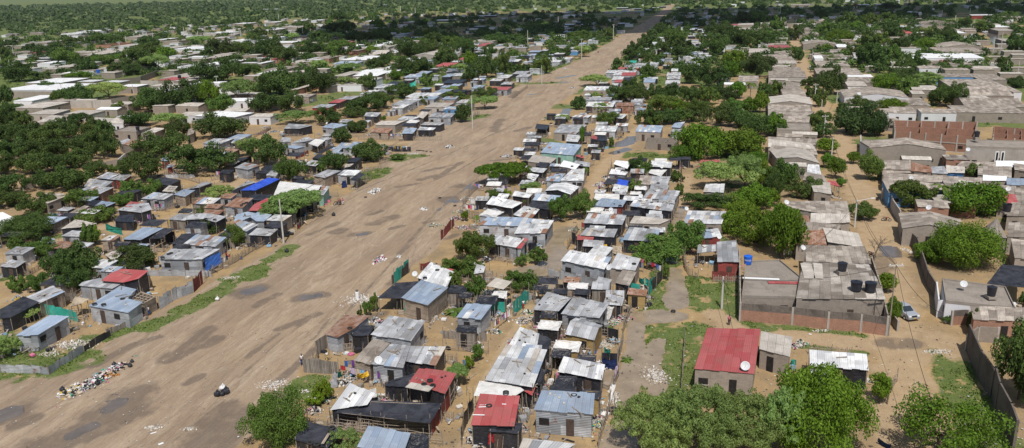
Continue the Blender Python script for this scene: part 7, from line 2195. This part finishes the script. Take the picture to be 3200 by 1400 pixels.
# laundry
for q in (('K', 1275, 430, 1500, 520, 9), ('K', 700, 70, 1060, 60, 10), ('N', 860, 420, 1150, 480, 6), ('N', 1010, 370, 1270, 385, 7), ('N', 1170, 395, 1260, 510, 5), ('N', 1270, 395, 1480, 430, 8), ('J', 20, 140, 190, 100, 6), ('E', 500, 1090, 730, 1110, 9), ('I', 1700, 30, 1900, 20, 5), ('F', 1330, 400, 1530, 400, 7), ('E', 1430, 1105, 1520, 1110, 4), ('E', 1570, 1000, 1660, 1000, 5),
          ('F', 2090, 1010, 2240, 1020, 7), ('F', 2160, 950, 2290, 960, 6), ('F', 2200, 790, 2290, 800, 5), ('F', 2430, 800, 2576, 830, 6), ('B', 480, 1050, 575, 1035, 6), ('E', 2180, 660, 2260, 670, 4), ('G', 880, 770, 1000, 790, 6), ('J', 2390, 1100, 2560, 960, 12), ('N', 2190, 960, 2310, 990, 4), ('L', 150, 350, 260, 330, 5), ('F', 600, 370, 700, 380, 3), ('G', 1560, 20, 1570, 30, 1),
          ('K', 240, 800, 330, 740, 6), ('I', 2230, 440, 2330, 390, 4), ('F', 1240, 270, 1440, 275, 9), ('K', 1230, 480, 1320, 490, 4), ('G', 480, 470, 640, 500, 5), ('N', 900, 375, 1000, 365, 3)): clothesline(*q)
# tarps and cloths
sheet('I', '2065,480 2235,395 2215,280 2062,345', (.3, .5, 2.4, 2.5), 'cloth_blue', 'tarp', 'blue tarp hung over the end wall of the long tin house', sub=6, sag=.05)
sheet('I', '1410,660 1540,620 1500,505 1395,570', (.2, .3, 2.8, 2.7), 'beige_cloth', 'cloth_curtain', 'beige cloth hanging from the raised red roof')
sheet('K', '822,240 962,240 955,205 822,190', (1.1, 1.1, 1.7, 1.7), 'yellow_tarp', 'tarp', 'yellow tarp slung over a fence by the muddy lane')
sheet('K', '1010,290 1105,300 1105,210 1010,210', (.6, .6, 2., 2.), 'beige_cloth', 'cloth', 'brown sacking draped over a yard frame')
sheet('K', '880,945 975,970 1030,830 970,815', (.3, .3, 2.3, 2.4), 'white_canvas', 'tarp', 'white sheet hanging at the end of the patched pale roof')
sheet('K', '800,770 955,790 955,690 815,660', (.1, .1, 1.7, 1.7), 'brown_cloth', 'cloth', 'purple-brown cloth on the fence left of turquoise netting')
sheet('K', '1280,590 1330,605 1330,540 1275,535', (1., 1., 2.2, 2.2), 'green_netting', 'netting', 'turquoise netting square hung on poles, left piece')
sheet('K', '1335,610 1410,615 1410,570 1340,530', (1., 1., 2.2, 2.2), 'green_netting', 'netting', 'turquoise netting square hung on poles, right piece')
sheet('N', '960,600 1215,610 1210,520 960,500', (1.2, 1.2, 2.1, 2.1), 'white_canvas', 'cloth', 'cream cloth hammocked between poles behind the white corrugated roof', sag=.5)
sheet('N', '800,415 870,400 850,350 810,350', (.6, .6, 1.9, 1.9), 'green_netting', 'cloth', 'dull green cloth over a frame by the laundry yard')
sheet('N', '735,500 820,510 820,370 790,350', (.2, .2, 1.8, 1.8), 'cloth_grey', 'cloth', 'grey cloth hanging at the left end of the laundry yard')
sheet('N', '1010,410 1140,405 1125,345 1020,380', (1.2, 1.2, 1.9, 1.9), 'yellow_tarp', 'cloth', 'mustard cloth drying beside white laundry')
sheet('N', '2075,240 2110,350 2120,340 2105,240', (.4, .4, 2., 2.), 'cloth_lightblue', 'cloth', 'pale blue cloth hanging in the lane hedge')
sheet('F', '860,760 920,750 900,680 870,690', (.2, .2, 1.9, 1.9), 'cloth_navy', 'tarp', 'dark blue tarp corner by the branch canopy')
sheet('F', '695,735 735,735 730,640 690,640', (.2, .2, 2.2, 2.2), 'cloth_navy', 'curtain', 'navy curtain on the ragged stick hut')
sheet('J', '1490,915 1510,910 1545,770 1490,790', (.2, .2, 2.3, 2.3), 'green_netting', 'cloth', 'green cloth at the corner of the branch-walled hut')
sheet('O', '955,700 985,690 1045,480 1000,470', (.3, .3, 1.5, 1.5), 'white_canvas', 'cloth', 'white striped sheet hung along the lane fence')
sheet('O', '1030,440 1075,360 1075,270 1040,300', (.3, .3, 1.6, 1.6), 'cloth_lilac', 'cloth', 'lilac striped sheet at the upper end of the lane fence')
sheet('O', '345,470 400,400 405,330 350,380', (.3, .3, 1.7, 1.7), 'beige_cloth', 'cloth', 'dirty cream sheet behind the glossy black hut')
sheet('O', '910,300 1050,330 1050,235 905,215', (.3, .3, 1.6, 1.6), 'cloth_navy', 'tarp', 'navy blue tarp draped over a fence')
sheet('O', '930,190 990,210 990,130 925,105', (.3, .3, 1.6, 1.6), 'green_netting', 'tarp', 'green and brown tarp over a firewood pile')
sheet('N', '2200,1010 2310,1000 2310,925 2205,912', (1., 1., 2.1, 2.1), 'cloth_pink', 'blanket', 'pink and blue blanket hung below the pink-red roof')
sheet('N', '2330,1110 2400,1110 2395,990 2350,960', (.2, .2, 1.9, 1.9), 'cloth_red', 'blanket', 'long red patterned cloth below the pink-red roof')
sheet('P', '1100,1060 1230,1140 1240,1090 1110,1020', (.1, .1, .9, .9), 'cloth_navy', 'tarp', 'blue tarp on the ground at the bottom edge')
sheet('L', '0,-1 0,-1 0,-1 0,-1', (0, 0, 0, 0), 'cloth_navy', 'x', 'x') if False else None
sheet('K', '1470,150 1530,150 1530,115 1490,110', (2.2, 2.2, 2.5, 2.5), 'cloth_red', 'umbrella', 'bright red sunshade by the grey tin roofs', 'sunshade')
sheet('O', '235,575 300,580 300,545 230,530', (1.2, 1.2, 1.5, 1.5), 'cloth_pink', 'basin', 'pink cloth on the corner of the dark blue awning', 'cloth')
sheet('B', '1540,885 1605,880 1605,815 1545,840', (.1, .1, 2., 2.), 'green_netting', 'netting', 'turquoise netting round a far yard')
sheet('E', '560,1125 740,1125 740,1095 555,1085', (.1, .1, 1.3, 1.3), 'green_netting', 'netting', 'turquoise netting along the yard below the laundry')
sheet('I', '1070,60 1230,110 1220,40 1060,-10', (.1, .1, 1.8, 1.8), 'green_netting', 'netting', 'turquoise netting beside the black-walled hut')
sheet('L', '2330,860 2350,860 2350,855 2330,855', (0, 0, 0, 0), 'cloth_navy', 'x', 'x') if False else None
# roof boards, patches and other marks on the roofs
def slab(T, a, b, z, wd, mat, name, label, th=.05):
    p, q = G(T, *a, z), G(T, *b, z); m = MB(); c = (p+q)/2; m.box((0, 0, 0), ((q-p).length, wd, th), math.atan2((q-p).y, (q-p).x)); o = m.build(name, M[mat]); o.location = c+Vector((0, 0, .06)); tag(o, label, 'board'); return o
slab('N', (670, 1088), (735, 985), 2.15, .3, 'stick_wall', 'plank', 'pale plank across the low black roof with tyres')
slab('N', (1530, 495), (1765, 540), 2.75, 1.3, 'fibre_pale', 'roof_sheet', 'loose cream sheet on the near edge of the red tyre roof')
slab('N', (2250, 700), (2325, 695), 2.8, .14, 'white_paint', 'board', 'upper white board on the pink-red roof'); slab('N', (2240, 720), (2330, 715), 2.8, .14, 'white_paint', 'board', 'lower white board on the pink-red roof'); slab('N', (2385, 685), (2518, 692), 2.8, .14, 'white_paint', 'board', 'long white strip on the pink-red roof'); slab('N', (2180, 797), (2300, 800), 2.8, .14, 'white_paint', 'board', 'white strip at the left of the pink-red roof')
slab('N', (2135, 440), (2220, 380), 0, .15, 'stick_wall', 'plank', 'long pale stick lying in the middle lane')
slab('M', (1515, 990), (1575, 970), 0, .16, 'white_paint', 'board', 'white board lying on the near airstrip')
slab('M', (1595, 1098), (1645, 1080), 0, .3, 'white_paint', 'board', 'small white sheet on the airstrip near the bottom edge')
for y in (): slab('L', (270, y), (540, y+3), 3.88, .25, 'white_paint', 'roof_strip', f'white strip along the compound roof, {"upper" if y<680 else "lower"} one', .03)
slab('L', (0, 590), (342, 597), 3.05, 1.0, 'red_tin', 'roof_sheet', 'long red sheet lying on the slab-roofed wing'); slab('K', (2320, 545), (2690, 560), 3.05, .6, 'white_paint', 'roof_sheet', 'white sheet above the red one on the slab-roofed wing')
slab('K', (2330, 775), (2570, 800), 1.9, .8, 'red_tin', 'roof_sheet', 'low red lean-to sheet inside the compound wall')
slab('L', (500, 400), (510, 555), 4.0, 1.3, 'fibre_pale', 'roof_sheet', 'cream sheets in the middle of the compound roof'); slab('L', (380, 400), (420, 550), 4.0, 1.6, 'fibre_pale', 'roof_sheet', 'cream sheets at the left of the compound roof')
# timber grid of the unfinished roof, wooden frame etc.
g0 = G('I', 1290, 770, 2.2); root = empty('roof_frame', (g0.x, g0.y, 0)); Q = [G('I', x, y, 2.2)-Vector((g0.x, g0.y, 0)) for x, y in ((1290, 770), (1440, 800), (1560, 735), (1420, 692))]
for i in range(5):
    m = MB(); m.bar(Q[0].lerp(Q[3], i/4), Q[1].lerp(Q[2], i/4), .05, 4); m.build('rafter', M['stick_wall'], root); m = MB(); m.bar(Q[0].lerp(Q[1], i/4), Q[3].lerp(Q[2], i/4), .05, 4); m.build('purlin', M['stick_wall'], root)
tag(root, 'open timber grid of a roof not yet covered', 'roof frame')
# slim windows of the two-storey building, arched window
for x in (2295, 2352): g = G('H', x, 486, 2.4); root = empty('window', g); m = MB(); m.box((0, -.06, .95), (.9, .1, 2.5)); m.build('frame', M['white_paint'], root); m = MB(); m.box((0, -.1, .95), (.5, .1, 2.1)); m.build('pane', M['dark_opening'], root); tag(root, f"{'left' if x<2300 else 'right'} tall narrow window of the pale two-storey building", 'window')
for i in range(3): pass
# white pillar with dark top, dead tree, bench, yellow drum
g = G('J', 1022, 758); m = MB(); m.lathe([(.0, 0), (.3, 0), (.3, 1.25), (.2, 1.3)], (0, 0, 0), 14, m=0); m.lathe([(.22, 1.3), (.22, 1.55), (.0, 1.6)], (0, 0, 0), 12, m=1); o = m.build('marker_pillar', [M['white_paint'], M['bark']]); o.location = g; tag(o, 'round white pillar with a brown top standing in pale rubble', 'pillar')
for T_, x, y, r_, h, c, l in (('K', 112, 1085, .35, .75, 'cloth_yellow', 'yellow-beige drum in a yard by the straw pile'), ('I', 165, 775, .25, .45, 'cloth_yellow', 'left yellow jerrycan by a stick wall'), ('I', 187, 770, .25, .45, 'cloth_yellow', 'right yellow jerrycan by a stick wall'), ('P', 155, 375, .3, .7, 'cloth_yellow', 'yellow tub chair in front of the block house'), ('P', 188, 420, .2, .55, 'cloth_white', 'white plastic jug in front of the block house'), ('P', 255, 290, .32, .6, 'green_netting', 'green barrel beside the block house'), ('P', 252, 335, .32, .5, 'cloth_lightblue', 'light blue bucket beside the block house'), ('P', 375, 400, .45, .35, 'cloth_lightblue', 'wide teal basin beside the black shack'), ('O', 830, 175, .28, .45, 'cloth_blue', 'blue bucket in the firewood yard'), ('N', 1198, 310, .28, .7, 'cloth_blue', 'blue barrel beside the satellite dish'),
                              ('H', 1100, 890, .3, .7, 'rubber', 'black bin on a grass patch in the street'), ('K', 1105, 190, .35, .9, 'cloth_lightblue', 'light blue barrel between grey tin roofs'), ('N', 905, 180, .42, .2, 'dish_grey', 'grey round basin in the sandy corner yard'), ('N', 957, 190, .42, .2, 'cloth_pink', 'pink round basin in the sandy corner yard')):
    g = G(T_, x, y); m = MB(); m.lathe([(0, 0), (r_*.85, 0), (r_, h*.15), (r_, h*.9), (r_*1.06, h*.93), (r_*1.06, h), (r_*.9, h), (r_*.88, h*.5), (0, h*.5)], (0, 0, 0), 14); o = m.build('drum' if h > .5 else 'basin', M[c]); o.location = g; tag(o, l, 'barrel' if h > .5 else 'basin')
rs = random.Random(5); g = G('L', 1060, 375); m = MB()
def limb(p, d, r_, n_):
    q = p+d; m.bar(p, q, r_, 5, r2=r_*.65)
    if n_ > 0:
        for k in range(3): limb(q, Vector((d.x+rs.uniform(-.6, .6), d.y+rs.uniform(-.6, .6), d.z*.8+rs.uniform(-.2, .4)))*.72, r_*.6, n_-1)
limb(Vector((0, 0, 0)), Vector((.3, .1, 1.3)), .14, 4); o = m.build('bare_tree', M['bark']); o.location = g; tag(o, 'bare leafless small tree at the roadside above the compound', 'tree')
# palms, banana, reed
palm('H', 1730, 960, 4.6, 2.6, 'palm with drooping fronds between the mango and the leafy tree'); palm('C', 2390, 1080, 9., 2.8, 'tall thin-trunked palm among the trees'); palm('C', 2085, 680, 3.2, 2., 'small palm behind the striped roofs'); palm('N', 1490, 330, 1.4, 1.3, 'banana plant beside the grey tin roof', 'banana_plant', 7, 'plant'); palm('F', 2215, 1110, 1.2, 1.2, 'banana plant at the airstrip corner yard', 'banana_plant', 8, 'plant')
palm('J', 2010, 900, .5, 2.1, 'tall clump of reed leaves beside the branch-walled hut', 'reed_clump', 26, 'plant'); palm('E', 1000, 1090, 1.2, 2., 'banana plant with long leaves beside the striped roof', 'banana_plant', 9, 'plant'); palm('O', 1140, 250, .2, 1.1, 'spiky agave beside the flooded lane', 'agave_plant', 14, 'plant')
# vehicles
car('X', 2820, 985, R(-12), 'silver_paint', 'silver double-cab pickup parked facing the camera beside a clipped bush', 4.9, 1.82, 1.72, True, 'pickup_truck', 'pickup truck')
car('D', 435, 700, R(10), 'white_paint', 'white car parked on the narrow street far back'); car('D', 2545, 560, R(75), 'dark_paint', 'dark car parked at the right edge of the wet road'); car('D', 2180, 330, R(60), 'white_paint', 'white car under a tree at upper right'); car('D', 200, 152, R(10), 'dark_paint', 'dark car at the far end of the narrow street'); car('B', 70, 590, R(80), 'red_tin', 'small red car beside a far tree')
def motorcycle(T, x, y, ang, label, riders=0):
    g = G(T, x, y); root = empty('motorcycle', g, ang); q = Vector((1, 0, 0)).to_track_quat('Z', 'Y')
    for yy in (-.62, .62):
        m = MB(); m.lathe([(.2, -.05), (.29, -.05), (.31, 0), (.29, .05), (.2, .05), (.2, -.05)], (0, yy, .31), 16, q=q); wh = m.build('wheel', M['rubber'], root); m = MB(); [m.bar((0, yy, .31), (0, yy+.25*cos(a), .31+.25*sin(a)), .01, 3) for a in (0, 1.05, 2.1, 3.14, 4.2, 5.2)]; m.build('spokes', M['dish_grey'], wh)
    m = MB(); m.bar((0, -.62, .31), (0, -.38, .95), .035, 5); m.bar((0, -.4, .8), (0, .1, .62), .07, 6); m.box((0, .05, .42), (.24, .4, .3)); m.bar((0, .1, .5), (0, .62, .31), .03, 5); m.build('frame', M['dark_paint'], root)
    m = MB(); m.box((0, -.12, .78), (.24, .4, .2)); m.build('fuel_tank', M['red_tin'], root); m = MB(); m.box((0, .36, .78), (.24, .66, .09)); m.build('seat', M['rubber'], root); m = MB(); m.bar((-.34, -.36, .98), (.34, -.36, .98), .02, 5); m.build('handlebar', M['dish_grey'], root)
    tag(root, label, 'motorcycle'); return root
motorcycle('F', 820, 935, 2.0, 'motorcycle with people round it beside the mint green hut'); motorcycle('H', 1190, 1098, 1.2, 'dark motorcycle lying at the street wall'); motorcycle('L', 1040, 330, .4, 'dark motorcycle beside the bare tree'); motorcycle('C', 867, 530, .3, 'motorcycle riding far along the airstrip')
# grass tufts on the green patches, near ground
def grass():
    X, Y, Z, gr, ss = GR; rs = np.random.RandomState(4); msk = (gr > .55) & (Y < 235); iy, ix = np.where(msk); 
    cell = (Y[iy, ix]+12)*(.92+.78)/1000*Y[iy, ix]*(math.log(2600/62)/820); n_ = 70000; p = cell/cell.sum(); k = rs.choice(len(iy), n_, p=p)
    x = X[iy[k], ix[k]]+rs.uniform(-.1, .1, n_); y = Y[iy[k], ix[k]]+rs.uniform(-.1, .1, n_); z = Z[iy[k], ix[k]]-.03; pat = np.clip(fbm(x, y, 2.2, 51)+.55, .25, 1.2); h = rs.uniform(.10, .32, n_)*pat; w_ = rs.uniform(.05, .13, n_); a = rs.uniform(0, 6.28, n_)
    dx, dy = np.cos(a)*w_, np.sin(a)*w_; tx, ty = rs.uniform(-.12, .12, n_), rs.uniform(-.12, .12, n_)
    V = np.stack([np.stack([x-dx, y-dy, z], -1), np.stack([x+dx, y+dy, z], -1), np.stack([x+dx*.8+tx, y+dy*.8+ty, z+h], -1), np.stack([x-dx*.8+tx, y-dy*.8+ty, z+h], -1)], 1).reshape(-1, 3)
    o = link(bpy.data.objects.new('grass', npmesh('grass', V, np.arange(len(V)).reshape(-1, 4), [M['grass_blades']]))); tag(o, 'short grass and weeds on lanes, yards and airstrip edges', 'grass', None, 'stuff')
grass()
def undergrowth():
    X, Y, Z, gr, ss = GR; rs = np.random.RandomState(14); msk = (gr > .5) & (Y > 150) & (Y < 900); iy, ix = np.where(msk)
    cell = (Y[iy, ix]+12)*Y[iy, ix]/np.maximum(1, Y[iy, ix]/300)**1.2; n_ = 11000; k = rs.choice(len(iy), n_, p=cell/cell.sum()); x = X[iy[k], ix[k]]+rs.uniform(-.5, .5, n_); y = Y[iy[k], ix[k]]+rs.uniform(-.5, .5, n_)
    q = 16; rad = rs.uniform(.35, 1.25, n_)*np.clip(y/350, .7, 1.6); d = rs.normal(size=(n_, q, 3)); d[..., 2] = np.abs(d[..., 2]); d /= np.linalg.norm(d, axis=2)[..., None]; C_ = np.stack([x, y, np.zeros(n_)], -1)[:, None, :]+d*rad[:, None, None]*rs.uniform(.5, 1, (n_, q, 1))*np.array([1, 1, .8]); nr = d+rs.normal(size=d.shape)*.5; nr /= np.linalg.norm(nr, axis=2)[..., None]; t = np.cross(nr, rs.normal(size=d.shape)); t /= np.linalg.norm(t, axis=2)[..., None]; b = np.cross(nr, t); s = (rad*.3)[:, None, None]
    V = np.stack([C_-t*s, C_-b*s*.6, C_+t*s, C_+b*s*.6], 2).reshape(-1, 3); mi = np.repeat(rs.choice(3, n_, p=[.4, .3, .3]), q)
    o = link(bpy.data.objects.new('undergrowth', npmesh('undergrowth', V, np.arange(len(V)).reshape(-1, 4), [M['leaf_mid'], M['leaf_dark'], M['grass_blades']], mi=mi))); tag(o, 'low weeds and bushes filling plots between houses', 'undergrowth', None, 'stuff')
undergrowth()
# clutter of sticks, boards and cloth round the shacks
def clutter():
    r = random.Random(77); m = MB(); mats = ['stick_wall', 'board_wall', 'cloth_grey', 'black_plastic', 'rubble', 'zinc_grey', 'cloth_white', 'beige_cloth', 'cloth_lightblue', 'cloth_pink']; w_ = [10, 5, 3, 7, 3, 5, 3, 4, 1, 1]; wt = MB(); nf = 0
    for root, P, dist, rz_, soft_ in SHACKS:
        if dist > 330: continue
        n = int(26 if dist < 210 else 11); c0 = root.location
        if not soft_ and r.random() < .75:      # boards and stones that hold the sheets down
            cc = sum(P, Vector())/len(P)
            for i in range(r.randint(2, 7)):
                e = P[r.randrange(len(P))].lerp(P[r.randrange(len(P))], r.random()).lerp(cc, r.uniform(.15, .8)); z = rz_(e)+.1
                if r.random() < .5: wt.box((c0.x+e.x, c0.y+e.y, z), (r.uniform(.5, 1.8), .12, .07), r.uniform(0, 3), 0)
                else: s = r.uniform(.12, .3); wt.box((c0.x+e.x, c0.y+e.y, z), (s, s*.8, s*.5), r.uniform(0, 3), r.choice((1, 1, 2)))
        for i in range(n):
            a = r.randrange(len(P)); e = P[a].lerp(P[(a+1) % len(P)], r.random()); out = (e.normalized() if e.length > .1 else Vector((1, 0, 0))); p = c0+Vector((e.x, e.y, 0))+Vector((out.x, out.y, 0))*abs(r.gauss(.3, 1.1)); 
            if blocked(p.x, p.y): continue
            k = r.choices(range(len(mats)), w_)[0]; s = r.uniform(.5, 1.2) if dist > 210 else r.uniform(.25, .9)
            t = r.random()
            if t < .35: m.bar((p.x, p.y, 0), (p.x+r.uniform(-.2, .2), p.y+r.uniform(-.2, .2), r.uniform(.8, 2.3)), .035 if dist < 210 else .06, 4, m=0)
            elif t < .6: q = Matrix.Rotation(r.uniform(0, 3), 3, 'Z') @ Matrix.Rotation(r.uniform(-.5, .5), 3, 'X'); m.box((p.x, p.y, r.uniform(.05, .7)), (s*r.uniform(.8, 2), s*.25, .05), tilt=q, m=k)
            else: q = Matrix.Rotation(r.uniform(0, 3), 3, 'Z') @ Matrix.Rotation(r.uniform(-.3, .3), 3, 'X'); m.box((p.x, p.y, s*.3), (s, s*r.uniform(.5, 1), s*r.uniform(.3, .8)), tilt=q, m=k)
        if dist < 300 and r.random() < .5:     # rough fence round part of the plot
            q0 = c0+Vector((P[0].x, P[0].y, 0)); k = r.randrange(len(P)); a, b2 = P[k], P[(k+1) % len(P)]; oa, ob = a+a.normalized()*r.uniform(1.5, 2.6), b2+b2.normalized()*r.uniform(1.5, 2.6)
            if blocked(c0.x+oa.x, c0.y+oa.y) or blocked(c0.x+ob.x, c0.y+ob.y): continue
            pts = ' '.join('%.1f,%.1f' % proj((c0.x+v.x, c0.y+v.y, 0)) for v in (oa, ob)); fence('X', pts, r.uniform(1., 1.7), r.choice('dddekpz')); nf += 1
    o = wt.build('roof_weights', [M['post_wood'], M['rubble'], M['rubber']]); tag(o, 'boards, stones and rubber scraps weighing down the shack roofs', 'roof weights', None, 'stuff')
    o = m.build('yard_clutter', [M[x] for x in mats]); tag(o, 'sticks, boards, sheets and boxes lying and leaning round the shacks', 'yard clutter', None, 'stuff')
clutter()
# far scrub, countless: clumps of leaf quads
def scrub():
    rs = np.random.RandomState(8); V = []; F = 0
    pts = []
    N = 15000
    yy = np.exp(rs.uniform(math.log(430), math.log(3600), N)); xx = rs.uniform(-.95, .95, N)*(yy+10)
    px = 1600+FPX*(xx*_Rt[0]+yy*_Rt[1]-CAM_H*_Rt[2])/(xx*_F[0]+yy*_F[1]-CAM_H*_F[2]); py = 700-FPX*(xx*_Up[0]+yy*_Up[1]-CAM_H*_Up[2])/(xx*_F[0]+yy*_F[1]-CAM_H*_F[2])
    lim = np.interp(px, [0, 500, 900, 1300, 1700, 2000, 2200, 3200], [112, 85, 62, 38, 16, 14, 10, 8])
    keep = (py < lim+8*rs.normal(size=N)) & (px > -400) & (px < 3600); xx, yy = xx[keep], yy[keep]; n_ = len(xx)
    rad = rs.uniform(1.8, 4.6, n_)*np.clip(yy/900, 1, 2.4); q = 26; d = rs.normal(size=(n_, q, 3)); d[..., 2] = np.abs(d[..., 2]); d /= np.linalg.norm(d, axis=2)[..., None]
    C_ = np.stack([xx, yy, np.zeros(n_)], -1)[:, None, :]+d*rad[:, None, None]*np.array([1, 1, .75]); nr = d+rs.normal(size=d.shape)*.35; nr /= np.linalg.norm(nr, axis=2)[..., None]; t = np.cross(nr, rs.normal(size=d.shape)); t /= np.linalg.norm(t, axis=2)[..., None]; b = np.cross(nr, t); s = (rad*.42)[:, None, None]
    V = np.stack([C_-t*s, C_-b*s*.7, C_+t*s, C_+b*s*.7], 2).reshape(-1, 3)
    cl = rs.rand(n_); mi = np.repeat(np.where(cl < .22, 1, 0), q)
    o = link(bpy.data.objects.new('scrubland', npmesh('scrubland', V, np.arange(len(V)).reshape(-1, 4), [M['leaf_scrub'], M['leaf_dark']], mi=mi))); tag(o, 'endless low green thorn scrub behind the settlement', 'scrub', None, 'stuff')
    return n_
scrub()
# fill of far trees and roofs too many and small to trace
def far_fill():
    rs = np.random.RandomState(12); r = random.Random(12); V = []; nT = 0; crowns = []
    hs = MB(); tries = 0; placed = 0
    while placed < 2800 and tries < 40000:
        tries += 1; px, py = rs.uniform(-60, 3260), 3+rs.rand()**1.15*235
        lim = np.interp(px, [0, 500, 900, 1300, 1700, 2000, 2200, 3200], [112, 85, 62, 38, 12, 4, -5, -25])
        if py < lim: continue
        l = (1263-py)/.6+15; r2 = 2085-.98*(py-20)-15 if py > 20 else 2085
        xl = np.interp(py, [12, 40, 100, 192, 292], [2078, 2045, 1950, 1790, 1550]); xr = np.interp(py, [12, 60, 160, 235, 335], [2125, 2080, 1975, 1900, 1735])
        if xl < px < xr or (1150 < 0): continue
        st = np.interp(py, [20, 90, 180], [2476, 2486, 2515])
        if abs(px-st) < 4+py*.07: continue
        if 2985 < px < 3200 and py < 1.0*(px-2985)+60 and py > (px-2985)*.55+10 and px-2985 < 220: continue
        if 1870 < px < 2000 and 38 < py < 60: continue
        dens = .85 if py < 120 else (.5 if py < 190 else .3)
        if rs.rand() > dens: continue
        g = unproj(px, py)
        if rs.rand() < ((.72 if px > 1150 or py < 80 else .55) if py < 170 else .9):
            crowns.append((g.x, g.y, r.uniform(3., 6.2)*(1 if py < 150 else .7), r.uniform(3.2, 6.)*(1 if py < 150 else .75)))
        else:
            hd = RS if px > 2250 else RW; w_, d_, h_ = r.uniform(4, 9), r.uniform(4, 7), r.uniform(2.3, 3.1); k = (r.choice((0, 4, 4, 1, 4)) if px < 1150 else r.choice((0, 1, 2, 1, 3))) if px < 2250 else r.choice((1, 3, 3, 4))
            ca_, sa_ = cos(hd), sin(hd)
            hs.box((g.x, g.y, h_/2), (w_-.3, d_-.3, h_), -hd, r.choice((5, 6, 7, 5))); hs.box((g.x, g.y, h_+.04), (w_, d_, .08), -hd, k)
        placed += 1
    for q in EXTRA: hs.box(*q)
    o = hs.build('distant_roofs', [M[k] for k in ('zinc_white', 'zinc_grey', 'zinc_blue', 'fibre_cement', 'fibre_pale', 'concrete_block', 'tin_wall', 'white_plaster')]); tag(o, 'countless tiny far roofs of the settlement near the horizon', 'far roofs', None, 'stuff')
    n_ = len(crowns); A = np.array(crowns); q = 150; d = rs.normal(size=(n_, q, 3)); d[..., 2] = np.abs(d[..., 2]); d /= np.linalg.norm(d, axis=2)[..., None]; lump = 1+.25*np.sin(d[..., 0:1]*5+A[:, None, 0:1])*np.cos(d[..., 1:2]*5)
    C_ = np.stack([A[:, 0], A[:, 1], np.full(n_, 1.)], -1)[:, None, :]+d*lump*np.stack([A[:, 2], A[:, 2], A[:, 3]], -1)[:, None, :]*rs.uniform(.6, 1, (n_, q, 1)); nr = d+rs.normal(size=d.shape)*.5; nr /= np.linalg.norm(nr, axis=2)[..., None]; t = np.cross(nr, rs.normal(size=d.shape)); t /= np.linalg.norm(t, axis=2)[..., None]; b = np.cross(nr, t); s = (A[:, 2]*.17)[:, None, None]
    V = np.stack([C_-t*s, C_-b*s*.7, C_+t*s, C_+b*s*.7], 2).reshape(-1, 3); mi = np.repeat(rs.choice(3, n_, p=[.65, .25, .1]), q)
    o = link(bpy.data.objects.new('distant_trees', npmesh('distant_trees', V, np.arange(len(V)).reshape(-1, 4), [M['leaf_dark'], M['leaf_mid'], M['leaf_deep']], mi=mi))); tag(o, 'far dark tree crowns merging between the distant roofs', 'far trees', None, 'stuff')
far_fill()
# a real cloud above the camera's view whose shadow dims the far settlement
def cloud():
    rs = np.random.RandomState(2); zc = 900.; V = []; Fs = []
    spots = []
    for px, py, rx in CLOUDS:
        g = unproj(px, py); off = SD*(zc/SD.z); spots.append((g.x+off.x, g.y+off.y, rx))
    m = MB(); bm = bmesh.new()
    for x, y, s in spots:
        for k in range(7):
            b0 = len(bm.verts); ret = bmesh.ops.create_icosphere(bm, subdivisions=3, radius=s*rs.uniform(.35, .7)); dx, dy = rs.uniform(-.8, .8)*s, rs.uniform(-.35, .35)*s
            for v in ret['verts']: v.co *= 1+.12*math.sin(v.co.x*.05+k)*math.cos(v.co.y*.06); v.co.z *= .4; v.co += Vector((x+dx, y+dy, zc))
    me = bpy.data.meshes.new('cloud'); bm.to_mesh(me); bm.free(); b = NB('cloud'); b.out((.85, .85, .87), 1.); me.materials.append(b.m); [setattr(f, 'use_smooth', True) for f in me.polygons]
    o = link(bpy.data.objects.new('cloud', me)); tag(o, kind='structure')
CLOUDS = [(x, y, s_) for x, y, s_ in ((1120, 112, 60), (1250, 120, 75), (1400, 118, 80), (1550, 105, 85), (1700, 98, 85), (1830, 94, 70), (2010, 88, 60), (2150, 78, 90), (2300, 64, 100), (2450, 56, 110), (2600, 52, 110), (2750, 50, 110), (2900, 46, 120), (3080, 42, 120), (1300, 90, 90), (1500, 80, 110), (1700, 72, 120), (1900, 66, 120), (2100, 58, 130), (1450, 58, 130), (1650, 50, 150), (1800, 46, 120), (2250, 44, 110), (2300, 36, 170), (2600, 30, 180), (2900, 26, 190), (3150, 22, 190))]
cloud()
hz = None
def haze():
    m = MB(); m.box((0, 2400, 33), (11000, 6400, 74)); b = NB('haze_air'); b.t.nodes.remove(b.b); v = b.n('ShaderNodeVolumePrincipled'); v.inputs['Color'].default_value = (.72, .8, .9, 1); v.inputs['Density'].default_value = HAZE_D; v.inputs['Anisotropy'].default_value = .2; b.l(v.outputs[0], b.t.nodes['Material Output'].inputs['Volume'])
    o = m.build('haze', b.m); tag(o, 'thin bluish air between the camera and the far scrub', 'haze', None, 'stuff')
HAZE_D = .00003
if HAZE_D > 0: haze()
bpy.context.view_layer.update()
finish_labels()
for o in list(sc.objects):
    if '_d' in o: del o['_d']
print('houses', NH, 'trees', NT, 'objects', len(sc.objects))
